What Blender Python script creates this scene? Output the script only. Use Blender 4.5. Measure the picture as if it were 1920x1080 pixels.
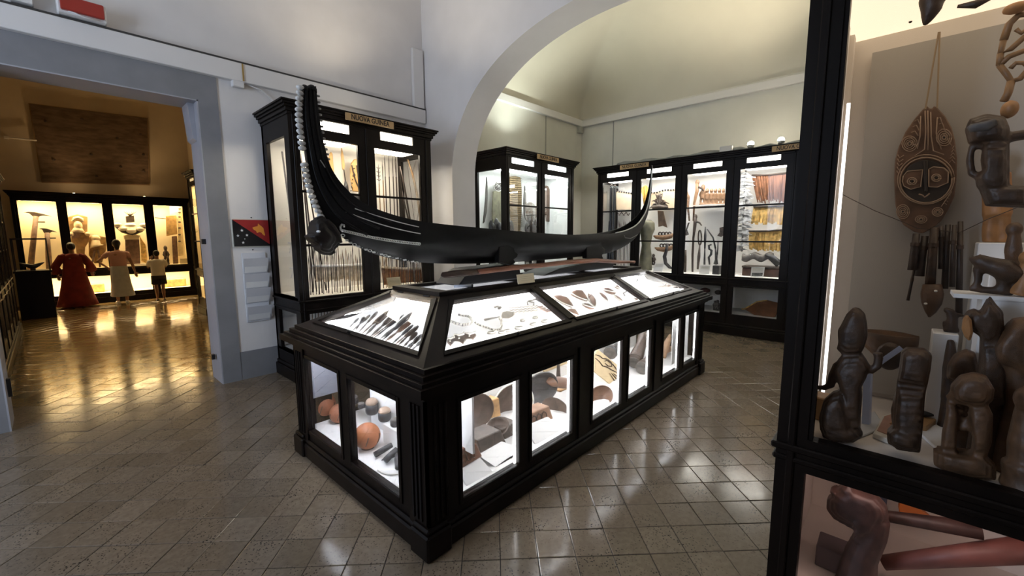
import bpy, bmesh, math, random
from mathutils import Vector, Matrix
for _o in list(bpy.data.objects): bpy.data.objects.remove(_o)
S = bpy.context.scene
COL = S.collection
R = random.Random(7)

# light levels of the lamps and windows, added lamps and deck glow included
DAY, DAY2 = 135, 6
L1, L2, L3, L4, L4B, LC, LF = 20, 22, 17, .5, 3.5, 85, 32
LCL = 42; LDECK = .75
L4P = .85
UPW, UP1, UP2 = 110, 90, 135
FARP = 30
# ---------------------------------------------------------------- camera
CAM = Vector((0, 0, 1.75)); FPX = 795.3; YAW = .742706; PITCH = .124669; ROLL = -.005247
_f = Vector((math.cos(YAW)*math.cos(PITCH), math.sin(YAW)*math.cos(PITCH), -math.sin(PITCH)))
_r = Vector((math.sin(YAW), -math.cos(YAW), 0)); _u = _r.cross(_f)
RT = _r*math.cos(ROLL) + _u*math.sin(ROLL); UP = -_r*math.sin(ROLL) + _u*math.cos(ROLL); FW = _f
cd = bpy.data.cameras.new('camera'); cam = bpy.data.objects.new('camera', cd); COL.objects.link(cam)
cd.sensor_width = 36; cd.lens = FPX*36/1920; cd.clip_start = .05; cd.clip_end = 200
cam.matrix_world = Matrix(((RT.x, UP.x, -FW.x, CAM.x), (RT.y, UP.y, -FW.y, CAM.y), (RT.z, UP.z, -FW.z, CAM.z), (0, 0, 0, 1)))
S.camera = cam
_nl = Vector((0, -.285, .56)).normalized(); _ne = Vector((-.285, 0, .56)).normalized(); DKD = .085
SLOPE = {'L': (Vector((0, 1.80, 1.055))-_nl*DKD, _nl), 'E': (Vector((1.27, 0, 1.055))-_ne*DKD, _ne)}   # sloping decks of the table case
def at(px, py, ax, val):
    """world point where the sight line through a photo pixel meets the plane ax = val"""
    d = FW + RT*((px-960)/FPX) - UP*((py-540)/FPX)
    if ax in SLOPE:
        q, n = SLOPE[ax]; q = q+n*val; return CAM + d*((q-CAM).dot(n)/d.dot(n))
    i = 'XYZ'.index(ax)
    return CAM + d*((val-CAM[i])/d[i])
def proj(p):
    d = Vector(p)-CAM; z = d.dot(FW)
    return (960+FPX*d.dot(RT)/z, 540-FPX*d.dot(UP)/z, z)

# ---------------------------------------------------------------- world, light, exposure
S.view_settings.view_transform = 'Standard'; S.view_settings.look = 'None'
S.view_settings.exposure = 0.3; S.view_settings.gamma = 1.0
try: S.view_settings.use_curve_mapping = False
except Exception: pass
try: S.cycles.transparent_max_bounces = 24
except Exception: pass
W = bpy.data.worlds.new('world'); S.world = W; W.use_nodes = True
W.node_tree.nodes['Background'].inputs[0].default_value = (.55, .68, 1, 1)
W.node_tree.nodes['Background'].inputs[1].default_value = .25
def area(name, loc, direction, sx, sy, power, col):
    l = bpy.data.lights.new(name, 'AREA'); l.shape = 'RECTANGLE'; l.size = sx; l.size_y = sy; l.energy = power; l.color = col
    o = bpy.data.objects.new(name, l); COL.objects.link(o); o.location = loc
    o.rotation_euler = Vector(direction).to_track_quat('-Z', 'Y').to_euler(); return o
area('window_daylight', (-3.42, 3.3, 2.6), (1, .12, -.12), 1.5, 2.8, DAY, (.66, .79, 1.0))
area('window_daylight', (1.2, -3.42, 3.0), (.15, 1, -.1), 1.6, 2.6, DAY2, (.90, .92, 1.0))
def spot(name, loc, direction, power, col, cone=2.4, r=.05):
    l = bpy.data.lights.new(name, 'SPOT'); l.energy = power; l.color = col; l.shadow_soft_size = r; l.spot_size = cone; l.spot_blend = .8
    o = bpy.data.objects.new(name, l); COL.objects.link(o); o.location = loc; o.rotation_euler = Vector(direction).to_track_quat('-Z', 'Y').to_euler(); return o
def point(name, loc, power, col, r=.04):
    l = bpy.data.lights.new(name, 'POINT'); l.energy = power; l.color = col; l.shadow_soft_size = r
    o = bpy.data.objects.new(name, l); COL.objects.link(o); o.location = loc; return o

# ---------------------------------------------------------------- materials
_M = {}
def M(name, col, rough=.6, noise=0, scale=8, metal=0, bump=0, spec=.5, stretch=(1, 1, 1), col2=None, sheen=0):
    if name in _M: return _M[name]
    m = bpy.data.materials.new(name); m.use_nodes = True; n = m.node_tree.nodes; k = m.node_tree.links
    b = n['Principled BSDF']; b.inputs['Base Color'].default_value = (*col, 1); b.inputs['Roughness'].default_value = rough
    b.inputs['Metallic'].default_value = metal; b.inputs['Specular IOR Level'].default_value = spec
    if noise or bump or col2:
        tc = n.new('ShaderNodeTexCoord'); mp = n.new('ShaderNodeMapping'); mp.inputs['Scale'].default_value = stretch
        k.new(tc.outputs['Object'], mp.inputs[0])
        t = n.new('ShaderNodeTexNoise'); t.inputs['Scale'].default_value = scale; t.inputs['Detail'].default_value = 5
        k.new(mp.outputs[0], t.inputs['Vector'])
        cr = n.new('ShaderNodeValToRGB')
        c2 = col2 or tuple(max(0, c*(1-noise)) for c in col); c1 = col if col2 else tuple(min(1, c*(1+noise)) for c in col)
        cr.color_ramp.elements[0].position = .35; cr.color_ramp.elements[1].position = .65
        cr.color_ramp.elements[0].color = (*c2, 1); cr.color_ramp.elements[1].color = (*c1, 1)
        k.new(t.outputs[0], cr.inputs[0]); k.new(cr.outputs[0], b.inputs['Base Color'])
        if bump:
            bp = n.new('ShaderNodeBump'); bp.inputs['Strength'].default_value = bump; bp.inputs['Distance'].default_value = .02
            k.new(t.outputs[0], bp.inputs['Height']); k.new(bp.outputs[0], b.inputs['Normal'])
    _M[name] = m; return m
def EM(name, col, strength):
    if name in _M: return _M[name]
    m = bpy.data.materials.new(name); m.use_nodes = True; n = m.node_tree.nodes
    b = n['Principled BSDF']; b.inputs['Base Color'].default_value = (.8, .8, .8, 1)
    b.inputs['Emission Color'].default_value = (*col, 1); b.inputs['Emission Strength'].default_value = strength
    _M[name] = m; return m
def glass(name, refl=1.0, tint=(1, 1, 1), rough=0.0):
    if name in _M: return _M[name]
    m = bpy.data.materials.new(name); m.use_nodes = True; n = m.node_tree.nodes; k = m.node_tree.links; n.clear()
    out = n.new('ShaderNodeOutputMaterial'); mx = n.new('ShaderNodeMixShader'); tr = n.new('ShaderNodeBsdfTransparent'); gl = n.new('ShaderNodeBsdfGlossy')
    fr = n.new('ShaderNodeFresnel'); fr.inputs['IOR'].default_value = 1.35; mu = n.new('ShaderNodeMath'); mu.operation = 'MULTIPLY'; mu.inputs[1].default_value = refl
    tr.inputs[0].default_value = (*tint, 1); gl.inputs['Roughness'].default_value = rough
    k.new(fr.outputs[0], mu.inputs[0]); k.new(mu.outputs[0], mx.inputs[0]); k.new(tr.outputs[0], mx.inputs[1]); k.new(gl.outputs[0], mx.inputs[2]); k.new(mx.outputs[0], out.inputs[0])
    _M[name] = m; return m
WOOD = M('dark_stained_wood', (.0075, .0048, .0036), .38, noise=.35, scale=6, stretch=(1, 1, .15), spec=.14)
WOOD2 = M('brown_stained_wood', (.016, .0105, .008), .33, noise=.3, scale=7, spec=.16)
GLASS = glass('case_glass', .42)
WHITE = M('white_lining', (.82, .81, .79), .7)
CREAM = M('cream_lining', (.78, .74, .66), .7)
PLASTER = M('plaster', (.70, .675, .655), .85, noise=.05, scale=1.6, bump=.05)
GREY = M('grey_paint', (.215, .215, .225), .6, noise=.08, scale=3, bump=.04)
TRIM = M('white_trim_paint', (.72, .70, .68), .6)
CARD = M('cream_card', (.66, .58, .40), .8)
BLACK = M('black_paint', (.008, .008, .009), .45)
STEEL = M('brushed_steel', (.35, .35, .36), .35, metal=1)

# ---------------------------------------------------------------- mesh helpers
class MB:
    def __init__(s): s.v = []; s.f = []
    def add(s, vs, fs):
        o = len(s.v); s.v += [Vector(p) for p in vs]; s.f += [[o+i for i in f] for f in fs]; return s
    def box(s, x0, x1, y0, y1, z0, z1):
        if x0 > x1: x0, x1 = x1, x0
        if y0 > y1: y0, y1 = y1, y0
        return s.add([(x0, y0, z0), (x1, y0, z0), (x1, y1, z0), (x0, y1, z0), (x0, y0, z1), (x1, y0, z1), (x1, y1, z1), (x0, y1, z1)],
                     [(0, 3, 2, 1), (4, 5, 6, 7), (0, 1, 5, 4), (1, 2, 6, 5), (2, 3, 7, 6), (3, 0, 4, 7)])
    def prism(s, pts, vec):
        n = len(pts); vec = Vector(vec); p = [Vector(a) for a in pts]
        return s.add(p+[a+vec for a in p], [list(range(n)), list(range(2*n-1, n-1, -1))]+[(i, (i+1) % n, n+(i+1) % n, n+i) for i in range(n)])
    def loft(s, rings, close=True, caps=True):
        n = len(rings[0]); vs = [p for r_ in rings for p in r_]; fs = []
        for i in range(len(rings)-1):
            for j in range(n if close else n-1):
                fs.append((i*n+j, i*n+(j+1) % n, (i+1)*n+(j+1) % n, (i+1)*n+j))
        if caps and close: fs += [list(range(n-1, -1, -1)), list(range((len(rings)-1)*n, len(rings)*n))]
        return s.add(vs, fs)
    def tube(s, pts, rad, n=8, flat=1.0):
        pts = [Vector(p) for p in pts]
        if not hasattr(rad, '__len__'): rad = [rad]*len(pts)
        rings = []; ref = None
        for i, p in enumerate(pts):
            t = (pts[min(i+1, len(pts)-1)]-pts[max(i-1, 0)]).normalized()
            if ref is None: ref = t.orthogonal().normalized()
            a = (ref-t*ref.dot(t)); a = a.normalized() if a.length > 1e-6 else t.orthogonal().normalized(); ref = a; b = t.cross(a)
            rings.append([p+(a*math.cos(2*math.pi*j/n)+b*(flat*math.sin(2*math.pi*j/n)))*rad[i] for j in range(n)])
        return s.loft(rings)
    def ell(s, c, r_, n=14, m=9, rot=None):
        c = Vector(c); r_ = (r_, r_, r_) if not hasattr(r_, '__len__') else r_; rings = []
        for i in range(m+1):
            a = -math.pi/2+math.pi*i/m; a = max(-1.5, min(1.5, a))
            ring = []
            for j in range(n):
                t = 2*math.pi*j/n; q = Vector((r_[0]*math.cos(a)*math.cos(t), r_[1]*math.cos(a)*math.sin(t), r_[2]*math.sin(a)))
                if rot is not None: q = rot @ q
                ring.append(c+q)
            rings.append(ring)
        return s.loft(rings)
    def lathe(s, c, prof, n=20, rot=None, sx=1, sy=1):
        c = Vector(c); rings = []
        for r_, z in prof:
            ring = []
            for j in range(n):
                q = Vector((sx*r_*math.cos(2*math.pi*j/n), sy*r_*math.sin(2*math.pi*j/n), z))
                if rot is not None: q = rot @ q
                ring.append(c+q)
            rings.append(ring)
        return s.loft(rings)
    def mesh(s, name, off=Vector((0, 0, 0)), bevel=0, smooth=False, seg=1):
        bm = bmesh.new(); vs = [bm.verts.new(p-off) for p in s.v]
        for f in s.f:
            try: bm.faces.new([vs[i] for i in f])
            except ValueError: pass
        bmesh.ops.recalc_face_normals(bm, faces=bm.faces)
        if bevel:
            es = [e for e in bm.edges if len(e.link_faces) == 2 and e.calc_face_angle(0) > .5]
            bmesh.ops.bevel(bm, geom=es, offset=bevel, offset_type='OFFSET', segments=seg, profile=.5, affect='EDGES', clamp_overlap=True)
        me = bpy.data.meshes.new(name); bm.to_mesh(me); bm.free()
        if smooth:
            for p in me.polygons: p.use_smooth = True
        return me
    def build(s, name, mat, parent=None, bevel=0, smooth=False, seg=1):
        off = root_loc(parent)
        me = s.mesh(name, off, bevel, smooth, seg); me.materials.append(mat)
        o = bpy.data.objects.new(name, me); COL.objects.link(o); o.parent = parent; return o
    def solo(s, name, label, cat, mat, group=None, bevel=0, smooth=False):
        lo = Vector([min(p[i] for p in s.v) for i in range(3)]); hi = Vector([max(p[i] for p in s.v) for i in range(3)])
        off = Vector(((lo.x+hi.x)/2, (lo.y+hi.y)/2, lo.z)); me = s.mesh(name, off, bevel, smooth); me.materials.append(mat)
        o = bpy.data.objects.new(name, me); COL.objects.link(o); o.location = off; return tag(o, label, cat, group)
def root_loc(o):
    v = Vector((0, 0, 0))
    while o is not None: v += o.location; o = o.parent
    return v
def tag(o, label, cat, group=None):
    o['label'] = label; o['category'] = cat
    if group: o['group'] = group
    return o
def thing(name, label, cat, loc, group=None):
    o = bpy.data.objects.new(name, None); COL.objects.link(o); o.location = Vector(loc); o.empty_display_size = .1
    return tag(o, label, cat, group)
def struct(name, mb, mat, parent=None, bevel=0):
    o = mb.build(name, mat, parent, bevel); o['kind'] = 'structure'; return o
def fuse(mb, voxel, smooth=4):
    """one continuous surface out of overlapping solids"""
    me = mb.mesh('blob'); o = bpy.data.objects.new('blob', me); COL.objects.link(o)
    r_ = o.modifiers.new('r', 'REMESH'); r_.mode = 'VOXEL'; r_.voxel_size = voxel
    if smooth: sm = o.modifiers.new('s', 'SMOOTH'); sm.iterations = smooth; sm.factor = .5
    dg = bpy.context.evaluated_depsgraph_get(); dg.update()
    me2 = bpy.data.meshes.new_from_object(o.evaluated_get(dg)); bpy.data.objects.remove(o)
    out = MB(); out.v = [v.co.copy() for v in me2.vertices]; out.f = [list(p.vertices) for p in me2.polygons]
    bpy.data.meshes.remove(me2); return out
def text_mb(txt, size, origin, xdir, zdir, depth, sx=1.0, bold=.0):
    c = bpy.data.curves.new('t', 'FONT'); c.body = txt; c.size = size; c.extrude = depth; c.offset = bold; c.align_x = 'CENTER'; c.align_y = 'CENTER'; c.resolution_u = 3
    o = bpy.data.objects.new('t', c); COL.objects.link(o); dg = bpy.context.evaluated_depsgraph_get(); dg.update()
    me = bpy.data.meshes.new_from_object(o.evaluated_get(dg)); bpy.data.objects.remove(o)
    X = Vector(xdir); Z = Vector(zdir); N = X.cross(Z); mb = MB()
    mb.v = [Vector(origin)+X*(v.co.x*sx)+Z*v.co.y+N*v.co.z for v in me.vertices]; mb.f = [list(p.vertices) for p in me.polygons]
    bpy.data.meshes.remove(me); return mb
AXV = {'X': Vector((1, 0, 0)), 'Y': Vector((0, 1, 0)), 'Z': Vector((0, 0, -1)), 'L': -_nl, 'E': -_ne}
def slab(pts, ax, val, th, mb=None):
    """flat piece drawn in photo pixels, standing on the plane ax = val, th thick"""
    mb = mb or MB(); return mb.prism([at(x, y, ax, val) for x, y in pts], AXV[ax]*th)
def oval(cx, cy, rx, ry, n=18, rot=0):
    return [(cx+rx*math.cos(2*math.pi*i/n)*math.cos(rot)-ry*math.sin(2*math.pi*i/n)*math.sin(rot), cy+rx*math.cos(2*math.pi*i/n)*math.sin(rot)+ry*math.sin(2*math.pi*i/n)*math.cos(rot)) for i in range(n)]
def mpp(px, py, ax, val):
    return (at(px, py+1, ax, val)-at(px, py, ax, val)).length
def pell(mb, x, y, rx, ry, ax, val, depth=None, dd=0):
    """ellipsoid drawn in pixels on the plane ax = val"""
    k = mpp(x, y, ax, val); c = at(x, y, ax, val)+AXV[ax]*dd; d = depth if depth else min(rx, ry)*k
    r_ = (d, rx*k, ry*k) if ax == 'X' else ((rx*k, d, ry*k) if ax == 'Y' else (rx*k, ry*k, d))
    return mb.ell(c, r_)
def ptube(mb, pts, rad, ax, val, n=8, flat=1.0):
    """tube drawn in pixels (x, y[, extra depth]) on the plane ax = val, radii in pixels"""
    P = [at(p[0], p[1], ax, val+(p[2] if len(p) > 2 else 0)) for p in pts]
    if not hasattr(rad, '__len__'): rad = [rad]*len(pts)
    return mb.tube(P, [r_*mpp(p[0], p[1], ax, val) for r_, p in zip(rad, pts)], n, flat)
# ================================================================ the rooms
def tile_material(name, c1, c2, fleck, rough, spec=.36):
    m = bpy.data.materials.new(name); m.use_nodes = True; n = m.node_tree.nodes; k = m.node_tree.links; b = n['Principled BSDF']
    g = n.new('ShaderNodeNewGeometry'); sp = n.new('ShaderNodeSeparateXYZ'); k.new(g.outputs['Position'], sp.inputs[0])
    def math_(op, a, c):
        q = n.new('ShaderNodeMath'); q.operation = op
        for i, s in enumerate((a, c)):
            if s is None: continue
            if isinstance(s, (int, float)): q.inputs[i].default_value = s
            else: k.new(s, q.inputs[i])
        return q.outputs[0]
    u = math_('MULTIPLY', math_('ADD', sp.outputs[0], sp.outputs[1]), .70711); v = math_('MULTIPLY', math_('SUBTRACT', sp.outputs[0], sp.outputs[1]), .70711)
    cu = math_('FLOOR', math_('DIVIDE', math_('SUBTRACT', u, UP0-PU/2), PU), None); cv = math_('FLOOR', math_('DIVIDE', math_('SUBTRACT', v, VP0-PV/2), PV), None)
    cb = n.new('ShaderNodeCombineXYZ'); k.new(cu, cb.inputs[0]); k.new(cv, cb.inputs[1])
    wn = n.new('ShaderNodeTexWhiteNoise'); k.new(cb.outputs[0], wn.inputs['Vector'])
    mx = n.new('ShaderNodeMix'); mx.data_type = 'RGBA'; mx.inputs['A'].default_value = (*c1, 1); mx.inputs['B'].default_value = (*c2, 1); k.new(wn.outputs['Value'], mx.inputs['Factor'])
    vo = n.new('ShaderNodeTexVoronoi'); vo.inputs['Scale'].default_value = 62; k.new(g.outputs['Position'], vo.inputs['Vector'])
    lt = n.new('ShaderNodeMath'); lt.operation = 'LESS_THAN'; lt.inputs[1].default_value = .27; k.new(vo.outputs['Distance'], lt.inputs[0])
    no = n.new('ShaderNodeTexNoise'); no.inputs['Scale'].default_value = 5; no.inputs['Detail'].default_value = 6; k.new(g.outputs['Position'], no.inputs['Vector'])
    ga = n.new('ShaderNodeMath'); ga.operation = 'MULTIPLY_ADD'; ga.inputs[1].default_value = 3.2; ga.inputs[2].default_value = -1.15; ga.use_clamp = True; k.new(no.outputs[0], ga.inputs[0])
    fm = math_('MULTIPLY', lt.outputs[0], ga.outputs[0])
    m2 = n.new('ShaderNodeMix'); m2.data_type = 'RGBA'; k.new(fm, m2.inputs['Factor']); k.new(mx.outputs['Result'], m2.inputs['A']); m2.inputs['B'].default_value = (*fleck, 1)
    n3 = n.new('ShaderNodeTexNoise'); n3.inputs['Scale'].default_value = 30; n3.inputs['Detail'].default_value = 4; k.new(g.outputs['Position'], n3.inputs['Vector'])
    m3 = n.new('ShaderNodeMix'); m3.data_type = 'RGBA'; m3.blend_type = 'OVERLAY'; m3.inputs['Factor'].default_value = .35; k.new(m2.outputs['Result'], m3.inputs['A']); k.new(n3.outputs[0], m3.inputs['B'])
    hs = n.new('ShaderNodeHueSaturation'); hs.inputs['Saturation'].default_value = 1.05; k.new(m3.outputs['Result'], hs.inputs['Color'])
    k.new(hs.outputs[0], b.inputs['Base Color']); b.inputs['Specular IOR Level'].default_value = spec
    ro = n.new('ShaderNodeMath'); ro.operation = 'MULTIPLY_ADD'; ro.inputs[1].default_value = .22; ro.inputs[2].default_value = rough-.11; k.new(no.outputs[0], ro.inputs[0]); k.new(ro.outputs[0], b.inputs['Roughness'])
    return m
PU, PV = .2147, .2065; UP0 = 2.857; VP0 = .9475
TILE = tile_material('terrazzo_tile', (.146, .113, .079), (.192, .150, .108), (.018, .014, .012), .165)
GROUT = M('dark_grout', (.014, .012, .011), .9)
fl = MB(); fl.box(-3.6, 8.95, -3.6, 6.27, -.12, -.004); fl.box(-1.7, 3.4, 6.27, 16.7, -.12, -.004)
floor = struct('floor', fl, GROUT)
def tile_mesh():
    mb = MB(); a, b = PU/2-.0021, PV/2-.0021; c = .0035
    D = Vector((1, 1, 0)).normalized(); E_ = Vector((1, -1, 0)).normalized()
    def ring(p, q, z): return [D*(sx*p)+E_*(sy*q)+Vector((0, 0, z)) for sx, sy in ((1, 1), (-1, 1), (-1, -1), (1, -1))]
    mb.loft([ring(a, b, -.006), ring(a, b, -.0012), ring(a-c, b-c, 0)]); return mb
_tm = tile_mesh(); tme = _tm.mesh('tile'); tme.materials.append(TILE)
def hidden(p):
    for lo, hi in (((1.21, 1.73, 0), (5.5, 3.54, .95)), ((1.75, -3, 0), (2.6, .3, 3)), ((7.85, -1, 0), (8.85, 4.9, 3)), ((5.25, 4.95, 0), (7.4, 5.85, 3)), ((1.85, 4.98, 0), (3.8, 5.85, 3)), ((1.25, 5.85, 0), (8.9, 6.27, 4))):
        t0, t1 = 0, .999; d = p-CAM; ok = True
        for i in range(3):
            if abs(d[i]) < 1e-9:
                if not lo[i] <= CAM[i] <= hi[i]: ok = False
                continue
            a, b = (lo[i]-CAM[i])/d[i], (hi[i]-CAM[i])/d[i]
            if a > b: a, b = b, a
            t0 = max(t0, a); t1 = min(t1, b)
        if ok and t0 < t1: return True
    return False
tiles = []
for i in range(-45, 90):
    for j in range(-75, 60):
        u = UP0+i*PU; v = VP0+j*PV; x = (u+v)*.70711; y = (u-v)*.70711
        if (-1.6 < x < 4.6 and -1.2 < y < 6.1) or (4.3 <= x < 8.8 and -.9 < y < 5.8) or (-1.4 < x < 3.2 and 6.1 <= y < 16.5):
            p = Vector((x, y, 0)); w = proj(p) if (p-CAM).dot(FW) > .2 else None
            vis = w and -60 < w[0] < 1980 and 380 < w[1] < 1140
            if x > 5 and not vis: continue
            sc = 0
            if vis and not hidden(p): sc = 1/((p-CAM).length**3)
            tiles.append((sc, x, y))
tiles.sort(key=lambda t: -t[0])
far_t = MB(); pol_t = MB()
TILEF = tile_material('polished_tile', (.17, .12, .06), (.23, .165, .085), (.03, .02, .016), .13, .5)
for q, (sc, x, y) in enumerate(tiles):
    z = R.uniform(-.0012, .0012); tx, ty = R.gauss(0, .0035), R.gauss(0, .0035)
    if q < 300 and sc > 0:
        o = bpy.data.objects.new('tile', tme); COL.objects.link(o); o.parent = floor; o.location = (x, y, z); o.rotation_euler = (tx, ty, 0)
    else:
        (pol_t if y > 6.0 and x < 3.3 else far_t).add([(p.x+x, p.y+y, p.z+z+p.x*ty+p.y*tx) for p in _tm.v], _tm.f)
o = far_t.build('tile_field', TILE, floor); o['kind'] = 'stuff'; o = pol_t.build('polished_tile_field', TILEF, floor); o['kind'] = 'stuff'

# left wall with the wide doorway
OX0, OX1, OZ = -.39, 1.27, 3.24
w = MB(); w.box(-3.6, OX0, 5.85, 6.27, 0, 6.2); w.box(OX1, 8.95, 5.85, 6.27, 0, 6.2); w.box(OX0, OX1, 5.85, 6.27, OZ, 6.2)
wall_l = struct('wall_left', w, PLASTER)
g = MB(); g.box(OX1, 1.46, 5.838, 5.852, 0, 3.52); g.box(-.56, OX0, 5.838, 5.852, 0, 3.52); g.box(OX0, OX1, 5.838, 5.852, OZ, 3.52)
g.box(1.46, 4.3, 5.842, 5.852, 0, .347); g.box(-3.6, -.56, 5.842, 5.852, 0, .347)
struct('trim_1', g, GREY)
REV = M('lit_grey_paint', (.36, .36, .39), .6, noise=.05, scale=3)  # same grey paint, with the daylight on it put into the colour
g = MB(); g.box(OX1-.012, OX1, 5.838, 6.27, 0, OZ); g.box(OX0, OX0+.012, 5.838, 6.27, 0, OZ); g.box(OX0, OX1, 5.838, 6.27, OZ-.012, OZ)
g.prism([(OX1-.013, 5.98, OZ-.012), (OX1-.013, 5.98, OZ-.42), (OX1-.045, 5.98, OZ-.39), (OX1-.07, 5.98, OZ-.012)], (0, .28, 0))
struct('trim_2', g, REV)
g = MB(); g.box(OX1-.06, OX1-.03, 6.0, 6.05, .28, .34); g.box(OX0+.013, OX0+.04, 6.0, 6.05, .28, .45)
g.box(OX1-.05, OX1-.013, 6.0, 6.05, 1.66, 1.72); struct('trim_3', g, BLACK)
g = MB(); g.box(-1, 1.3, 5.846, 5.856, -.003, .0008); struct('trim_4', g, BLACK)
# cable raceways on the left wall
g = MB(); g.box(-3.6, 4.28, 5.775, 5.85, 3.52, 3.725); struct('trim_5', g, TRIM, bevel=.006)
g = MB(); g.box(4.08, 4.27, 5.79, 5.85, 3.735, 4.62); struct('trim_6', g, TRIM, bevel=.006)
g = MB(); g.box(-3.6, 4.28, 5.775, 5.85, 3.7255, 3.742); struct('trim_7', g, M('dark_top', (.05, .045, .04), .9))  # dark line along the raceway's top edge
# arch wall
YC, AA, Z0, BB, PP = 2.59, 2.59, 2.6, 1.80, 2.2
def za(y): return Z0+BB*max(0, 1-abs((y-YC)/AA)**PP)**(1/PP)
w = MB(); XA, XB = 4.3, 4.77
w.box(XA, XB, 5.18, 5.86, 0, 6.2); w.box(XA, XB, -3.6, 0, 0, 6.2)
NN = 90; ys = [YC-AA*math.cos(math.pi*i/NN) for i in range(NN+1)]
vs = []; fs = []
for y in ys: vs += [(XA, y, za(y)), (XB, y, za(y)), (XA, y, 6.2), (XB, y, 6.2)]
for i in range(NN):
    a = 4*i; b = a+4; fs += [(a, a+2, b+2, b), (a+1, b+1, b+3, a+3), (a, b, b+1, a+1), (a+2, a+3, b+3, b+2)]
w.add(vs, fs); struct('wall_arch', w, M('arch_plaster', (.72, .70, .69), .85, noise=.04, scale=1.5, bump=.04))
# main room: rear walls with windows, ceiling
def wall_hole(name, m, a0, a1, h0, h1, z0, z1):
    w = MB()
    for u0, u1, q0, q1 in ((a0, h0, 0, 6.2), (h1, a1, 0, 6.2), (h0, h1, 0, z0), (h0, h1, z1, 6.2)): w.box(*m(u0, u1), q0, q1)
    return struct(name, w, PLASTER)
wall_hole('wall_back', lambda a, b: (-3.9, -3.6, a, b), -3.6, 6.2, 2.5, 4.1, 1.15, 4.05)
wall_hole('wall_right', lambda a, b: (a, b, -3.9, -3.6), -3.9, 8.95, .35, 2.05, 1.6, 4.3)
for nm, m, a0, a1, z0, z1 in (('window_1', lambda a, b, c, d: (-3.75+c, -3.75+d, a, b), 2.5, 4.1, 1.15, 4.05), ('window_2', lambda a, b, c, d: (a, b, -3.75+c, -3.75+d), .35, 2.05, 1.6, 4.3)):
    f = MB(); mid = (a0+a1)/2
    for u0, u1, q0, q1 in ((a0, a0+.07, z0, z1), (a1-.07, a1, z0, z1), (mid-.04, mid+.04, z0, z1), (a0, a1, z0, z0+.07), (a0, a1, z1-.07, z1), (a0, a1, z0+1.9, z0+1.96)): f.box(*m(u0, u1, 0, .06), q0, q1)
    wo = struct(nm, f, TRIM)
    MB().box(*m(a0+.05, a1-.05, .025, .031), z0+.05, z1-.05).build('window_pane', GLASS, wo)
g = MB(); g.box(-3.9, 4.5, -3.9, 6.27, 6.2, 6.35); struct('ceiling', g, PLASTER)
# inner room behind the arch: walls, cornice, pavilion vault
GREENP = M('inner_plaster', (.66, .645, .58), .85, noise=.05, scale=1.6, bump=.05)
g = MB(); g.box(8.85, 9.1, -3.6, 6.1, 0, 6.2); struct('wall_inner', g, GREENP)
g = MB(); g.box(4.77, 8.86, 5.84, 5.852, 0, 4.27); struct('wall_side', g, GREENP)
g = MB(); g.box(4.77, 8.86, -1.3, -1.05, 0, 6.2); struct('wall_far_right', g, GREENP)
g = MB(); g.box(4.77, 8.85, 5.77, 5.84, 4.26, 4.40); g.box(8.77, 8.85, -1.05, 5.84, 4.26, 4.40); struct('trim_8', g, TRIM, bevel=.008)
vs = []; fs = []; NX, NY = 44, 60
for i in range(NX+1):
    for j in range(NY+1):
        x = 4.70+(8.86-4.70)*i/NX; y = -1.05+(5.86+1.05)*j/NY
        d1 = min((8.86-x)/2.1, (5.86-y)/2.6, (y+1.05)/2.6); d1 = max(0, min(1, d1))
        vs.append((x, y, 4.40+1.5*math.sqrt(1-(1-d1)**2)))
for i in range(NX):
    for j in range(NY): a = i*(NY+1)+j; fs.append((a, a+1, a+NY+2, a+NY+1))
VAULT = M('vault_plaster', (.62, .585, .49), .9, noise=.03, scale=1.2)
v = MB().add(vs, fs); vo = v.build('ceiling_vault', VAULT, smooth=True); vo['kind'] = 'structure'; vo.name = 'ceiling_inner'
g = MB(); g.box(4.4, 9.1, -1.3, 6.1, 6.05, 6.2); struct('ceiling_roof', g, PLASTER)
# small wall fittings
g = MB(); g.tube([(8.84, 5.0, 4.26), (8.84, 5.0, 3.1)], .012, 6); struct('trim_9', g, M('grey_conduit', (.35, .35, .32), .6))
g = MB(); g.tube([(7.45, 5.83, 4.26), (7.45, 5.83, 3.1)], .010, 6); struct('trim_10', g, M('grey_conduit', (.35, .35, .32), .6))
mb = MB(); c = at(1086, 243, 'Y', 5.83); mb.box(c.x-.09, c.x+.07, 5.76, 5.84, c.z-.09, c.z+.06)
mb.solo('junction_box', 'small grey junction box high in the corner above the far cabinets', 'junction box', M('grey_plastic', (.4, .4, .36), .6), bevel=.006)
c = at(446, 155, 'Y', 5.8); t = thing('cable_box', 'small white cable box under the raceway left of the tall cabinet', 'cable box', (c.x, 5.85, c.z-.05))
MB().box(c.x-.06, c.x+.06, 5.78, 5.85, c.z-.05, c.z+.05).build('housing', TRIM, t, bevel=.008)
MB().tube([(c.x+.06, 5.82, c.z+.02), (c.x+.25, 5.82, c.z-.02), (c.x+.42, 5.82, c.z-.16), (c.x+.5, 5.82, c.z-.33)], .006, 6).build('cable', TRIM, t, smooth=True)
MB().box(c.x+.045, c.x+.06, 5.765, 5.775, 3.53, 3.72).build('strap', M('ochre_strap', (.35, .22, .06), .7), t)
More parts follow.
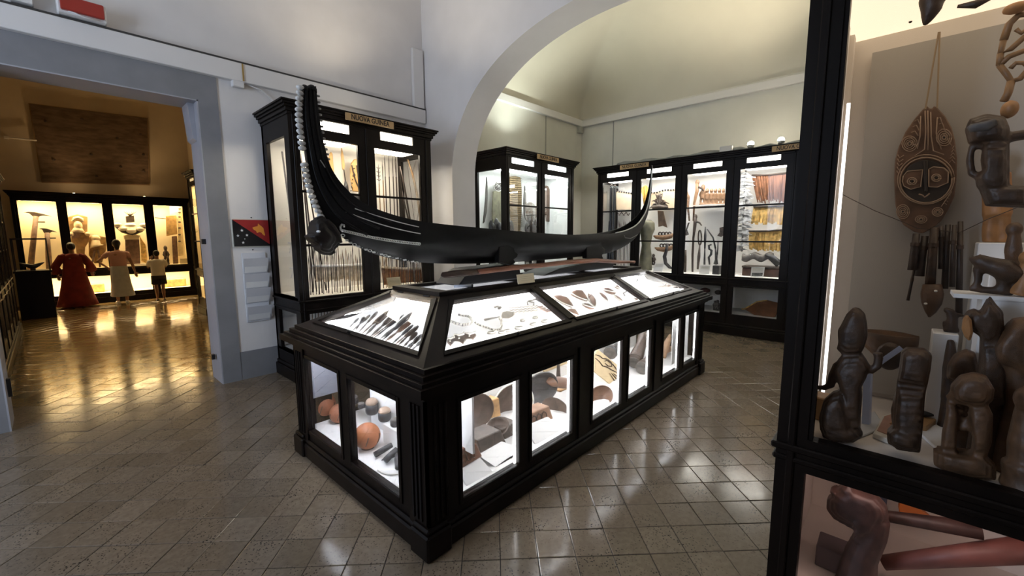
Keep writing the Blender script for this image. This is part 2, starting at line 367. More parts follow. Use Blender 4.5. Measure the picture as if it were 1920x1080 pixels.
# exit lamp over the doorway
t = thing('exit_lamp', 'white exit lamp with red diffuser above the doorway', 'exit sign', (.42, 5.85, 3.76))
MB().box(.26, .585, 5.70, 5.85, 3.75, 3.90).build('housing', TRIM, t, bevel=.01)
MB().box(.28, .565, 5.66, 5.70, 3.765, 3.885).build('diffuser', M('exit_red', (.34, .03, .018), .35), t, bevel=.006)
MB().tube([(.3, 5.69, 3.78), (.42, 5.69, 3.746), (.52, 5.69, 3.752)], .008, 6).build('cable', TRIM, t, smooth=True)
mb = MB().box(-.02, .12, 5.74, 5.85, 3.76, 3.90); mb.solo('alarm_box', 'white square alarm box above the doorway, left of the exit lamp', 'alarm box', TRIM, bevel=.008)
# far room
WARM = M('ochre_plaster', (.60, .53, .42), .85, noise=.05, scale=1.5)
g = MB(); g.box(-1.9, 3.4, 16.5, 16.7, 0, 6.2); struct('wall_far', g, WARM)
g = MB(); g.box(-1.9, -1.7, 6.27, 16.6, 0, 6.2); struct('wall_far_left', g, WARM)
g = MB(); g.box(3.2, 3.4, 6.27, 16.6, 0, 6.2); struct('wall_far_side', g, WARM)
g = MB(); g.box(-1.9, 3.4, 6.27, 16.7, 6.2, 6.35); struct('ceiling_far', g, WARM)
# ================================================================ display cabinets
_cn = [0]
def cabinet(name, label, facing, org, Wd, depth, bays, boxes, lamp, lampcol, zs, signs=(), lit=None, bars=True, left_glass=True, lining=WHITE, loc=None, low_lamp=0, rgt_glass=False, boxpow=5, sheer=GLASS, drop=0, lowcol=None):
    zl0, zl1, zm, zt, zb0, zb1, H = zs; _cn[0] += 1; uid = '_%d' % _cn[0]
    if facing == 'Y': mp = lambda u0, u1, v0, v1: (org[0]+u0, org[0]+u1, org[1]+v0, org[1]+v1)
    elif facing == 'X': mp = lambda u0, u1, v0, v1: (org[0]+v0, org[0]+v1, org[1]-u0, org[1]-u1)
    else: mp = lambda u0, u1, v0, v1: (org[0]-v0, org[0]-v1, org[1]+u0, org[1]+u1)
    b = mp(0, Wd, 0, depth); base = Vector(((b[0]+b[1])/2, (b[2]+b[3])/2, 0))
    t = thing(name, label, 'display cabinet', base)
    def part(nm, mat, *boxes_, bevel=0, parent=None):
        mb = MB()
        for u0, u1, v0, v1, z0, z1 in boxes_: mb.box(*mp(u0, u1, v0, v1), z0, z1)
        return mb.build(nm, mat, parent or t, bevel)
    part('plinth', WOOD, (-.035, Wd+.035, -.035, depth, 0, .15), bevel=.008)
    part('plinth_moulding', WOOD, (-.018, Wd+.018, -.018, depth, .15, .19), bevel=.008)
    part('waist_moulding', WOOD, (-.016, Wd+.016, -.016, depth, zm-.055, zm-.03), (-.010, Wd+.010, -.010, depth, zl1+.03, zl1+.05), bevel=.005)
    # front frame: rails and stiles
    ft = .05
    for z0, z1 in ((.19, zl0), (zl1, zm), (zt, zb0), (zb1, H-.07)): part('rail', WOOD, (0, Wd, 0, ft, z0, z1))
    edges = [0]+[e for ab in bays for e in ab]+[Wd]
    for i in range(0, len(edges), 2):
        part('stile', WOOD, (edges[i], edges[i+1], 0, ft, zl0, zl1), (edges[i], edges[i+1], 0, ft, zm, zt))
        c = (edges[i]+edges[i+1])/2
        part('stile_bead', WOOD, (c-.012, c+.012, -.012, 0, .2, H-.1), bevel=.004)
    be = [0]+[e for ab in boxes for e in ab]+[Wd]
    for i in range(0, len(be), 2): part('header_block', WOOD, (be[i], be[i+1], 0, ft, zb0, zb1))
    sash = []
    for (u0, u1) in bays:
        for a in ((u0, u0+.014, .006, .04, zm, zt), (u1-.014, u1, .006, .04, zm, zt)): sash.append(a)
    part('sash', WOOD, *sash)
    for (u0, u1) in bays:
        cuts = [zm, zm+(zt-zm)*.333, zm+(zt-zm)*.667, zt] if bars else [zm, zt]
        for z in cuts[1:-1]: part('glazing_bar', WOOD, (u0, u1, .004, .035, z-.013, z+.013))
        for z0, z1 in zip(cuts[:-1], cuts[1:]): part('glass_pane', sheer, (u0, u1, .018, .022, z0, z1))
        part('lower_pane', sheer, (u0, u1, .018, .022, zl0, zl1))
    lit_m = EM('light_box'+uid, lampcol, boxpow)
    for (u0, u1) in boxes: part('light_box', lit_m, (u0-.01, u1+.01, .02, .03, zb0-.01, zb1+.01))
    # carcass
    part('back_panel', lining, (0, Wd, depth-.05, depth-.02, .19, H-.08))
    part('carcass_back', WOOD, (0, Wd, depth-.02, depth, 0, H-.07))
    part('deck', lining, (.0, Wd, ft, depth-.05, zm-.03-drop, zm-drop))
    part('lower_deck', lining, (.0, Wd, ft, depth-.05, zl0-.03, zl0))
    part('soffit', lining, (0, Wd, ft, depth-.02, zb1+.01, zb1+.03))
    part('top_board', WOOD, (0, Wd, 0, depth, H-.09, H-.07))
    for s, glz in ((0, left_glass), (1, rgt_glass)):
        q0, q1 = (0, .04) if s == 0 else (Wd-.04, Wd)
        l0, l1 = (.04, .046) if s == 0 else (Wd-.046, Wd-.04)
        if glz:
            part('side_frame', WOOD, (q0, q1, ft, .13, .19, H-.07), (q0, q1, depth-.14, depth, .19, H-.07), (q0, q1, .13, depth-.14, .19, zl0), (q0, q1, .13, depth-.14, zl1, zm), (q0, q1, .13, depth-.14, zt, H-.07))
            m_ = (q0+q1)/2
            part('side_pane', sheer, (m_-.002, m_+.002, .12, depth-.13, zm, zt)); part('side_lower_pane', sheer, (m_-.002, m_+.002, .12, depth-.13, zl0, zl1))
        else:
            part('side_board', WOOD, (q0, q1, ft, depth, .19, H-.07)); part('side_lining', lining, (l0, l1, ft, depth-.05, .19, H-.09))
    # cornice
    for e, z0, z1 in ((.012, H-.14, H-.11), (.03, H-.11, H-.07), (.05, H-.07, H-.045), (.07, H-.045, H-.02), (.085, H-.02, H)):
        part('cornice', WOOD, (-e, Wd+e, -e, depth, z0, z1), bevel=.004)
    # ceiling lamp inside
    em = EM('cabinet_lamp'+uid, lampcol, lamp)
    for (u0, u1) in bays: part('lamp_diffuser', em, (u0+.03, u1-.03, .12, .42, zt+.02, zt+.035))
    if low_lamp:
        for (u0, u1) in bays: part('lower_lamp', EM('low_lamp'+uid, lowcol or lampcol, low_lamp), (u0+.05, u1-.05, .10, .25, zl1+.02, zl1+.03))
    SIGN = M('tan_sign', (.42, .27, .12), .5, noise=.15, scale=9); INK = M('sign_ink', (.02, .012, .008), .6)
    for u0, u1 in signs:
        pl = part('sign_plate', SIGN, (u0, u1, -.1, -.088, H-.105, H-.022), bevel=.003)
        pl['label'] = 'tan plate lettered NUOVA GUINEA'
        c = mp((u0+u1)/2, (u0+u1)/2, -.101, -.101); org_ = Vector((c[0], c[2], H-.063))
        xd = (1, 0, 0) if facing == 'Y' else (0, -1, 0)
        text_mb('NUOVA GUINEA', .082, org_, xd, (0, 0, 1), .002, sx=.82, bold=.0012).build('lettering', INK, pl)
    return t
ZS1 = (.36, .85, 1.04, 2.85, 2.955, 3.06, 3.20)
ZS3 = (.36, .84, 1.02, 2.81, 2.90, 3.02, 3.12)
cab1 = cabinet('display_cabinet', 'tall dark two-door cabinet of spears beside the flag, signed NUOVA GUINEA', 'Y', (1.88, 5.0), 1.89, .83, [(.10, .81), (1.01, 1.72)], [(.20, .70), (1.11, 1.60)], L1, (1, .90, .72), ZS1, signs=[(.61, 1.25)], lining=CREAM, rgt_glass=True)
cab2 = cabinet('display_cabinet', 'dark two-door cabinet of tall shields seen through the arch, left of the corner', 'Y', (5.30, 4.98), 1.98, .85, [(.07, .86), (1.04, 1.84)], [(.14, .74), (1.13, 1.73)], L2, (.90, 1.0, .97), (.36, .85, 1.04, 2.86, 2.955, 3.05, 3.19), signs=[(.70, 1.34)])
cab3 = cabinet('display_cabinet', 'long dark many-door cabinet along the inner wall, with spot lamps on top', 'X', (7.9, 4.80), 5.25, .85, [(.10, .78), (.94, 1.64), (1.83, 2.51), (2.70, 3.38), (3.57, 4.25), (4.44, 5.12)], [(.21, .69), (1.07, 1.55), (1.94, 2.42), (2.80, 3.28), (3.67, 4.15), (4.54, 5.02)], L3, (1, .96, .86), ZS3, signs=[(.55, 1.15), (3.17, 3.80)])
ccase = cabinet('display_cabinet', 'nearest dark cabinet at the right edge, full of carved figures', 'X', (1.78, .29), 1.80, .82, [(.093, .80), (.98, 1.68)], [(.2, .7), (1.1, 1.6)], L4, (1, .80, .60), (.36, .885, 1.012, 2.80, 2.90, 3.02, 3.12), bars=False, left_glass=False, lining=M('warm_lining', (.70, .64, .58), .7), low_lamp=L4B, boxpow=3, sheer=glass('sheer_glass', .45), drop=.017, lowcol=(1, .70, .62))

# uplights and dust sheet on the cabinet tops
def uplight(loc, label, power, col, tilt=(0, 0, 1), low=True):
    t = thing('spot_lamp', label, 'lamp', loc); x, y, z = loc; em = EM('bulb_%d' % int(col[2]*100), col, 60)
    if low:                                  # flat lamp lying behind the cornice
        MB().lathe((x, y, z), [(.07, 0), (.075, .012), (.06, .018)], 14).build('base', STEEL, t); MB().lathe((x, y, z+.018), [(.045, 0), (.035, .006), (.01, .009)], 12).build('bulb', em, t, smooth=True)
        spot('lamp_glow', (x, y, z+.06), tilt, power, col); return
    MB().lathe((x, y, z), [(.05, 0), (.055, .012), (.02, .018)], 12).build('base', STEEL, t)
    MB().tube([(x, y, z+.015), (x, y, z+.06)], .008, 6).build('stem', STEEL, t)
    MB().lathe((x, y, z+.055), [(.02, 0), (.045, .01), (.058, .055), (.05, .055)], 14).build('shade', STEEL, t, smooth=True)
    MB().ell((x, y, z+.125), .05).build('bulb', em, t, smooth=True)
    spot('lamp_glow', (x, y, z+.19), tilt, power, col)
uplight((8.2, 2.03, 3.125), 'left of the two glowing spot lamps on top of the long inner cabinet', UPW, (1, .90, .70), (-.9, .25, 1), False)
uplight((8.2, 1.59, 3.125), 'right of the two glowing spot lamps on top of the long inner cabinet', UPW, (1, .90, .70), (-.9, .25, 1), False)
uplight((6.3, 5.35, 3.195), 'spot lamp hidden behind the cornice of the shield cabinet', UPW*1.0, (.92, 1, .90), (-.1, -.35, 1))
uplight((2.9, 5.25, 3.205), 'spot lamp hidden behind the cornice of the spear cabinet', UP1, (1, .86, .64), (-.15, -.45, 1))
uplight((2.25, -.7, 3.125), 'unseen spot lamp added on top of the nearest cabinet, above the view', UP2, (1, .94, .88), (-.3, .35, 1))  # unseen lamp, added to brighten the upper walls and ceiling
DUST = M('grey_dust_sheet', (.22, .23, .23), .8, noise=.2, scale=4)
mb = MB(); ring = []
for i in range(33):
    y = 4.45-4.6*i/32; k = .015*math.sin(i*1.7)+.01*math.sin(i*.6)
    ring.append([Vector((7.98, y, 3.125)), Vector((8.08, y, 3.20+k)), Vector((8.22, y, 3.215+k)), Vector((8.45, y, 3.19+k)), Vector((8.6, y, 3.125))] if abs(y-2.03) > .1 and abs(y-1.59) > .1 else [Vector((7.98, y, 3.125)), Vector((8.03, y, 3.155)), Vector((8.07, y, 3.15)), Vector((8.10, y, 3.14)), Vector((8.12, y, 3.125))])
mb.loft(ring); mb.solo('dust_sheet', 'grey crumpled dust sheet along the top of the long inner cabinet', 'dust sheet', DUST, smooth=True)
mb = MB(); c = at(1402-40, 272, 'X', 8.0); mb.box(7.96, 8.04, c.y-.1, c.y+.1, 3.125, 3.235); mb.solo('ballast_box', 'pale box lying on top of the long inner cabinet left of the lamps', 'box', TRIM, bevel=.008)
# ================================================================ central table case
X0, X1, Y0, Y1 = 1.259, 5.445, 1.776, 3.49
LP = [(1.50, 1.995), (2.124, 2.613), (2.905, 3.393), (3.52, 3.98), (4.283, 4.74), (4.874, 5.30)]
SP = [(2.053, 2.64), (2.78, 3.33)]
ZP0, ZP1 = .228, .815
tc = thing('table_case', 'long dark glazed table case in the middle of the room, lit from inside', 'display case', ((X0+X1)/2, (Y0+Y1)/2, 0))
def P4(nm, mat, *bx, bevel=0, parent=None):
    mb = MB()
    for b in bx: mb.box(*b)
    return mb.build(nm, mat, parent or tc, bevel)
P4('plinth', WOOD, (1.228, 5.478, 1.748, 3.522, 0, .115), bevel=.01)
P4('plinth_moulding', WOOD, (1.238, 5.468, 1.757, 3.512, .115, .15), bevel=.012)
for x in (1.21, 5.33):
    for y in (1.727, 3.375): P4('corner_block', WOOD, (x, x+.17, y, y+.17, 0, .15), (x+.012, x+.158, y+.012, y+.158, .15, .18), bevel=.01)
fd = .045
def face_long(y, d):
    P4('rail', WOOD, (X0, X1, y, y+d, .14, ZP0)); P4('rail', WOOD, (X0, X1, y, y+d, ZP1, .91))
    ed = [X0]+[e for p in LP for e in p]+[X1]
    for i in range(0, len(ed), 2): P4('stile', WOOD, (ed[i], ed[i+1], y, y+d, ZP0, ZP1))
    s = -1 if d > 0 else 1
    for i in (4, 8): c = (ed[i]+ed[i+1])/2; P4('pilaster', WOOD, (c-.07, c+.07, y+s*.014, y, .15, .90), bevel=.006)
    for x0, x1 in LP:
        P4('sash', WOOD, (x0-.028, x0, y+s*.008, y, ZP0-.03, ZP1+.028), (x1, x1+.028, y+s*.008, y, ZP0-.03, ZP1+.028), (x0, x1, y+s*.008, y, ZP1, ZP1+.028), (x0, x1, y+s*.008, y, ZP0-.03, ZP0), bevel=.003)
        P4('glass_pane', GLASS, (x0, x1, y+d*.4, y+d*.4+.004, ZP0, ZP1))
def face_short(x, d):
    P4('rail', WOOD, (x, x+d, Y0+.045, Y1-.045, .14, ZP0)); P4('rail', WOOD, (x, x+d, Y0+.045, Y1-.045, ZP1, .91))
    ed = [Y0+.045]+[e for p in SP for e in p]+[Y1-.045]
    for i in range(0, len(ed), 2): P4('stile', WOOD, (x, x+d, ed[i], ed[i+1], ZP0, ZP1))
    s = -1 if d > 0 else 1
    for y0, y1 in SP:
        P4('sash', WOOD, (x+s*.008, x, y0-.028, y0, ZP0-.03, ZP1+.028), (x+s*.008, x, y1, y1+.028, ZP0-.03, ZP1+.028), (x+s*.008, x, y0, y1, ZP1, ZP1+.028), (x+s*.008, x, y0, y1, ZP0-.03, ZP0), bevel=.003)
        P4('glass_pane', GLASS, (x+d*.4, x+d*.4+.004, y0, y1, ZP0, ZP1))
face_long(Y0, fd); face_long(Y1, -fd); face_short(X0, fd); face_short(X1, -fd)
for x, sx in ((X0, -1), (X1, 1)):           # fluted corner pilasters
    for y, sy in ((Y0, -1), (Y1, 1)):
        mb = MB(); mb.box(x+sx*.016, x-sx*.17, y+sy*.016, y-sy*.0005, .15, .90); mb.box(x+sx*.016, x+sx*.0005, y+sy*.016, y-sy*.16, .15, .90)
        for k in (.04, .075, .11): mb.tube([(x-sx*k, y+sy*.018, .2), (x-sx*k, y+sy*.018, .86)], .010, 6); mb.tube([(x+sx*.018, y-sy*k, .2), (x+sx*.018, y-sy*k, .86)], .010, 6)
        mb.build('corner_pilaster', WOOD, tc)
def collar(nm, e, z0, z1, bv=.006, mat=None):
    P4(nm, mat or WOOD, (X0-e, X1+e, Y0-e, Y1+e, z0, z1), bevel=bv)
for e, z0, z1, bv in ((.022, .895, .915, .006), (.045, .915, .94, .01), (.085, .94, .985, .018), (.06, .985, 1.005, .006), (.03, 1.005, 1.03, .008), (.0, 1.03, 1.055, .004)):
    nm = 'cornice'
    mb = MB()                                # hollow collars: four bars each so light stays inside the case
    a = .07
    mb.box(X0-e, X1+e, Y0-e, Y0+a, z0, z1); mb.box(X0-e, X1+e, Y1-a, Y1+e, z0, z1); mb.box(X0-e, X0+a, Y0+a, Y1-a, z0, z1); mb.box(X1-a, X1+e, Y0+a, Y1-a, z0, z1)
    mb.build(nm, WOOD, tc)
# sloping glazed top
SB, ST = 1.055, 1.34
bx0, bx1, by0, by1 = 1.27, 5.41, 1.80, 3.466
tx0, tx1, ty0, ty1 = 1.83, 4.85, 2.36, 2.906
def frame_bar(a, b, w, nrm, mat, nm='frame_bar', th=.03):
    a = Vector(a); b = Vector(b); n = Vector(nrm).normalized(); d = (b-a).normalized(); s = d.cross(n).normalized()*w
    mb = MB(); mb.prism([a-s, b-s, b+s, a+s], -n*th); return mb.build(nm, mat, tc, bevel=.004)
nL = Vector((0, -.285, .56)); nS = Vector((-.285, 0, .56))
def pl_long(x, t): return Vector((x, by0+(ty0-by0)*t, SB+(ST-SB)*t))
def pl_far(x, t): return Vector((x, by1+(ty1-by1)*t, SB+(ST-SB)*t))
def pl_short(y, t): return Vector((bx0+(tx0-bx0)*t, y, SB+(ST-SB)*t))
def pl_end(y, t): return Vector((bx1+(tx1-bx1)*t, y, SB+(ST-SB)*t))
def panel(q, nm, mat, off, th, nrm):
    n = Vector(nrm).normalized(); mb = MB(); mb.prism([p-n*off for p in q], -n*th); return mb.build(nm, mat, tc)
LG = [((1.465, 2.665), (1.875, 2.70)), ((2.785, 4.01), (2.81, 4.05)), ((4.125, 5.215), (4.165, 4.93))]
for pl, nr in ((pl_long, nL), (pl_far, Vector((0, .285, .56)))):
    # solid frame panels around the three glass fields (bottom rail, top rail, mullions, hip pieces)
    def quad(a, b, c, d, nm='frame_bar', mat=WOOD2, off=0, th=.03): return panel([pl(*a), pl(*b), pl(*c), pl(*d)], nm, mat, off, th, nr)
    t0, t1 = .13, .84
    e0 = bx0+(tx0-bx0)*t0; e1 = bx0+(tx0-bx0)*t1; f0 = bx1+(tx1-bx1)*t0; f1 = bx1+(tx1-bx1)*t1
    quad((bx0, 0), (bx1, 0), (f0, t0), (e0, t0)); quad((e1, t1), (f1, t1), (tx1, 1), (tx0, 1))
    quad((e0, t0), (1.465, t0), (1.875, t1), (e1, t1)); quad((5.215, t0), (f0, t0), (f1, t1), (4.93, t1))
    quad((2.665, t0), (2.785, t0), (2.81, t1), (2.70, t1)); quad((4.01, t0), (4.125, t0), (4.165, t1), (4.05, t1))
    quad((2.69, t0), (2.755, t0), (2.785, t1), (2.72, t1), nm='mullion_bead', off=-.014, th=.014); quad((4.035, t0), (4.10, t0), (4.14, t1), (4.075, t1), nm='mullion_bead', off=-.014, th=.014)
    for (a0, a1), (c0, c1) in LG:
        quad((a0, t0), (a1, t0), (c1, t1), (c0, t1), 'glass_pane', GLASS, .012, .004)
        s = .022                              # raised sash round each pane
        ts = .05
        quad((a0-s, t0-ts), (a1+s, t0-ts), (a1, t0), (a0, t0), 'sash', WOOD, -.01, .012); quad((c0, t1), (c1, t1), (c1+s, t1+ts), (c0-s, t1+ts), 'sash', WOOD, -.01, .012)
        quad((a0-s, t0-ts), (a0, t0), (c0, t1), (c0-s, t1+ts), 'sash', WOOD, -.01, .012); quad((a1, t0), (a1+s, t0-ts), (c1+s, t1+ts), (c1, t1), 'sash', WOOD, -.01, .012)
        m_ = pl((a0+a1)/2, t0-.04)
        mb = MB(); n = Vector(nr).normalized(); mb.tube([m_, m_+n*.03], [.008, .011], 8); mb.build('latch_knob', BLACK, tc)
for pl, nr, sg in ((pl_short, nS, 1), (pl_end, Vector((.285, 0, .56)), -1)):
    def quad(a, b, c, d, nm='frame_bar', mat=WOOD2, off=0, th=.03): return panel([pl(*a), pl(*b), pl(*c), pl(*d)], nm, mat, off, th, nr)
    t0, t1 = .15, .87
    e0 = by0+(ty0-by0)*t0; e1 = by0+(ty0-by0)*t1; f0 = by1+(ty1-by1)*t0; f1 = by1+(ty1-by1)*t1
    quad((by0, 0), (by1, 0), (f0, t0), (e0, t0)); quad((e1, t1), (f1, t1), (ty1, 1), (ty0, 1), mat=M('worn_wood', (.11, .075, .04), .4, noise=.3, scale=9))
    quad((e0, t0), (1.955, t0), (2.37, t1), (e1, t1)); quad((3.27, t0), (f0, t0), (f1, t1), (2.90, t1))
    quad((1.955, t0), (3.27, t0), (2.90, t1), (2.37, t1), 'glass_pane', GLASS, .012, .004)
    s, ts = .03, .05
    quad((1.955-s, t0-ts), (3.27+s, t0-ts), (3.27, t0), (1.955, t0), 'sash', WOOD, -.01, .012)
    quad((1.955-s, t0-ts), (1.955, t0), (2.37, t1), (2.37-s, t1+ts), 'sash', WOOD, -.01, .012); quad((3.27, t0), (3.27+s, t0-ts), (2.90+s, t1+ts), (2.90, t1), 'sash', WOOD, -.01, .012)
    m_ = pl(2.72, t0-.04); n = Vector(nr).normalized(); mb = MB(); mb.tube([m_, m_+n*.03], [.008, .011], 8); mb.build('latch_knob', BLACK, tc)
    for yy in (2.47, 2.80): m_ = pl(yy, .93); P4('hinge', BLACK, (m_.x-.006, m_.x+.006, yy-.035, yy+.035, m_.z-.002, m_.z+.006))
# flat top
a = .028
P4('top_frame', WOOD, (tx0-.03, tx1+.03, ty0-.025, ty0+a, ST-.012, ST+.018), (tx0-.03, tx1+.03, ty1-a, ty1+.02, ST-.012, ST+.018), (tx0-.03, tx0+.07, ty0+a, ty1-a, ST-.012, ST+.018), (tx1-.07, tx1+.03, ty0+a, ty1-a, ST-.012, ST+.018), (2.80, 2.90, ty0+a, ty1-a, ST-.012, ST+.018), (3.80, 3.90, ty0+a, ty1-a, ST-.012, ST+.018))
OPAL = EM('opal_top', (.95, .96, 1), .6)  # sheet's own glow stands in for lamplight coming through from below
for x0, x1 in ((tx0+.07, 2.80), (2.90, 3.80), (3.90, tx1-.07)):
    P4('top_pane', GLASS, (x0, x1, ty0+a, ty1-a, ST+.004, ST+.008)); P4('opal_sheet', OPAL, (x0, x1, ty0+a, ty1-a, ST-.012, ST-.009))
# linings: deck under the slopes, lower floor and ceiling, partitions
DZ = 1.03
DECKM = EM('glowing_white_deck', (.98, .99, 1), LDECK)  # white decks given a glow of their own so they read blown out
P4('upper_deck', WHITE, (X0+.03, X1-.03, Y0+.03, Y1-.03, DZ-.03, DZ-.02))
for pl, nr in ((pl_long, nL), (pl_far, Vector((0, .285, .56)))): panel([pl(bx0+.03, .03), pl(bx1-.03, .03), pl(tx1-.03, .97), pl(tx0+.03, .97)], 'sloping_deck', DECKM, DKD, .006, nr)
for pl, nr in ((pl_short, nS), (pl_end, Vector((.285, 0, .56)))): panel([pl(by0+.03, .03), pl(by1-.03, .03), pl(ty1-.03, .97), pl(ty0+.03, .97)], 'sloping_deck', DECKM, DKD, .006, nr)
P4('lower_ceiling', WHITE, (X0+.045, X1-.045, Y0+.045, Y1-.045, .885, .892))
P4('lower_floor', WHITE, (X0+.045, X1-.045, Y0+.045, Y1-.045, .205, .215))
P4('partition', WHITE, (1.66, 1.675, 1.86, 2.62, .40, .885)); P4('partition', WHITE, (1.66, 5.39, 2.62, 2.635, .215, .885))
P4('partition', WHITE, (1.66, 1.675, 2.62, 3.10, .215, .885)); P4('partition', WHITE, (4.85, 5.34, 1.90, 1.91, .215, .885))
# lamps: fluorescent strips under the top rails, upright strips beside the panes, strips along the lower ceiling
LAMP = EM('case_strip_lamp', (.97, .985, 1), LC)
def sstrip(a, b, nr, off=.038):
    n = Vector(nr).normalized(); MB().tube([a-n*off, b-n*off], .009, 8).build('strip_lamp', LAMP, tc)
for pl, nr in ((pl_long, nL), (pl_far, Vector((0, .285, .56)))):
    for t_ in (.065, .92): e = (tx0-bx0)*t_; sstrip(pl(bx0+e+.06, t_), pl(bx1-e-.06, t_), nr)
for pl, nr in ((pl_short, nS), (pl_end, Vector((.285, 0, .56)))):
    for t_ in (.075, .935): e = (ty0-by0)*t_; sstrip(pl(by0+e+.06, t_), pl(by1-e-.06, t_), nr)
P4('top_lamp', LAMP, (tx0+.2, tx1-.2, 2.625, 2.64, ST-.085, ST-.075))
LV = EM('upright_strip_lamp', (.97, .985, 1), 9)
for x0, x1 in LP: P4('upright_lamp', LV, (x1-.018, x1-.006, Y0+.024, Y0+.032, ZP0, ZP1))
LH = EM('lower_strip_lamp', (.95, .97, 1), LCL)
P4('lower_strip_lamp', LH, (1.75, 5.3, Y0+.06, Y0+.10, .872, .884)); P4('lower_strip_lamp', EM('end_strip_lamp', (.88, .92, 1), LCL*1.9), (X0+.06, X0+.085, Y0+.1, Y1-.1, .872, .884))
P4('lower_strip_lamp', LH, (1.75, 5.3, 2.54, 2.57, .872, .884))

# ---------------------------------------------------------------- canoe
from mathutils.bvhtree import BVHTree
HULL = M('blackened_hull', (.008, .0075, .0075), .45, noise=.4, scale=5, stretch=(.4, 1, 1), bump=.12, spec=.16)
CANY = 2.64
UL = [((590, 163), (566, 166), .020), ((595, 215), (563, 215), .022), ((604, 270), (569, 275), .026), ((617, 315), (577, 330), .03), ((640, 350), (590, 375), .036), ((670, 378), (608, 412), .05), ((710, 398), (632, 437), .075), ((760, 413), (668, 462), .105), ((810, 421), (725, 483), .135), ((880, 428), (800, 493), .155), ((960, 435), (900, 494), .165), ((1040, 440), (1000, 489), .165), ((1100, 440), (1080, 482), .155), ((1145, 436), (1130, 477), .13), ((1178, 425), (1165, 465), .095), ((1198, 408), (1190, 447), .06), ((1210, 388), (1207, 420), .036), ((1217, 360), (1216.5, 390), .022), ((1220.5, 333), (1222, 348), .014), ((1221.5, 305), (1223.5, 308), .007)]
UC = [at(*a, 'Y', CANY) for a, b, w in UL]; LCv = [at(*b, 'Y', CANY) for a, b, w in UL]; WC = [w for *_, w in UL]
def cr(P, i, t):
    n = len(P); g = lambda k: P[max(0, min(n-1, k))]
    p0, p1, p2, p3 = g(i-1), g(i), g(i+1), g(i+2)
    return .5*((2*p1)+(p2-p0)*t+(2*p0-5*p1+4*p2-p3)*t*t+(3*p1-p0-3*p2+p3)*t**3)
rings = []; mids = []
for i in range(len(UL)-1):
    for s in range(5):
        t = s/5; U = cr(UC, i, t); L = cr(LCv, i, t); w_ = WC[i]*(1-t)+WC[i+1]*t
        hgt = (U-L).length; slim = min(1, w_/.07)
        out = []
        prof = [(0, 1), (.15, 1.06), (.35, 1.05), (.55, .95), (.72, .76), (.86, .48), (.95, .22), (1, 0)]
        for v, k in prof: out.append(U.lerp(L, v)+Vector((0, -w_*k, 0)))
        for v, k in prof[-2::-1]: out.append(U.lerp(L, v)+Vector((0, w_*k, 0)))
        inn = U.lerp(L, .02+.6*slim)
        out += [U+Vector((0, w_*.86, 0)), inn+Vector((0, w_*.6, 0)), inn+Vector((0, -w_*.6, 0)), U+Vector((0, -w_*.86, 0))]
        rings.append(out); mids.append((U, L, w_))
hb = MB().loft(rings)
cn = thing('canoe', 'long black carved canoe with tall upswept prow mounted on the table case', 'canoe', (3.4, CANY, 1.5))
hull = hb.build('hull', HULL, cn, smooth=True)
try: hull.data.set_sharp_from_angle(angle=.7)
except Exception: pass
BV = BVHTree.FromPolygons([tuple(p) for p in hb.v], hb.f)
def cast(px, py):
    d = (FW+RT*((px-960)/FPX)-UP*((py-540)/FPX)).normalized(); h = BV.ray_cast(CAM, d)
    return (h[0], h[1] if h[1].dot(d) < 0 else -h[1]) if h[0] is not None else (None, None)
SHELL = M('white_cowrie', (.62, .61, .58), .3, noise=.15, scale=30); NACRE = M('nacre_inlay', (.72, .72, .68), .35)
edge = []
for i in range(45):
    t = i*6.3/44; k = int(t); p = cr(LCv, k, t-k); q = cr(LCv, k, min(1, t-k+.02)); edge.append((p, (q-p).normalized()))
sh = MB().ell((0, 0, 0), (.024, .018, .0145), 10, 6); shm = sh.mesh('cowrie_shell', smooth=True); shm.materials.append(SHELL)
L_ = 0; last = None; pos = []
for i in range(400):
    t = i*5.7/399; k = int(t); p = cr(LCv, k, t-k)
    if last is None or (p-last).length > .0295: pos.append(p); last = p
for i, p in enumerate(pos):
    if 12 <= i <= 13: continue
    o = bpy.data.objects.new('cowrie_shell', shm); COL.objects.link(o); o.parent = cn; o.location = p+Vector((-.012, -.01, 0))-cn.location; o.rotation_euler = (0, R.uniform(-.3, .3), R.uniform(-.3, .3))
cord = MB().tube([p+Vector((.002, -.014, 0)) for p, _ in edge[:40]], .006, 6); cord.build('shell_cord', M('fibre_cord', (.10, .08, .06), .8), cn)
for dx, px in ((0, 571), (0, 584)):         # the split tip of the prow
    a0 = at(px, 172, 'Y', CANY); b0 = at(px+1, 160, 'Y', CANY); MB().tube([a0, a0.lerp(b0, .6), b0], [.03, .028, .012], 10).build('prow_lobe', HULL, cn, smooth=True)
for off in (.25, .5, .75):                   # raised ridges running up the prow
    mb = MB().tube([mids[i][0].lerp(mids[i][1], off)+Vector((0, -mids[i][2]*1.04, 0)) for i in range(0, 34)], [.008]*34, 6); mb.build('prow_ridge', HULL, cn, smooth=True)
for i in range(0, 20, 4): pass
mb = MB()
for i in range(12): p = mids[2+i][0]; mb.ell(p+Vector((.012, -.01, 0)), (.012, .010, .007), 8, 5)
o = mb.build('edge_tassels', M('grey_beads', (.3, .29, .27), .5), cn, smooth=True)
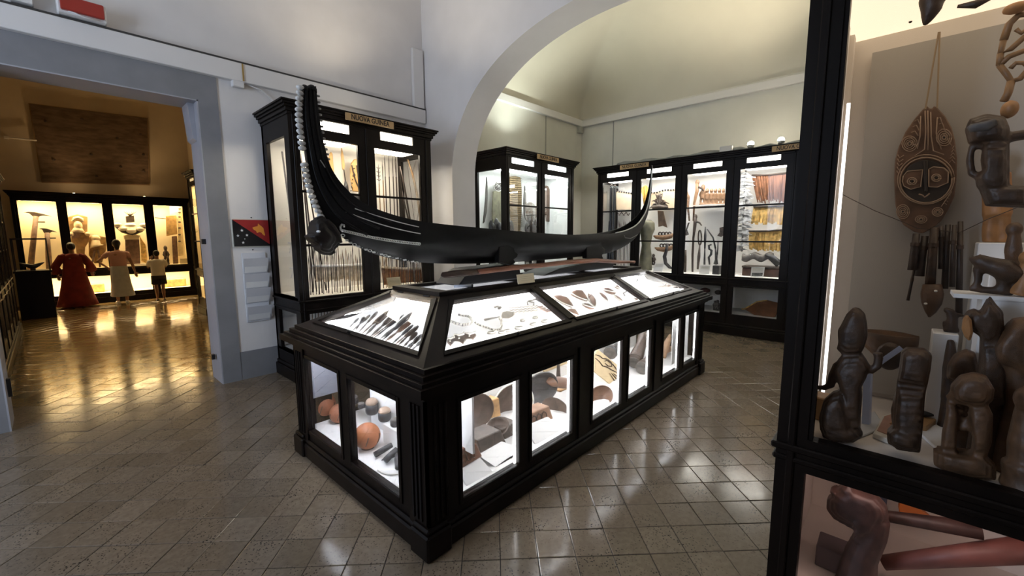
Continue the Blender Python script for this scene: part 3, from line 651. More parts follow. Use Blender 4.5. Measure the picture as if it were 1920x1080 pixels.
def inlay(px, py, kind, mb):
    p, n = cast(px, py)
    if p is None: return
    k = mpp(px, py, 'Y', p.y); u_ = (RT-n*RT.dot(n)).normalized(); v_ = n.cross(u_)
    if kind == 'ring': mb.tube([p+n*.003+(u_*math.cos(a)+v_*math.sin(a))*3.2*k for a in [i*math.pi/5 for i in range(11)]], .85*k, 5)
    elif kind == 'sq': mb.tube([p+n*.003+(u_*math.cos(a)+v_*math.sin(a)*1.15)*2.0*k for a in [i*math.pi/4 for i in range(9)]], .9*k, 5)
    elif kind == 'dash': mb.tube([p+n*.003-u_*3*k-v_*1.2*k, p+n*.003+u_*3*k-v_*2.2*k], .85*k, 5); mb.tube([p+n*.003-u_*3*k+v_*1.8*k, p+n*.003+u_*3*k+v_*.8*k], .85*k, 5)
    else: mb.ell(p+n*.002, .9*k, 6, 4)
mb = MB()
for i in range(46):
    t = i/45; inlay(643+143*t, 432+25*t+3.5*math.sin(t*3.1), 'sq', mb)
o = mb.build('shell_inlay', NACRE, cn)
mb = MB()
for i, k in enumerate('ring dash dash ring dash dot dash ring dash dot dash ring dash dot dash dot dash dot dash ring dot ring'.split()):
    t = i/21; inlay(643+152*t, 441+62*t**.62-9*t, k, mb)
mb.build('lower_inlay', NACRE, cn)
mb = MB(); pr_ = [cast(x, y)[0] for x, y in ((642, 434), (638, 430), (637, 425), (640, 421), (644, 422), (644, 426))]; pr_ = [p for p in pr_ if p is not None]
if len(pr_) > 2: mb.tube([p+Vector((0, -.006, 0)) for p in pr_], .007, 6); mb.build('inlay_curl', NACRE, cn, smooth=True)
for row, c0 in (([(600+3*i, 300+i*i*.18+4*i) for i in range(6)], 0), ([(665+10*i, 391+3.6*i-.06*i*i) for i in range(13)], 0), ([(648+10*i, 397+4.2*i-.09*i*i) for i in range(15)], 0)):
    pp = [cast(x, y)[0] for x, y in row]; pp = [p+Vector((0, -.003, 0)) for p in pp if p is not None]
    if len(pp) > 2: MB().tube(pp, .0035, 5).build('incised_line', NACRE, cn)
for row in ([(1206, 398), (1204, 404), (1196, 416), (1184, 424), (1170, 432)],): pass
mb = MB(); mb.tube([mids[i][0]+Vector((-.004, -mids[i][2]*.95, .004)) for i in range(64, 93)], .008, 6); mb.build('stern_edging', NACRE, cn, smooth=True)
for row in ([(1170, 441), (1172, 446), (1182, 447), (1195, 440), (1205, 428)], [(1153, 474), (1165, 461), (1182, 452), (1190, 450)]):
    pp = [cast(x, y)[0] for x, y in row]; pp = [p+Vector((0, -.003, 0)) for p in pp if p is not None]
    if len(pp) > 2: MB().tube(pp, .004, 5).build('stern_line', M('grey_line', (.25, .25, .24), .5), cn)
# carved brackets low on the hull side
for cx, cy in ((962, 474), (1126, 466)):
    out = [(cx-26, cy-12), (cx-8, cy-16), (cx+2, cy-10), (cx+4, cy-3), (cx+10, cy+2), (cx+8, cy+9), (cx+2, cy+13), (cx+6, cy+18), (cx-4, cy+24), (cx-26, cy+18)]
    p, n = cast(cx, cy); yv = (p.y if p is not None else 2.5)-.03
    slab(out, 'Y', yv, .06).build('carved_bracket', HULL, cn, bevel=.006)
# figurehead under the prow
mb = MB(); FY = 2.60
fo = [(594, 408), (605, 404), (613, 410), (622, 424), (630, 431), (638, 442), (640, 453), (635, 463), (629, 467), (630, 474), (622, 479), (610, 478), (602, 474), (599, 467), (605, 463), (597, 460), (588, 456), (582, 447), (579, 442), (590, 438), (590, 431), (590, 420)]
fcx, fcy = 609, 442
for sc, tk in ((1, .05), (.86, .11), (.68, .15), (.45, .17)): slab([(fcx+(x-fcx)*sc, fcy+(y-fcy)*sc) for x, y in fo], 'Y', FY-tk/2, tk, mb)
ptube(mb, [(612, 412), (624, 424), (634, 440), (640, 456)], [4, 5, 5, 3], 'Y', FY-.05); ptube(mb, [(600, 448), (590, 447), (580, 444)], [8, 6, 2], 'Y', FY-.03)
fg = fuse(mb, .007, 3).build('figurehead', M('figure_black', (.010, .007, .006), .5, spec=.25), cn, smooth=True)
fg['label'] = 'black carved head with a white shell eye under the prow'
mb = MB(); pell(mb, 597, 434, 3.2, 2.2, 'Y', FY-.075, .02); mb.build('shell_eye', M('shell_white', (.8, .8, .78), .3), fg, smooth=True)
# cradles, paddle, label card on the case top
for nm, ex in (([(872, 520), (893, 506), (940, 500), (975, 496), (977, 515), (985, 545), (860, 545)], 'left'), ([(1030, 512), (1052, 503), (1085, 497), (1140, 488), (1152, 492), (1150, 520), (1020, 520)], 'right')):
    pts = [at(x, y, 'Y', 2.50) for x, y in nm]; pts = [Vector((p.x, 2.50, max(p.z, ST+.019))) for p in pts]
    mb = MB().prism(pts, (0, .30, 0)); mb.solo('canoe_cradle', 'black cradle block under the canoe, nearer its %s' % ('prow' if ex == 'left' else 'stern'), 'support', M('navy_black', (.012, .012, .016), .5), bevel=.01)
PAD = M('red_brown_paddle', (.19, .065, .03), .4, noise=.35, scale=6, stretch=(.3, 1, 1)); PADD = M('dark_paddle_blade', (.045, .022, .014), .45, noise=.3, scale=6)
t = thing('paddle', 'slender red-brown wooden paddle lying beneath the canoe', 'paddle', at(1000, 503, 'Y', 2.44))
mb = MB(); ptube(mb, [(895, 510), (960, 502), (1010, 498), (1060, 492), (1120, 488), (1160, 491), (1190, 491)], [5, 5, 4.5, 4.5, 4, 3.5, 2.0], 'Y', 2.44, 10, 1); mb.build('shaft', PAD, t, smooth=True)
mb = MB(); ptube(mb, [(827, 517), (832, 516), (850, 513.5), (880, 511), (905, 509)], [1.5, 7, 8, 7.5, 4.5], 'Y', 2.44, 10, .5); mb.build('blade', PADD, t, smooth=True)
a0 = at(972, 533, 'Z', ST+.019); t = thing('label_card', 'cream label card standing on the edge of the table case under the canoe', 'label card', a0)
b0 = at(1003, 529, 'Z', ST+.019); h_ = Vector((0, .015, .075)); mb = MB().prism([a0, b0, b0+h_, a0+h_], (0, .006, 0)); mb.build('card', CARD, t)
q = (b0-a0)
for k in (.3, .5, .7): mb = MB().prism([a0+q*.15+h_*k+Vector((0, -.0006, 0)), a0+q*.85+h_*k+Vector((0, -.0006, 0)), a0+q*.85+h_*(k+.03)+Vector((0, -.0006, 0)), a0+q*.15+h_*(k+.03)+Vector((0, -.0006, 0))], (0, .0004, 0)); mb.build('printed_line', M('pale_print', (.45, .40, .28), .8), t)
t = thing('glass_tube', 'small clear glass tube lying on the flat top near the prow', 'tube', at(863, 537, 'Z', ST+.02))
a0 = at(851, 537, 'Z', ST+.03); b0 = at(884, 536, 'Z', ST+.03); MB().tube([a0, b0], .012, 10).build('tube', M('pale_tube', (.55, .58, .66), .15), t, smooth=True); MB().tube([b0, b0+(b0-a0).normalized()*.012], .013, 10).build('stopper', BLACK, t)
# ================================================================ what lies in the table case
BROWN = M('brown_carved_wood', (.13, .075, .05), .5, noise=.35, scale=14, bump=.2)
DBROWN = M('dark_carved_wood', (.055, .038, .03), .5, noise=.4, scale=14, bump=.2)
TAN = M('tan_wood', (.42, .24, .10), .55, noise=.25, scale=12, bump=.1)
TERRA = M('terracotta', (.30, .105, .05), .6, noise=.25, scale=10, bump=.1)
GREYW = M('greyed_wood', (.12, .108, .10), .55, noise=.35, scale=16, bump=.2)
DGREY = M('charcoal_wood', (.035, .033, .036), .5, noise=.4, scale=14)
PALEW = M('pale_shell', (.72, .69, .62), .4, noise=.1, scale=20)
def K(c, ox, oy, s): return (ox+c[0]/s, oy+c[1]/s)
# lime spatulas fanned out under the sloping end pane
sp = [((895, 370), (600, 690), 3.0, 3.4, 'slim grey knob-headed', DBROWN), ((780, 420), (505, 665), 3.0, 3, 'short faded', GREYW), ((600, 470), (460, 610), 2.6, 2.2, 'smallest faded', GREYW), ((1080, 360), (700, 740), 6.0, 6.5, 'club-headed dark', DBROWN), ((1190, 390), (780, 760), 5.6, 5, 'openwork-handled dark', DBROWN), ((1310, 410), (835, 785), 3.2, 2.6, 'narrow black', DGREY), ((1480, 370), (930, 800), 6.0, 5.5, 'broadest tan-grey', GREYW), ((1430, 510), (1000, 845), 5.4, 5, 'plump brown-grey', BROWN), ((1450, 575), (1110, 880), 3.6, 3, 'thin dark-grey', DGREY), ((1530, 590), (1210, 900), 4.4, 4, 'banded dark', DBROWN), ((1510, 690), (1290, 925), 4.2, 4.4, 'shell-bound dark', DBROWN), ((1600, 720), (1335, 945), 4.4, 3, 'curved black', DGREY), ((1600, 815), (1410, 985), 3.2, 2.4, 'short black', DGREY), ((690, 450), (560, 650), 3.0, 3.4, 'stubby knobbed', DBROWN), ((1000, 400), (650, 715), 3.4, 3.0, 'slender brown', BROWN), ((1250, 440), (800, 772), 3.0, 3.0, 'bone-white tipped', BROWN), ((1370, 470), (960, 820), 3.4, 3.0, 'straight plain black', DGREY), ((1480, 620), (1160, 890), 3.0, 2.6, 'reddish slim', BROWN), ((1560, 760), (1370, 965), 3.0, 2.6, 'stained brown', DBROWN)]
for hd, tl, w_, kn, ds, mt in sp:
    a = K(hd, 600, 540, 8.31); b = K(tl, 600, 540, 8.31); pa = at(*a, 'E', .014); pb = at(*b, 'E', .008)
    t = thing('lime_spatula', ds+' lime spatula in the fan under the end pane of the table case', 'spatula', (pa+pb)/2-_ne*.012, 'lime spatulas under the end pane')
    k = .0033; m1 = pa.lerp(pb, .12); m2 = pa.lerp(pb, .45); m3 = pa.lerp(pb, .58)
    MB().tube([pa, m1, pa.lerp(pb, .3), m2, m3], [k*kn*.5, k*kn, k*w_, k*w_*.8, k*w_*.25], 8, .45).build('handle', mt, t, smooth=True)
    MB().tube([m3, pa.lerp(pb, .8), pb], [k*w_*.34, k*w_*.5, k*.6], 6, .5).build('blade', mt, t, smooth=True)
# necklaces of alternating beads
def necklace(pts, label, n, r_):
    P = [at(*K(p, 830, 540, 8), 'L', r_) for p in pts]; t = thing('bead_necklace', label, 'necklace', P[len(P)//2])
    L = [0]
    for a, b in zip(P[:-1], P[1:]): L.append(L[-1]+(b-a).length)
    for i in range(n):
        s = L[-1]*i/(n-1); j = max(k for k in range(len(L)-1) if L[k] <= s+1e-9); q = P[j].lerp(P[j+1], (s-L[j])/(L[j+1]-L[j])); d = (P[j+1]-P[j]).normalized()
        MB().tube([q-d*r_*.8, q+d*r_*.8], r_*(1 if i % 2 else .8), 7).build('bead', PALEW if i % 2 else DGREY, t, smooth=True)
necklace([(250, 400), (360, 415), (420, 440), (440, 500), (400, 540), (300, 555), (200, 530), (130, 500)], 'black-and-white bead necklace curled above the brown breast ornament', 30, .011)
necklace([(490, 520), (560, 560), (650, 590), (740, 620), (800, 630), (860, 615), (885, 570), (880, 500), (850, 460)], 'smaller black-and-white bead necklace trailing to the fibre pouch', 34, .008)
t = thing('breast_ornament', 'brown woven breast ornament edged with white tusk crescents', 'ornament', at(*K((300, 760), 830, 540, 8), 'L', 0))
pts = [(70, 765), (150, 740), (190, 690), (300, 700), (330, 665), (400, 680), (480, 665), (510, 700), (460, 760), (400, 770), (320, 790), (310, 840), (220, 800), (130, 850), (80, 800)]
slab([K(p, 830, 540, 8) for p in pts], 'L', .018, .017).build('woven_body', BROWN, t, bevel=.004)
for cr_ in ([(60, 750), (110, 762), (165, 735), (172, 690)], [(180, 690), (240, 712), (310, 690), (315, 650)], [(330, 670), (400, 692), (480, 665), (492, 650)], [(140, 860), (170, 815), (240, 815), (310, 855)], [(320, 830), (350, 780), (420, 770), (470, 800)], [(500, 760), (530, 745), (570, 755)]):
    MB().tube([at(*K(p, 830, 540, 8), 'L', .018) for p in cr_], [.005]+[.009]*(len(cr_)-2)+[.003], 7).build('tusk', PALEW, t, smooth=True)
for p in ((110, 795), (245, 750), (400, 718)): MB().ell(at(*K(p, 830, 540, 8), 'L', .02), .006, 8, 5).build('stud', PALEW, t, smooth=True)
def lay(name, label, cat, mat, pts, ox, oy, s, h=.012, z=None, bevel=.003, group=None):
    return slab([K(p, ox, oy, s) for p in pts], 'L', h, h-.001).solo(name, label, cat, mat, group, bevel=bevel)
FAINT = M('bleached_fibre', (.66, .60, .54), .8, noise=.12, scale=25); PINK = M('pinkish_fibre', (.60, .42, .36), .8, noise=.2, scale=20)
lay('fibre_pouch', 'pale fringed fibre pouch in the middle of the first long pane', 'pouch', FAINT, [(880, 350), (960, 330), (1090, 360), (1080, 430), (1000, 470), (890, 465), (860, 420)], 830, 540, 8, .03, bevel=.01)
t = thing('feather_ornament', 'small curled grey ornament standing at the head of the fibre pouch', 'ornament', at(*K((840, 340), 830, 540, 8), 'L', 0)); c = t.location
MB().tube([c+Vector((0, 0, .02)), c+Vector((.03, .01, .02)), c+Vector((.035, .04, .025)), c+Vector((.0, .05, .025)), c+Vector((-.015, .025, .02))], [.012, .012, .010, .009, .004], 7).build('curl', GREYW, t, smooth=True); MB().tube([c+Vector((0, .03, .02)), c+Vector((.0, .09, .03))], [.007, .002], 6).build('quill', GREYW, t)
mb = MB().tube([at(*K((630, 475), 830, 540, 8), 'L', .01), at(*K((860, 430), 830, 540, 8), 'L', .01)], [.009, .005], 7); mb.solo('bone_rod', 'speckled bone rod beside the smaller bead necklace', 'rod', GREYW, smooth=True)
for i, (y0, ds) in enumerate(((300, 'upper'), (335, 'middle'), (370, 'lower'))):
    P = [at(*K((1000+420*j/14, y0-(35*j/14)+(6 if j % 2 else -6)), 830, 540, 8), 'L', .006) for j in range(15)]
    MB().tube(P, .0045, 5).solo('shell_string', ds+' pale shell string laid out right of the fibre pouch', 'necklace', FAINT, 'shell strings right of the pouch', smooth=True)
mb = MB().tube([at(*K(p, 830, 540, 8), 'L', .008) for p in ((1365, 260), (1370, 220), (1280, 195), (1265, 215), (1275, 250))], .006, 6); mb.tube([at(*K(p, 830, 540, 8), 'L', .008) for p in ((1280, 195), (1400, 165), (1480, 220))], .007, 6); mb.solo('wire_armlet', 'grey looped armlet at the upper right of the first long pane', 'armlet', GREYW, smooth=True)
for i, (x, y) in enumerate(((1440, 280), (1480, 305), (1520, 325), (1560, 345))):
    lay('barbed_pendant', ('topmost', 'second', 'third', 'lowest')[i]+' pinkish barbed pendant near the right edge of the first long pane', 'pendant', PINK, [(x-25, y-8), (x+60, y-18), (x+75, y-5), (x+10, y+14)], 830, 540, 8, .01, group='barbed pendants')
for i, (x, y, r_) in enumerate(((735, 695, 34), (890, 690, 30), (970, 668, 28), (1150, 622, 40), (1360, 565, 34), (1530, 520, 34), (1200, 510, 22), (1390, 465, 26))):
    ds = ('first', 'second', 'third', 'fourth', 'fifth', 'sixth')[i]+' grey carved shell from the left along the first long pane' if i < 6 else ('left' if i == 6 else 'right')+' one of two small grey buckles below the pink pendants'
    t = thing('carved_shell', ds, 'shell', at(*K((x, y), 830, 540, 8), 'L', 0), 'carved shells in the first long pane'); c = t.location; q = r_/34
    MB().ell(c+Vector((0, 0, .010)), (.038*q, .026*q, .010), 10, 6).build('disc', GREYW, t, smooth=True)
    MB().tube([c+Vector((.03*q*math.cos(a), .02*q*math.sin(a), .018)) for a in [j*math.pi/5 for j in range(11)]], .004, 5).build('rim', PALEW, t)
# second long pane: leaf-shaped pendants of brown bark and pale cane
REDB = M('reddish_bark', (.20, .105, .075), .7, noise=.3, scale=18)
lf = [((175, 370), (430, 500), 70, 'lowest-left large'), ((400, 330), (610, 415), 100, 'large rib-patterned'), ((245, 360), (400, 420), 24, 'narrow'), ((460, 305), (590, 415), 30, 'straight dark'), ((540, 470), (700, 515), 46, 'pointed'), ((620, 330), (700, 500), 40, 'slender upright'), ((745, 315), (860, 430), 26, 'plain reddish'), ((800, 290), (960, 320), 62, 'bean-shaped'), ((930, 350), (1050, 440), 22, 'thin trailing'), ((350, 540), (500, 610), 50, 'bottom-most striped'), ((940, 240), (1010, 275), 30, 'small curled'), ((1190, 395), (1225, 425), 24, 'tiny brown')]
for a, b, w_, ds in lf:
    pa = at(*K(a, 1010, 500, 6.62), 'L', .010); pb = at(*K(b, 1010, 500, 6.62), 'L', .010); t = thing('leaf_pendant', ds+' brown bark pendant with pale edge under the middle long pane', 'pendant', pa.lerp(pb, .5)-_nl*.01, 'bark pendants under the middle pane')
    k = w_*.00085
    MB().tube([pa, pa.lerp(pb, .25), pa.lerp(pb, .55), pa.lerp(pb, .85), pb], [k*.2, k*.8, k, k*.5, k*.1], 10, .14).build('bark_face', REDB, t, smooth=True)
    d = (pb-pa).normalized(); s_ = Vector((-d.y, d.x, 0))
    for sg in (-1, 1): MB().tube([pa+Vector((0, 0, .004)), pa.lerp(pb, .25)+s_*sg*k*.85+Vector((0, 0, .004)), pa.lerp(pb, .55)+s_*sg*k*1.05+Vector((0, 0, .004)), pa.lerp(pb, .85)+s_*sg*k*.55+Vector((0, 0, .004)), pb], .0055, 6).build('cane_edge', PALEW, t, smooth=True)
mb = MB(); P = [at(*K(p, 1010, 500, 6.62), 'L', .008) for p in ((1010, 240), (1100, 300), (1050, 330), (1070, 360))]; mb.tube(P, .006, 6); mb.solo('hooked_wire', 'thin grey hooked wire right of the bean-shaped pendant', 'hook', GREYW, smooth=True)
# third long pane
c = at(*K((1240, 190), 1010, 500, 6.62), 'L', 0); t = thing('insect_ornament', 'small dark three-legged ornament under the last long pane', 'ornament', c)
for dx, dy in ((-.05, .01), (.05, .01), (.0, -.05)): MB().tube([c+Vector((0, 0, .04)), c+Vector((dx, dy, .005))], [.008, .004], 6).build('leg', DGREY, t)
for i, (p, q) in enumerate((((1480, 250), (1720, 240)), ((1560, 320), (1640, 310)), ((1700, 230), (1770, 262)))):
    a, b = at(*K(p, 1010, 500, 6.62), 'L', .01), at(*K(q, 1010, 500, 6.62), 'L', .01)
    MB().tube([a, a.lerp(b, .5), b], [.004, .022, .002], 8, .3).solo('pale_feather', ('longest', 'short', 'grey-tipped')[i]+' pale feather under the last long pane', 'feather', FAINT, 'pale feathers', smooth=True)

# ---------------------------------------------------------------- lower compartment, short end
FZ = .216
def pot(px, py, r_, xv, label, mat, neck=0, squash=1.0, name='gourd_vessel'):
    c = at(px, py, 'X', xv); R_ = r_*mpp(px, py, 'X', xv); c.z = max(c.z, FZ+R_*squash*.97); t = thing(name, label, 'vessel', (c.x, c.y, FZ))
    MB().lathe(c, [(R_*math.cos(a), R_*squash*math.sin(a)) for a in [-1.35+.27*i for i in range(11)]], 24).build('bowl', mat, t, smooth=True)
    MB().lathe((c.x, c.y, FZ), [(R_*.5, 0), (R_*.5, .008), (R_*.35, .012)], 16).build('foot', DBROWN, t)
    for i in range(6):
        a = i*1.05; MB().tube([c+Vector((R_*math.cos(a+s*.12), R_*math.sin(a+s*.12), 0))*math.cos(.35*s-.1)*1.0+Vector((0, 0, R_*squash*math.sin(.35*s-.1))) for s in (-1, -.3, .3, 1)], .004, 5).build('painted_stroke', DBROWN, t)
    if neck: MB().tube([c+Vector((0, 0, R_*squash*.9)), c+Vector((0, 0, R_*squash*.9+neck))], [R_*.14, R_*.17], 10).build('neck', BROWN, t)
    return t
pot(606, 790, 22, 1.45, 'round terracotta gourd vessel with a tall stick neck in the end pane', TERRA, .10)
pot(637, 800, 16, 1.50, 'terracotta gourd vessel half hidden by the post of the end panes', TERRA)
pot(689, 828, 22, 1.44, 'round orange terracotta vessel in front of the dark cups', M('orange_clay', (.36, .12, .045), .55, noise=.2, scale=8))
def blk(name, label, x0, x1, y0, y1, z0, z1): MB().box(x0, x1, y0, y1, z0, z1).solo(name, label, 'plinth', WHITE, bevel=.003)
blk('display_step', 'low white display step behind the orange vessel in the end pane', 1.56, 1.65, 2.1, 2.75, FZ, .36)
cups = [(664, 755, 8, 14, 'leftmost tall dark cup on the white step', 0), (679, 776, 6, 12, 'small dark cup left of the pale-bellied one', 0), (698, 764, 11, 17, 'dark cup with a pale round belly in the middle', 1), (722, 782, 11, 18, 'larger dark cup with an orange-lit round belly', 1), (741, 795, 8, 12, 'dark cup at the right end of the row', 0)]
for x, y, rx, ry, lab, ball in cups:
    c = at(x, y+ry, 'X', 1.60); k = mpp(x, y, 'X', 1.60); t = thing('dark_cup', lab, 'cup', Vector((c.x, c.y, .362)), 'dark cups on the white step'); z0 = .362; hgt = max(.05, at(x, y-ry, 'X', 1.60).z-z0)
    MB().lathe((c.x, c.y, z0), [(rx*k*.8, 0), (rx*k, hgt*.15), (rx*k, hgt*.6), (rx*k*.9, hgt*.62)], 16).build('cup_body', DGREY, t, smooth=True)
    MB().ell((c.x, c.y, z0+hgt*.72), (rx*k*.95, rx*k*.95, hgt*.28), 14, 9).build('lid', GREYW if not ball else M('pale_gourd', (.42, .30, .22), .5, noise=.2, scale=10), t, smooth=True)
for i, (a, b, r0) in enumerate((((703, 862), (735, 834), 5), ((722, 864), (744, 842), 5.5), ((716, 878), (748, 850), 3.5), ((747, 876), (745, 850), 6))):
    pa = at(*a, 'X', 1.40); pb = at(*b, 'X', 1.50); k = mpp(*a, 'X', 1.45); pa.z = max(pa.z, FZ+r0*k)
    MB().tube([pa, pa.lerp(pb, .5), pb], [r0*k*(.3 if i == 2 else 1), r0*k, r0*k*.8], 9).solo('stone_pounder', ('left thick', 'middle thick', 'sharp pointed', 'right upright')[i]+' charcoal pounder on the floor of the end pane', 'pounder', DGREY, 'charcoal pounders', smooth=True)
MB().tube([at(x, y, 'Z', FZ+.006) for x, y in ((708, 881), (718, 887), (733, 890), (746, 889))], [.004, .007, .009, .004], 6).solo('shell_string', 'thin pale shell string lying on the floor of the end pane', 'necklace', PALEW, smooth=True)
# ---------------------------------------------------------------- lower compartment, long side
def yfl(px, py): return at(px, py, 'Z', FZ).y
def bowl(px, py, r_, yv, axis, label, mat, rimmat=None, asp=1.0, depth=.45, name='wooden_bowl', cat='bowl', rolld=0.0):
    c = at(px, py, 'Y', yv); k = mpp(px, py, 'Y', yv); q = r_*k; ax_ = Vector(axis).normalized(); rot = Vector((0, 0, 1)).rotation_difference(ax_).to_matrix() @ Matrix.Rotation(rolld, 3, 'Z')
    t = thing(name, label, cat, Vector((c.x, c.y, max(FZ, c.z-q))))
    prof = [(q*.12, -q*depth), (q*.55, -q*depth*.9), (q*.88, -q*depth*.45), (q, 0), (q*.93, q*.02), (q*.8, -q*depth*.35), (q*.5, -q*depth*.72), (q*.08, -q*depth*.8)]
    MB().lathe(c, prof, 26, rot, 1, asp).build('bowl_body', mat, t, smooth=True)
    ring_ = [c+rot @ Vector((q*.965*math.cos(a), q*.965*asp*math.sin(a), q*.015)) for a in [2*math.pi*i/26 for i in range(27)]]
    MB().tube(ring_, q*.04, 6).build('rim', rimmat or mat, t, smooth=True); return t
GB = M('grey_brown_wood', (.085, .058, .045), .5, noise=.3, scale=9)
bowl(893, 770, 34, 2.34, (-.6, -1, .15), 'plain grey-brown bowl leaning upright behind the white partition', GB, asp=.9)
bowl(963, 757, 42, 2.38, (-.45, -1, .28), 'large leaning bowl with a white dotted rim', GB, PALEW, asp=.85)
bowl(933, 800, 24, 2.14, (-.3, -.5, .9), 'shallow oval bowl in front of the dotted-rim bowl', GB, asp=.75)
bowl(1014, 729, 36, 2.34, (-.5, -1, .12), 'dark slate-grey bowl leaning upright behind the carved block', M('slate_wood', (.07, .065, .065), .45, noise=.3, scale=8), asp=.78)
bowl(1041, 768, 20, 2.12, (-.9, -.3, .35), 'small brown bowl tilted on its side beside the carved block', GB, asp=1.35)
t_ = bowl(1126, 744, 30, yfl(1126, 752), (-.25, -.62, .75), 'boat-shaped brown dish with a pointed lip', M('warm_brown_wood', (.15, .075, .045), .45, noise=.25, scale=9), asp=.62)
a, b = at(1146, 747, 'Y', yfl(1126, 752)), at(1158, 738, 'Y', yfl(1126, 752)); MB().tube([a, b], [.03, .004], 8, .4).build('pointed_lip', BROWN, t_, smooth=True)
def quadbox(px4, yv, d, label, mat, name, cat, bevel=.006, extra=None):
    pts = [at(x, y, 'Y', yv) for x, y in px4]; base = Vector((sum(p.x for p in pts)/4, yv+d/2, min(p.z for p in pts))); t = thing(name, label, cat, base)
    MB().prism(pts, (0, d, 0)).build('body', mat, t, bevel=bevel); return t, pts
def carved(t, pts, mat, n=5):
    a, b, c, d = pts
    for i in range(n):
        u0 = .12+.76*i/n; P = [a.lerp(b, u0+.12*math.cos(s)).lerp(d.lerp(c, u0+.12*math.cos(s)), .5+.28*math.sin(s))+Vector((0, -.002, 0)) for s in [j*math.pi/4 for j in range(9)]]
        MB().tube(P, .004, 5).build('carved_scroll', mat, t)
t, p_ = quadbox([(866, 843), (893, 831), (905, 856), (867, 879)], 1.93, .12, 'pinkish-brown carved block bowl at the left end of the long side', M('pink_brown', (.22, .10, .06), .55, noise=.2, scale=10, bump=.2), 'carved_block', 'bowl'); carved(t, p_, BROWN, 3)
quadbox([(894, 826), (939, 806), (950, 831), (905, 857)], 2.0, .16, 'dark brown trough bowl standing on a white slope', DBROWN, 'trough_bowl', 'bowl')
quadbox([(940, 806), (970, 790), (970, 822), (950, 830)], 2.1, .14, 'dark trough bowl half behind the upright lamp', DBROWN, 'trough_bowl', 'bowl')
t, p_ = quadbox([(996, 775), (1030, 761), (1038, 785), (996, 804)], 2.0, .12, 'tan block bowl carved with scrolls below the slate-grey bowl', M('light_carved', (.26, .14, .085), .55, noise=.2, scale=10, bump=.2), 'carved_block', 'bowl'); carved(t, p_, DBROWN, 3)
quadbox([(919, 752), (936, 746), (940, 780), (921, 785)], 2.36, .10, 'ochre wooden stand between the leaning bowls', TAN, 'wooden_stand', 'stand')
quadbox([(1050, 733), (1069, 727), (1069, 748), (1056, 745)], 2.36, .10, 'ochre wooden stand under the long shallow trough', TAN, 'wooden_stand', 'stand')
mb = MB(); ptube(mb, [(1026, 717), (1034, 716), (1050, 717), (1066, 719), (1074, 716)], [3, 10, 12, 11, 6], 'Y', 2.30, 10, .6); mb.solo('long_trough', 'long shallow brown trough high in the second pane', 'bowl', M('warm_brown_wood', (.15, .075, .045)), smooth=True)
t = thing('fibre_tassel', 'dark hanging fibre tassel above the long trough', 'tassel', at(1047, 707, 'Y', 2.40))
for i in range(6): mb = MB(); ptube(mb, [(1047+(i-2.5)*.6, 682), (1047+(i-2.5)*1.4, 706)], [1.2, .7], 'Y', 2.40, 5); mb.build('strand', DBROWN, t)
quadbox([(1020, 692), (1069, 672), (1069, 680), (1022, 699)], 2.52, .03, 'pale tan plank along the back of the second pane', M('pale_tan_board', (.55, .42, .24), .6, noise=.1), 'plank', 'plank')
# carved board with a long bird pattern
BOARD = M('cream_board', (.68, .52, .30), .6, noise=.06, scale=8); PATT = M('dark_pattern', (.06, .035, .02), .6)
t = thing('carved_board', 'cream board with a black bird pattern slanting across the middle panes', 'carved board', at(1170, 740, 'Y', 2.2))
pts = [(1115, 667), (1121, 655), (1201, 719), (1188, 731), (1160, 733), (1115, 697)]
P = [at(x, y, 'Y', 2.0+.0028*(y-655)*-1+.30) for x, y in pts]; MB().prism(P, (0, .02, 0)).build('board', BOARD, t)
def bp_(x, y): return at(x, y, 'Y', 2.30-.0028*(y-655)-.004)
for pl in ([(1117, 665), (1124, 667), (1130, 672), (1136, 672), (1142, 678), (1150, 684), (1156, 692), (1161, 697)], [(1116, 671), (1124, 678), (1130, 686), (1138, 688), (1148, 694), (1158, 699)], [(1134, 678), (1140, 674), (1147, 680), (1147, 687), (1140, 686), (1135, 681)], [(1143, 700), (1150, 710), (1158, 722), (1160, 727)], [(1146, 699), (1154, 708), (1161, 718)], [(1150, 700), (1158, 706), (1162, 711)], [(1180, 706), (1190, 713), (1194, 718)], [(1178, 711), (1188, 720)], [(1177, 717), (1184, 724)]):
    MB().tube([bp_(*q) for q in pl], [.003]+[.006]*(len(pl)-2)+[.003], 6).build('painted_line', PATT, t)
def drum(a, b, r0, r1, r2, yv, label, mat):
    pa, pb = at(*a, 'Y', yv), at(*b, 'Y', yv+.12); k = mpp(*a, 'Y', yv); t = thing('hand_drum', label, 'drum', Vector((pa.x, pa.y, max(FZ, pa.z-r0*k))))
    MB().tube([pa, pa.lerp(pb, .15), pa.lerp(pb, .55), pb], [r0*k, r0*k*.98, r1*k, r2*k], 18).build('drum_body', mat, t, smooth=True)
    d = (pa-pb).normalized(); MB().tube([pa, pa+d*.006], [r0*k*.96, r0*k*.9], 18).build('drum_skin', GREYW, t)
    MB().tube([pa-d*.05, pa-d*.062], [r0*k*1.04, r0*k*1.04], 18).build('binding', DBROWN, t)
drum((1144, 662), (1164, 636), 12, 8, 12, 2.30, 'black drum leaning at the top of the third pane', DGREY)
drum((1189, 680), (1212, 622), 13, 9, 13, yfl(1189, 692), 'tall grey-brown drum leaning back in the fourth pane', GB)
drum((1204, 690), (1224, 668), 12, 9, 12, yfl(1205, 701), 'short grey-brown drum lying with its skin to the glass', GB)
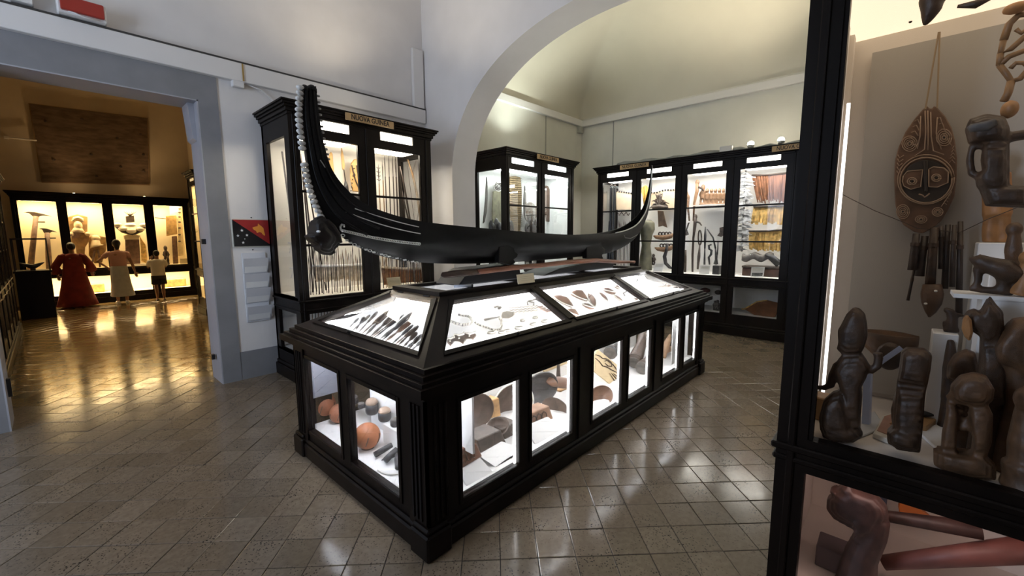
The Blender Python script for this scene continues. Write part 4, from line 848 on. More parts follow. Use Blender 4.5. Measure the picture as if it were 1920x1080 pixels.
mb = MB(); ptube(mb, [(1240, 672), (1246, 655), (1253, 638), (1257, 626)], [12, 11, 8, 3], 'Y', 2.12, 10, .6); ptube(mb, [(1246, 658), (1256, 654), (1262, 650)], [7, 5, 2], 'Y', 2.12, 8); fuse(mb, .012, 3).solo('horn_carving', 'pale brown curved horn-shaped carving in the fifth pane', 'carving', M('pale_brown_wood', (.42, .26, .16), .5, noise=.2, scale=9), smooth=True)
MB().box(4.42, 4.98, 2.60, 2.615, .42, .87).solo('backdrop_panel', 'slate-blue backdrop panel behind the horn-shaped carving', 'panel', M('slate_blue', (.07, .08, .10), .6))
MB().box(1.30, 1.55, 3.40, 3.42, .45, .80).solo('backdrop_panel', 'slate-grey sheet standing in for the dim room seen past the terracotta gourds', 'panel', M('slate_grey', (.20, .21, .25), .6))  # dim room seen through the far pane, put in as a grey sheet
MB().box(3.40, 3.9, 2.598, 2.615, .5, .87).solo('backdrop_panel', 'grey backdrop panel behind the leaning drums', 'panel', M('slate_grey', (.20, .21, .25), .6))
for nm, q, yv in (('white sloping rest under the pinkish carved block', [(867, 880), (905, 857), (915, 905), (868, 928)], 1.90), ('white sloping rest under the dark trough bowl', [(905, 858), (950, 832), (972, 850), (972, 874), (916, 905)], 1.95), ('white sloping rest under the scroll-carved tan block', [(996, 805), (1038, 786), (1046, 822), (996, 850)], 1.92)):
    mb = MB(); P = [at(x, y, 'Y', yv) for x, y in q]; zt_ = max(p.z for p in P); P = [Vector((p.x, p.y+.5*(p.z-FZ), max(FZ, p.z))) for p in P]
    mb.prism(P, (0, .02, 0)); mb.solo('display_rest', nm, 'display rest', WHITE)
# ================================================================ flag and leaflet holders on the wall
t = thing('flag_panel', 'framed flag panel, black and red with white stars and a yellow bird', 'flag', (1.70, 5.85, 1.62))
FX0, FX1, FZ0, FZ1, FY_ = 1.495, 1.905, 1.63, 1.945, 5.825
MB().box(FX0-.012, FX1+.012, 5.832, 5.85, FZ0-.012, FZ1+.012).build('frame', M('cream_frame', (.62, .60, .52), .5), t, bevel=.003)
yf = 5.826
def tri(pts, nm, mat, y=yf, par=None): return MB().prism([(x, y, z) for x, z in pts], (0, .007, 0)).build(nm, mat, par or t)
tri([(FX0, FZ0), (FX1, FZ0), (FX0, FZ1)], 'black_field', M('flag_black', (.006, .005, .006), .3)); tri([(FX0, FZ1), (FX1, FZ0), (FX1, FZ1)], 'red_field', M('flag_red', (.33, .022, .02), .3))
def star(cx, cz, r_):
    pts = []
    for i in range(10): a = math.pi/2+i*math.pi/5; q = r_ if i % 2 == 0 else r_*.42; pts.append((cx+q*math.cos(a), cz+q*math.sin(a)))
    tri(pts, 'star', M('flag_white', (.8, .8, .8), .4), yf-.003)
for px, py, r_ in ((453.5, 432, .018), (446, 442, .017), (463, 441, .017), (456, 455, .018), (459, 448, .008)): p = at(px, py, 'Y', yf); star(p.x, p.z, r_)
bd = [(473, 427), (478, 425), (483, 424), (484, 419), (487, 422), (490, 424), (494, 428), (495, 434), (497, 440), (496, 442), (492, 439), (490, 436), (486, 435), (482, 437), (480, 433), (476, 431)]
tri([(at(x, y, 'Y', yf).x, at(x, y, 'Y', yf).z) for x, y in bd], 'bird', M('flag_yellow', (.75, .28, .03), .4), yf-.003)
MB().ell((1.70, 5.84, 1.972), .008, 8, 6).build('hook', BLACK, t)
ACR = M('white_acrylic', (.66, .67, .70), .25, spec=.5); PAPER = M('leaflet_paper', (.75, .75, .74), .7)
t = thing('leaflet_rack', 'white wall rack of four stacked leaflet pockets below the flag', 'leaflet rack', (1.70, 5.85, .68))
MB().box(1.565, 1.825, 5.836, 5.85, .70, 1.55).build('back_plate', ACR, t, bevel=.003)
for i, z in enumerate((1.30, 1.115, .935, .715)):
    o = MB().prism([(1.565, 5.838, z), (1.835, 5.838, z), (1.835, 5.775, z+.185), (1.565, 5.775, z+.185)], (0, -.006, 0)).build('pocket', ACR, t)
    MB().prism([(1.58, 5.832, z+.01), (1.82, 5.832, z+.01), (1.82, 5.79, z+.178), (1.58, 5.79, z+.178)], (0, -.01, 0)).build('leaflet', PAPER, o)
MB().ell((1.69, 5.84, 1.585), .008, 8, 6).build('hook', BLACK, t)

# ================================================================ contents of the spear cabinet
SH = M('spear_wood', (.035, .022, .015), .5, noise=.4, scale=12); SH2 = M('cane_shaft', (.22, .13, .06), .5, noise=.3, scale=12); OCH = M('ochre_board', (.50, .29, .10), .55, noise=.15, scale=10, bump=.1)
def c3(p): return (420+p[0]/3.176, 140+p[1]/3.176)
def hang(name, label, cat, mat, pts, conv, ax, val, th=.025, bevel=.005, group=None): return slab([conv(p) for p in pts], ax, val, th).solo(name, label, cat, mat, group, bevel=bevel)
t = thing('forked_board', 'ochre forked board with a fibre loop, top left in the spear cabinet', 'carved board', at(*c3((630, 650)), 'Y', 5.66))
slab([c3(p) for p in ((600, 545), (622, 540), (630, 475), (638, 458), (648, 470), (655, 560), (658, 655), (615, 655), (606, 590))], 'Y', 5.66, .025).build('board', OCH, t, bevel=.006)
MB().tube([at(*c3((611+14*math.cos(a), 520+28*math.sin(a))), 'Y', 5.65) for a in [j*math.pi/6 for j in range(13)]], .010, 6).build('loop', SH2, t, smooth=True)
t = thing('feather_spear', 'spear with ochre leaf blade and dark fibre skirt in the spear cabinet', 'spear', at(*c3((725, 690)), 'Y', 5.62))
slab([c3(p) for p in ((701, 425), (712, 470), (722, 545), (714, 570), (706, 560), (698, 480))], 'Y', 5.62, .02).build('blade', OCH, t, bevel=.006)
mb = MB(); ptube(mb, [c3((714, 565)), c3((724, 640))], [1.0, 1.2], 'Y', 5.63, 6); mb.build('shaft', SH, t)
mb = MB(); ptube(mb, [c3((723, 632)), c3((727, 660)), c3((724, 697))], [2, 6, 9.5], 'Y', 5.62, 10, .6); mb.build('fibre_skirt', DGREY, t, smooth=True)
t = thing('round_shield', 'ochre round-topped shield with dark carving in the spear cabinet', 'shield', at(*c3((790, 695)), 'Y', 5.66))
slab([c3(p) for p in ((752, 560), (760, 525), (775, 505), (790, 500), (808, 525), (820, 560), (824, 700), (768, 695), (755, 625))], 'Y', 5.66, .025).build('shield_board', OCH, t, bevel=.008)
for pl in ([(762, 540), (770, 580), (782, 600)], [(772, 590), (788, 640), (806, 680)], [(790, 540), (800, 600), (806, 650)]): mb = MB(); ptube(mb, [c3(p) for p in pl], 1.2, 'Y', 5.655, 6); mb.build('carved_line', DBROWN, t)
for i in range(7): q = c3((757+i*3, 690-i*22)); MB().ell(at(*q, 'Y', 5.655), .010, 6, 4).build('stud', DBROWN, t)
t = thing('bat_mask', 'dark ragged fibre mask under the round-topped shield', 'mask', at(*c3((770, 790)), 'Y', 5.6))
slab([c3(p) for p in ((715, 700), (815, 712), (818, 745), (812, 800), (800, 765), (792, 795), (780, 760), (772, 785), (760, 750), (745, 770), (735, 735), (718, 735))], 'Y', 5.6, .03).build('mask_face', DGREY, t, bevel=.004)
def spear(a, b, conv, ax, va, vb, label, group, mat=SH, r_=1.3, tip=True, name='spear', zmin=None):
    pa, pb = at(*conv(a), ax, va), at(*conv(b), ax, vb); k = mpp(*conv(a), ax, va)
    if zmin is not None and pb.z > pa.z: pa, pb = pb, pa
    t = thing(name, label, name.split('_')[-1], pb if pb.z < pa.z else pa, group)
    q = pa.lerp(pb, .16 if tip else .02)
    MB().tube([q, pb], [r_*k, r_*k], 6).build('shaft', mat, t)
    MB().tube([pa, pa.lerp(q, .4), q], [.002, r_*k*1.7, r_*k*.8], 6, .6).build('point', SH if tip else mat, t, smooth=True)
def onto(a, b, z, conv, ax, val):
    """extend a drawn spear down until it stands on the deck"""
    pa, pb = at(*conv(a), ax, val), at(*conv(b), ax, val); s = (z-pa.z)/(pb.z-pa.z); return pa, pa+(pb-pa)*s
def spear3(a, b, val, label, group, mat=SH, r_=.009, z=1.042, tip=.16, conv=c3, ax='Y', bar=None):
    pa, pb = onto(a, b, z, conv, ax, val); t = thing('spear', label, 'spear', pb, group); q = pa.lerp(pb, tip)
    MB().tube([q, pb], r_, 6).build('shaft', mat, t); MB().tube([pa, pa.lerp(q, .35), q], [.002, r_*1.6, r_*.9], 6, .6).build('point', SH, t, smooth=True)
    if bar:
        for i in range(4): c = pa.lerp(q, .25+.2*i); MB().tube([c+Vector((-.03, 0, .015)), c, c+Vector((.03, 0, .015))], .005, 5).build('barb', SH, t)
for i, (a, b) in enumerate((((458, 470), (505, 1000)), ((472, 560), (520, 1000)), ((492, 600), (560, 1000)))): spear3(a, b, 5.45+.04*i, ('left', 'middle', 'right')[i]+' spear of three leaning behind the canoe prow', 'spears behind the prow')
sr = [((918, 530), (932, 830), 'short barbed ochre', SH2, 1), ((942, 508), (956, 835), 'ochre-pointed first full-length', SH2, 0), ((955, 482), (970, 840), 'second full-length dark', SH, 0), ((980, 482), (992, 850), 'third full-length dark', SH, 0), ((1002, 482), (1017, 855), 'fourth full-length dark', SH, 0), ((1020, 485), (1036, 865), 'thickest full-length dark', SH, 0)]
for i, (a, b, ds, mt, bar) in enumerate(sr): spear3(a, b, 5.55, ds+' spear in the right bay of the spear cabinet', 'spears in the right bay', mt, .011 if i == 5 else .008, bar=bar)
for i, (pl, r_, ds) in enumerate((([(1048, 545), (1065, 620), (1085, 730), (1112, 890), (1130, 1000)], .013, 'left'), ([(1095, 505), (1125, 600), (1150, 720), (1168, 850), (1180, 980)], .018, 'thick ochre'), ([(1060, 690), (1078, 780), (1105, 890), (1125, 1000)], .011, 'short'))):
    P = [at(*c3(p), 'Y', 5.40+.03*i) for p in pl]; P[-1].z = 1.045; t = thing('hunting_bow', ds+' bow leaning at the right side of the spear cabinet', 'bow', P[-1], 'hunting bows')
    MB().tube(P, [r_*.5, r_, r_*1.1, r_, r_*.6], 7).build('stave', SH2 if i == 1 else SH, t, smooth=True); MB().tube([P[0]+Vector((-.02, 0, 0)), P[-1]+Vector((-.03, 0, .01))], .003, 5).build('string', SH, t)
# the dense rows of arrows standing in the lower half
def c4(p): return (420+p[0]/3.857, 440+p[1]/3.857)
ar = 0
for lo, hi, n, nm in ((600, 1022, 36, 'left'), (1132, 1448, 26, 'right')):
    for i in range(n):
        x = lo+(hi-lo)*(i+.5)/n+R.uniform(-3, 3); yb = 5.12+R.uniform(0, .16); top = at(*c4((x-6, 160+R.uniform(-60, 50)+(60 if nm == 'right' else 0))), 'Y', yb); bot = at(*c4((x+R.uniform(-8, 14), 430)), 'Y', yb); bot.z = 1.042
        mt = (SH, SH2, SH, GREYW)[R.randrange(4)]
        mb = MB().tube([top+Vector((0, 0, .06)), top, top.lerp(bot, .12), bot], [.0012, .006, .004, .0045], 5)
        mb.solo('arrow', 'one of the thin arrows standing packed along the front of the %s bay, spear cabinet' % nm, 'arrow', mt, 'arrows in the %s bay' % nm)
for i in range(9):
    x = 632+22*i; top = at(*c4((x, 470)), 'Y', 5.2); bot = at(*c4((x+4, 620)), 'Y', 5.2); bot.z = .362; top.z = min(top.z, .83)
    MB().tube([top, bot], .006, 5).solo('arrow', 'one of the short arrows behind the lower pane of the spear cabinet', 'arrow', GREYW if i % 2 else SH2, 'arrows behind the lower pane')
def fringe(label, quad, conv, ax, val, n, mat, band, name='fibre_skirt', cat='skirt', group=None, rag=.12, ds=.025):
    """fibre skirt: waistband over many hanging strips"""
    a, b, c, d = [at(*conv(p), ax, val) for p in quad]; t = thing(name, label, cat, (d+c)/2, group); A = AXV[ax]; mb = MB()
    for i in range(n):
        u0, u1 = i/n, (i+1.15)/n; k = 1+R.uniform(-rag, rag*.4); o1, o2 = A*R.uniform(0, ds), A*R.uniform(-ds, ds)
        p0, p1 = a.lerp(b, u0), a.lerp(b, min(1, u1)); q0, q1 = a.lerp(b, u0).lerp(d.lerp(c, u0), k), a.lerp(b, min(1, u1)).lerp(d.lerp(c, min(1, u1)), k)
        sh_ = (b-a).normalized()*R.uniform(-.01, .01)
        mb.prism([p0+o1, p1+o1, p1.lerp(q1, .5)+o1*.5-A*.012, q1+o2+sh_, q0+o2+sh_, p0.lerp(q0, .5)+o1*.5-A*.012], A*.006)
    o = mb.build('fringe', mat, t); o['kind'] = 'stuff'
    MB().tube([a, a.lerp(b, .5)-Vector((0, 0, .008)), b], .016, 7).build('waistband', band, t, smooth=True); return t
RUST = M('rust_fibre', (.20, .085, .035), .8, noise=.35, scale=20); STRAW = M('straw_fibre', (.62, .40, .13), .75, noise=.3, scale=18); PALEF = M('pale_fibre', (.50, .42, .32), .8, noise=.25, scale=18)
fringe('pale fibre skirt behind the arrows of the left bay', [(640, 225), (1005, 215), (1005, 330), (650, 340)], c4, 'Y', 5.5, 22, PALEF, WHITE)
fringe('rust-brown fibre skirt behind the arrows of the right bay', [(1140, 235), (1430, 245), (1430, 385), (1150, 380)], c4, 'Y', 5.5, 18, RUST, PALEF)
def card(px4, ax, val, label, extra=None):
    p = [at(x, y, ax, val) for x, y in px4]; t = thing('label_card', label, 'label card', (p[2]+p[3])/2)
    MB().prism(p, AXV[ax]*.006).build('card', CARD if 'cream' in label else PAPER, t)
    e = AXV[ax]*-.001
    if extra: MB().prism([p[3].lerp(p[0], .12).lerp(p[2].lerp(p[1], .12), .08)+e, p[3].lerp(p[0], .12).lerp(p[2].lerp(p[1], .12), .92)+e, p[3].lerp(p[0], .45).lerp(p[2].lerp(p[1], .45), .92)+e, p[3].lerp(p[0], .45).lerp(p[2].lerp(p[1], .45), .08)+e], AXV[ax]*.0008).build('photo', M('grey_photo', (.10, .10, .095), .5, noise=.5, scale=30), t)
    for k in (.62, .74, .86): MB().prism([p[3].lerp(p[0], k).lerp(p[2].lerp(p[1], k), .12)+e, p[3].lerp(p[0], k).lerp(p[2].lerp(p[1], k), .88)+e, p[3].lerp(p[0], k+.03).lerp(p[2].lerp(p[1], k+.03), .88)+e, p[3].lerp(p[0], k+.03).lerp(p[2].lerp(p[1], k+.03), .12)+e], AXV[ax]*.0006).build('printed_line', M('pale_print', (.45, .40, .28), .8), t)
    return t
card([(725, 521), (750, 519), (753, 538), (729, 542)], 'Y', 5.10, 'cream label card leaning in the right bay of the spear cabinet')
for i, y in enumerate((455, 500)):
    c = at(528+i*1.2, y, 'X', 1.97); t = thing('shelf_bracket', ('upper', 'lower')[i]+' small white bracket inside the left side of the spear cabinet', 'bracket', c)
    MB().box(1.945, 1.955, 5.30, 5.42, c.z-.006, c.z+.006).build('arm', TRIM, t); MB().tube([(1.95, 5.31, c.z), (1.95, 5.40, c.z-.12)], .006, 6).build('brace', TRIM, t)
MB().tube([Vector((2.0, 5.55, 2.75)), Vector((2.03, 5.35, 1.039))], .010, 6).solo('spear', 'single dark spear leaning inside the left glass side of the spear cabinet', 'spear', SH)

# ================================================================ contents of the shield cabinet
def c7(p): return (860+p[0]/3.858, 240+p[1]/3.858)
DK = M('dark_shield', (.05, .04, .034), .5, noise=.4, scale=9)
hang('paddle_shield', 'dark narrow paddle shield at the left end of the shield cabinet', 'shield', DK, [(203, 352), (211, 400), (213, 480), (207, 600), (190, 680), (178, 692), (186, 620), (197, 500)], c7, 'Y', 5.55)
OLV = M('olive_bark', (.10, .09, .05), .7, noise=.35, scale=14, bump=.3)
t = thing('spiral_shield', 'tall olive shield topped by a white spiral disc', 'shield', at(*c7((285, 755)), 'Y', 5.6))
slab([c7(p) for p in ((250, 458), (300, 450), (330, 458), (332, 655), (325, 750), (262, 752), (244, 652))], 'Y', 5.6, .03).build('shield_board', OLV, t, bevel=.01)
slab([c7(p) for p in oval(290, 420, 36, 42)], 'Y', 5.595, .03).build('disc', M('white_clay', (.62, .60, .55), .7, noise=.1), t, bevel=.008)
mb = MB(); ptube(mb, [c7((290+(4+25*j/40)*math.cos(j*.42), 420+(4+28*j/40)*math.sin(j*.42))) for j in range(41)], 1.0, 'Y', 5.59, 6); mb.build('spiral', DK, t, smooth=True)
t = thing('ribbed_shield', 'tall tan shield bound with horizontal ribs', 'shield', at(*c7((415, 755)), 'Y', 5.55))
slab([c7(p) for p in ((372, 352), (410, 346), (450, 356), (460, 470), (458, 600), (448, 752), (388, 757), (374, 600), (366, 470))], 'Y', 5.55, .03).build('shield_board', M('tan_bark', (.24, .165, .08), .7, noise=.3, scale=16), t, bevel=.008)
for i in range(26):
    y = 362+15.2*i; mb = MB(); ptube(mb, [c7((371, y)), c7((415, y+4)), c7((457, y+5))], .42, 'Y', 5.545, 6); mb.build('rib', M('dark_tan_rib', (.11, .07, .03), .7), t)
hang('leaf_shield', 'thin pointed grey shield beside the ribbed shield', 'shield', GREYW, [(480, 415), (490, 470), (493, 540), (486, 600), (476, 640), (472, 560), (475, 470)], c7, 'Y', 5.6)
t = thing('oval_shield', 'pale oval shield with faint dotted pattern', 'shield', at(*c7((522, 690)), 'Y', 5.6))
slab([c7(p) for p in oval(522, 612, 48, 76)], 'Y', 5.6, .03).build('shield_board', M('pale_shield', (.26, .25, .23), .7, noise=.3, scale=10), t, bevel=.01)
for i in range(6): mb = MB(); ptube(mb, [c7((490+11*i, 600)), c7((496+9*i, 640)), c7((505+6*i, 675))], .7, 'Y', 5.595, 5); mb.build('painted_line', DK, t)
hang('brown_shield', 'plain brown rounded shield in the right bay of the shield cabinet', 'shield', M('pinkish_shield', (.13, .08, .058), .6, noise=.25, scale=8), [(632, 415), (650, 420), (668, 460), (681, 540), (688, 610), (683, 660), (662, 680), (636, 676), (625, 600), (624, 480)], c7, 'Y', 5.55, .03, .01)
for i, (a, b) in enumerate((((688, 655), (693, 770)), ((701, 680), (704, 770)), ((722, 730), (724, 775)))):
    spear3(a, b, 5.5, ('tallest', 'middle', 'shortest')[i]+' dark spear in the right bay of the shield cabinet', 'spears in the shield cabinet', SH, .012, conv=c7)
def figurine(x, y0, y1, conv, ax, val, label, group, mat, w=1.0, zb=None, name='carved_figurine'):
    a, b = at(*conv((x, y0)), ax, val), at(*conv((x, y1)), ax, val)
    if zb is not None: b = Vector((b.x, b.y, zb))
    H_ = a.z-b.z; d = b; t = thing(name, label, 'figurine', b, group); r_ = H_*.16*w; mb = MB()
    mb.lathe(b, [(r_*1.1, 0), (r_*1.1, H_*.07), (r_*.6, H_*.09)], 10); s = Vector((0, 1, 0)) if ax == 'X' else Vector((1, 0, 0))
    for sg in (-1, 1):
        mb.tube([b+s*sg*r_*.5+Vector((0, 0, H_*.05)), b+s*sg*r_*.65+Vector((0, 0, H_*.22)), b+s*sg*r_*.4+Vector((0, 0, H_*.40))], [r_*.4, r_*.45, r_*.5], 7)
        mb.tube([b+s*sg*r_*.7+Vector((0, 0, H_*.66)), b+s*sg*r_*1.2+Vector((0, 0, H_*.5)), b+s*sg*r_*.6+Vector((0, 0, H_*.36))], [r_*.32, r_*.28, r_*.25], 6)
    mb.tube([b+Vector((0, 0, H_*.34)), b+Vector((0, 0, H_*.5)), b+Vector((0, 0, H_*.66)), b+Vector((0, 0, H_*.72))], [r_*.8, r_*.75, r_*.95, r_*.4], 9); mb.ell(b+Vector((0, 0, H_*.84)), (r_*.75, r_*.75, H_*.15), 9, 7)
    mb.ell(b+Vector((0, 0, H_*.82))-AXV[ax]*r_*.7, (r_*.25, r_*.25, H_*.07), 6, 5)
    fuse(mb, max(.008, H_*.035), 2).build('figure', mat, t, smooth=True); return t
for i, (x, y0) in enumerate(((235, 650), (252, 680), (275, 640), (300, 665), (318, 690), (380, 660), (495, 665), (515, 640), (535, 680), (552, 650), (572, 670))):
    figurine(x, y0, 790, c7, 'Y', 5.22+.05*(i % 3), 'small dark figurine in the front row of the shield cabinet, %s from the left' % ('first', 'second', 'third', 'fourth', 'fifth', 'sixth', 'seventh', 'eighth', 'ninth', 'tenth', 'eleventh')[i], 'figurines in the shield cabinet', M('dark_figurine', (.035, .032, .03), .5, noise=.4, scale=20), .42+.04*(i % 3), zb=1.043)
card([(1085+0, 0), (1086, 0), (1086, 1), (1085, 1)], 'Y', 5.3, 'x') if False else None

# ================================================================ contents of the long inner cabinet
def c8(p): return (1100+p[0]/2.7, 240+p[1]/2.7)
XB = 8.45
BEI = M('beige_cloth', (.62, .50, .36), .85, noise=.08, scale=6, bump=.1)
t = thing('bark_cloth', 'beige bark cloth with dark fringe knots in the first bay', 'cloth', at(*c8((188, 415)), 'X', XB))
slab([c8(p) for p in ((150, 318), (190, 326), (228, 330), (228, 412), (150, 414))], 'X', XB, .012).build('cloth', BEI, t)
for i in range(7): MB().ell(at(*c8((153+12*i, 320+1.8*i)), 'X', XB-.01), .018, 6, 5).build('knot', DGREY, t)
t = thing('bark_cloth', 'wider beige bark cloth hung across the second bay', 'cloth', at(*c8((388, 405)), 'X', XB+.06))
slab([c8(p) for p in ((325, 330), (360, 322), (400, 318), (447, 308), (445, 405), (325, 408))], 'X', XB+.06, .012).build('cloth', BEI, t)
for i in range(9): MB().ell(at(*c8((328+14*i, 328-2.2*i+3*math.sin(i))), 'X', XB+.05), .018, 6, 5).build('knot', DGREY, t)
for i, (a, b) in enumerate((((125, 285), (120, 535)), ((143, 288), (136, 540)), ((116, 470), (112, 545)))):
    spear3(a, b, 8.15, ('left tall', 'right tall', 'short')[i]+' black pole in the first bay of the long cabinet', 'black poles', BLACK, .03 if i < 2 else .02, 1.022, .02, c8, 'X')
for i in range(9):
    x = 160+7*i; spear3((x, 465+8*((i*5) % 4)), (x-1, 545), 8.35, 'one of the thin arrows at the bottom of the first bay, long cabinet', 'arrows in the first bay', SH if i % 3 else GREYW, .007, 1.022, .2, c8, 'X')
t = thing('shell_necklace', 'looped dark necklace hanging below the beige cloth of the first bay', 'necklace', at(*c8((188, 445)), 'X', XB))
for i in range(14): MB().ell(at(*c8((160+4.3*i, 434+7*math.sin(i*1.2))), 'X', XB-.02), .014, 7, 5).build('bead', DBROWN, t, smooth=True)
t = thing('feather_fan', 'yellow feather bunch at the left of the second bay', 'feathers', at(*c8((298, 410)), 'X', 8.35)); FEA = M('yellow_feather', (.62, .38, .09), .7, noise=.2, scale=12)
for i in range(7): q = (i-3); mb = MB(); ptube(mb, [c8((297+q*1.5, 405)), c8((297+q*4, 340)), c8((297+q*7, 290+abs(q)*5))], [1.0, 2.2, 3.6 if i % 2 else 2.6], 'X', 8.35+.01*(i % 3), 7, .5); mb.build('feather', FEA, t, smooth=True)
t = thing('hair_headdress', 'dark cassowary-hair headdress in the second bay', 'headdress', at(*c8((370, 410)), 'X', 8.35))
for i in range(26):
    a = math.pi*(.02+.96*i/25); l = 44+R.uniform(-8, 14)+(26 if 9 < i < 15 else 0); mb = MB(); ptube(mb, [c8((370, 398)), c8((370-l*.6*math.cos(a), 398-l*.75*math.sin(a))), c8((370-l*1.0*math.cos(a), 402-l*.95*math.sin(a)+10*abs(math.cos(a))))], [2.2, 2.0, .5], 'X', 8.33+.012*(i % 4), 5); mb.build('hair_lock', DBROWN, t)
mb = MB(); ptube(mb, [c8((335, 404)), c8((370, 400)), c8((408, 404))], [4, 6, 4], 'X', 8.34, 8); mb.build('cap', DBROWN, t, smooth=True)
hang('bag_pendant', 'brown flaring bark pendant hanging in the second bay', 'pendant', M('brown_bark', (.13, .08, .05), .7, noise=.3, scale=10), [(358, 418), (388, 420), (396, 460), (407, 505), (385, 495), (362, 500), (360, 450)], c8, 'X', 8.45)
def boat(x0, x1, y, val, label, dark=False):
    t = thing('carved_bowl', label, 'carving', at(*c8(((x0+x1)/2, y+12)), 'X', val)); mb = MB(); ptube(mb, [c8((x0, y-6)), c8((x0+14, y)), c8(((x0+x1)/2, y+4)), c8((x1-10, y-4)), c8((x1+2, y-16))], [1.2, 3.6, 4.8, 4.4, 2], 'X', val, 9); mb.build('hull', M('light_brown_carving', (.26, .15, .085), .5, noise=.3, scale=12), t, smooth=True)
    for i in range(4): mb = MB(); ptube(mb, [c8((x0+34+i*16+8*math.cos(a), y-16+9*math.sin(a))) for a in [j*math.pi/4 for j in range(9)]], 1.3, 'X', val, 6); mb.build('openwork_loop', DBROWN, t, smooth=True)
boat(338, 436, 552, 8.4, 'upper brown boat-shaped carving with openwork loops in the second bay'); boat(345, 436, 612, 8.4, 'lower brown boat-shaped carving hanging in the second bay')
mb = MB(); ptube(mb, [c8(p) for p in ((408, 585), (404, 620), (394, 650), (400, 685), (420, 705), (434, 712))], [2.5, 3, 3.6, 3.4, 3, 1], 'X', 8.3, 8); mb.solo('suspension_hook', 'black curved suspension hook in the second bay', 'hook', DGREY, smooth=True)
figurine(337, 636, 694, c8, 'X', 8.35, 'tiny dark figure beside the curved hook in the second bay', None, DBROWN, 1.1)
t = thing('tall_drum', 'tall waisted olive drum standing left in the second bay', 'drum', Vector((8.25, at(*c8((296, 740)), 'X', 8.25).y, 1.022))); k = t.location
MB().lathe(k, [(.13, 0), (.12, .25), (.085, .5), (.12, .72), (.16, .82), (.15, .95), (.10, 1.0)], 20).build('drum_body', M('olive_drum', (.13, .125, .085), .6, noise=.3, scale=8), t, smooth=True); MB().lathe(k+Vector((0, 0, 1.0)), [(.10, 0), (.08, .012)], 16).build('drum_skin', GREYW, t)
card([(1228, 494), (1245, 494), (1241, 510), (1224, 510)], 'X', 8.05, 'white label card at the bottom of the second bay')
# third bay
LB = M('light_brown_carving', (.26, .15, .085), .5, noise=.3, scale=12)
for i, x in enumerate((585, 607, 628, 648, 668, 688)):
    figurine(x, 303-(18 if i == 0 else 0), 392, c8, 'X', 8.45, '%s brown figurine from the left on the ledge of the third bay' % ('first', 'second', 'third', 'fourth', 'fifth', 'sixth')[i], 'figurines on the ledge', LB, .85)
yl0, yl1 = at(*c8((545, 392)), 'X', 8.45), at(*c8((705, 392)), 'X', 8.45); MB().box(8.35, 8.62, yl1.y, yl0.y, yl0.z-.02, yl0.z-.002).solo('wall_ledge', 'white ledge carrying the row of brown figurines', 'shelf', WHITE)
def staff(pl, rr, val, label, mat, head=None, zb=1.022):
    P = [at(*c8(p), 'X', val) for p in pl]; P[-1].z = zb if P[-1].z < 1.3 else P[-1].z; k = mpp(*c8(pl[0]), 'X', val); t = thing('carved_staff', label, 'staff', P[-1]); MB().tube(P, [r_*k for r_ in rr], 8).build('shaft', mat, t, smooth=True)
    if head: MB().ell(P[0], tuple(q*k for q in head), 9, 7).build('head', mat, t, smooth=True)
    return t
for pl, rr, ds in (([(560, 275), (558, 320), (545, 380), (540, 470)], [3, 3.4, 2.4, 1.5], 'upper figure-headed brown staff in the third bay'), ([(550, 450), (548, 490), (540, 560), (536, 640), (535, 740)], [3.2, 3, 2, 2.2, 1.8], 'lower figure-headed dark staff in the third bay')):
    t = staff(pl, rr, 8.4, ds, LB if 'upper' in ds else DBROWN, (3, 4, 5)); mb = MB(); ptube(mb, [c8((pl[0][0], pl[0][1]+22)), c8((pl[0][0]+22, pl[0][1]+30)), c8((pl[0][0]+32, pl[0][1]+44))], [2.2, 1.8, 1.2], 'X', 8.4, 6); mb.build('arm', DBROWN, t, smooth=True)
staff([(506, 320), (516, 350), (512, 400), (520, 470)], [1.5, 2.6, 2.4, 1.4], 8.42, 'short dark carving hanging left in the third bay', LB)
staff([(496, 618), (498, 660), (496, 740)], [3.4, 3.2, 3], 8.25, 'dark club standing at the left post of the third bay', DBROWN)
t = thing('loop_paddle', 'brown paddle with an open loop handle in the third bay', 'paddle', at(*c8((565, 715)), 'X', 8.38)); mb = MB(); ptube(mb, [c8((573+8*math.cos(a), 555+38*math.sin(a))) for a in [j*math.pi/6 for j in range(13)]], 1.4, 'X', 8.38, 6); mb.build('loop', DBROWN, t, smooth=True)
mb = MB(); ptube(mb, [c8((573, 590)), c8((568, 650)), c8((562, 715))], [1.6, 5, 3], 'X', 8.38, 8, .4); mb.build('blade', DBROWN, t, smooth=True)
for pl, rr, ds in (([(601, 500), (600, 545), (598, 610), (596, 692)], [1.2, 3.4, 2.2, 3.6], 'black ring-handled paddle in the third bay'), ([(610, 512), (640, 555), (652, 610), (657, 690)], [1.2, 1.8, 2.2, 5.2], 'long black slanting paddle in the third bay'), ([(665, 575), (664, 610), (661, 640), (650, 690)], [1.2, 1.6, 2.0, 5.5], 'broad black paddle right in the third bay')):
    P = [at(*c8(p), 'X', 8.42) for p in pl]; k = mpp(*c8(pl[0]), 'X', 8.42); t = thing('paddle', ds, 'paddle', P[-1]); MB().tube(P[:3], [r_*k for r_ in rr[:3]], 8, .6).build('shaft', DGREY, t, smooth=True); MB().tube(P[2:], [rr[2]*k, rr[3]*k], 8, .35).build('blade', DGREY, t, smooth=True)
mb = MB(); ptube(mb, [c8(p) for p in ((632, 590), (618, 595), (620, 612), (632, 620), (630, 640), (618, 655), (622, 692))], [1.4, 2, 2, 2.2, 2.2, 2, 1.4], 'X', 8.36, 7); mb.solo('serpent_carving', 'black S-shaped carving among the paddles of the third bay', 'carving', DGREY, smooth=True)
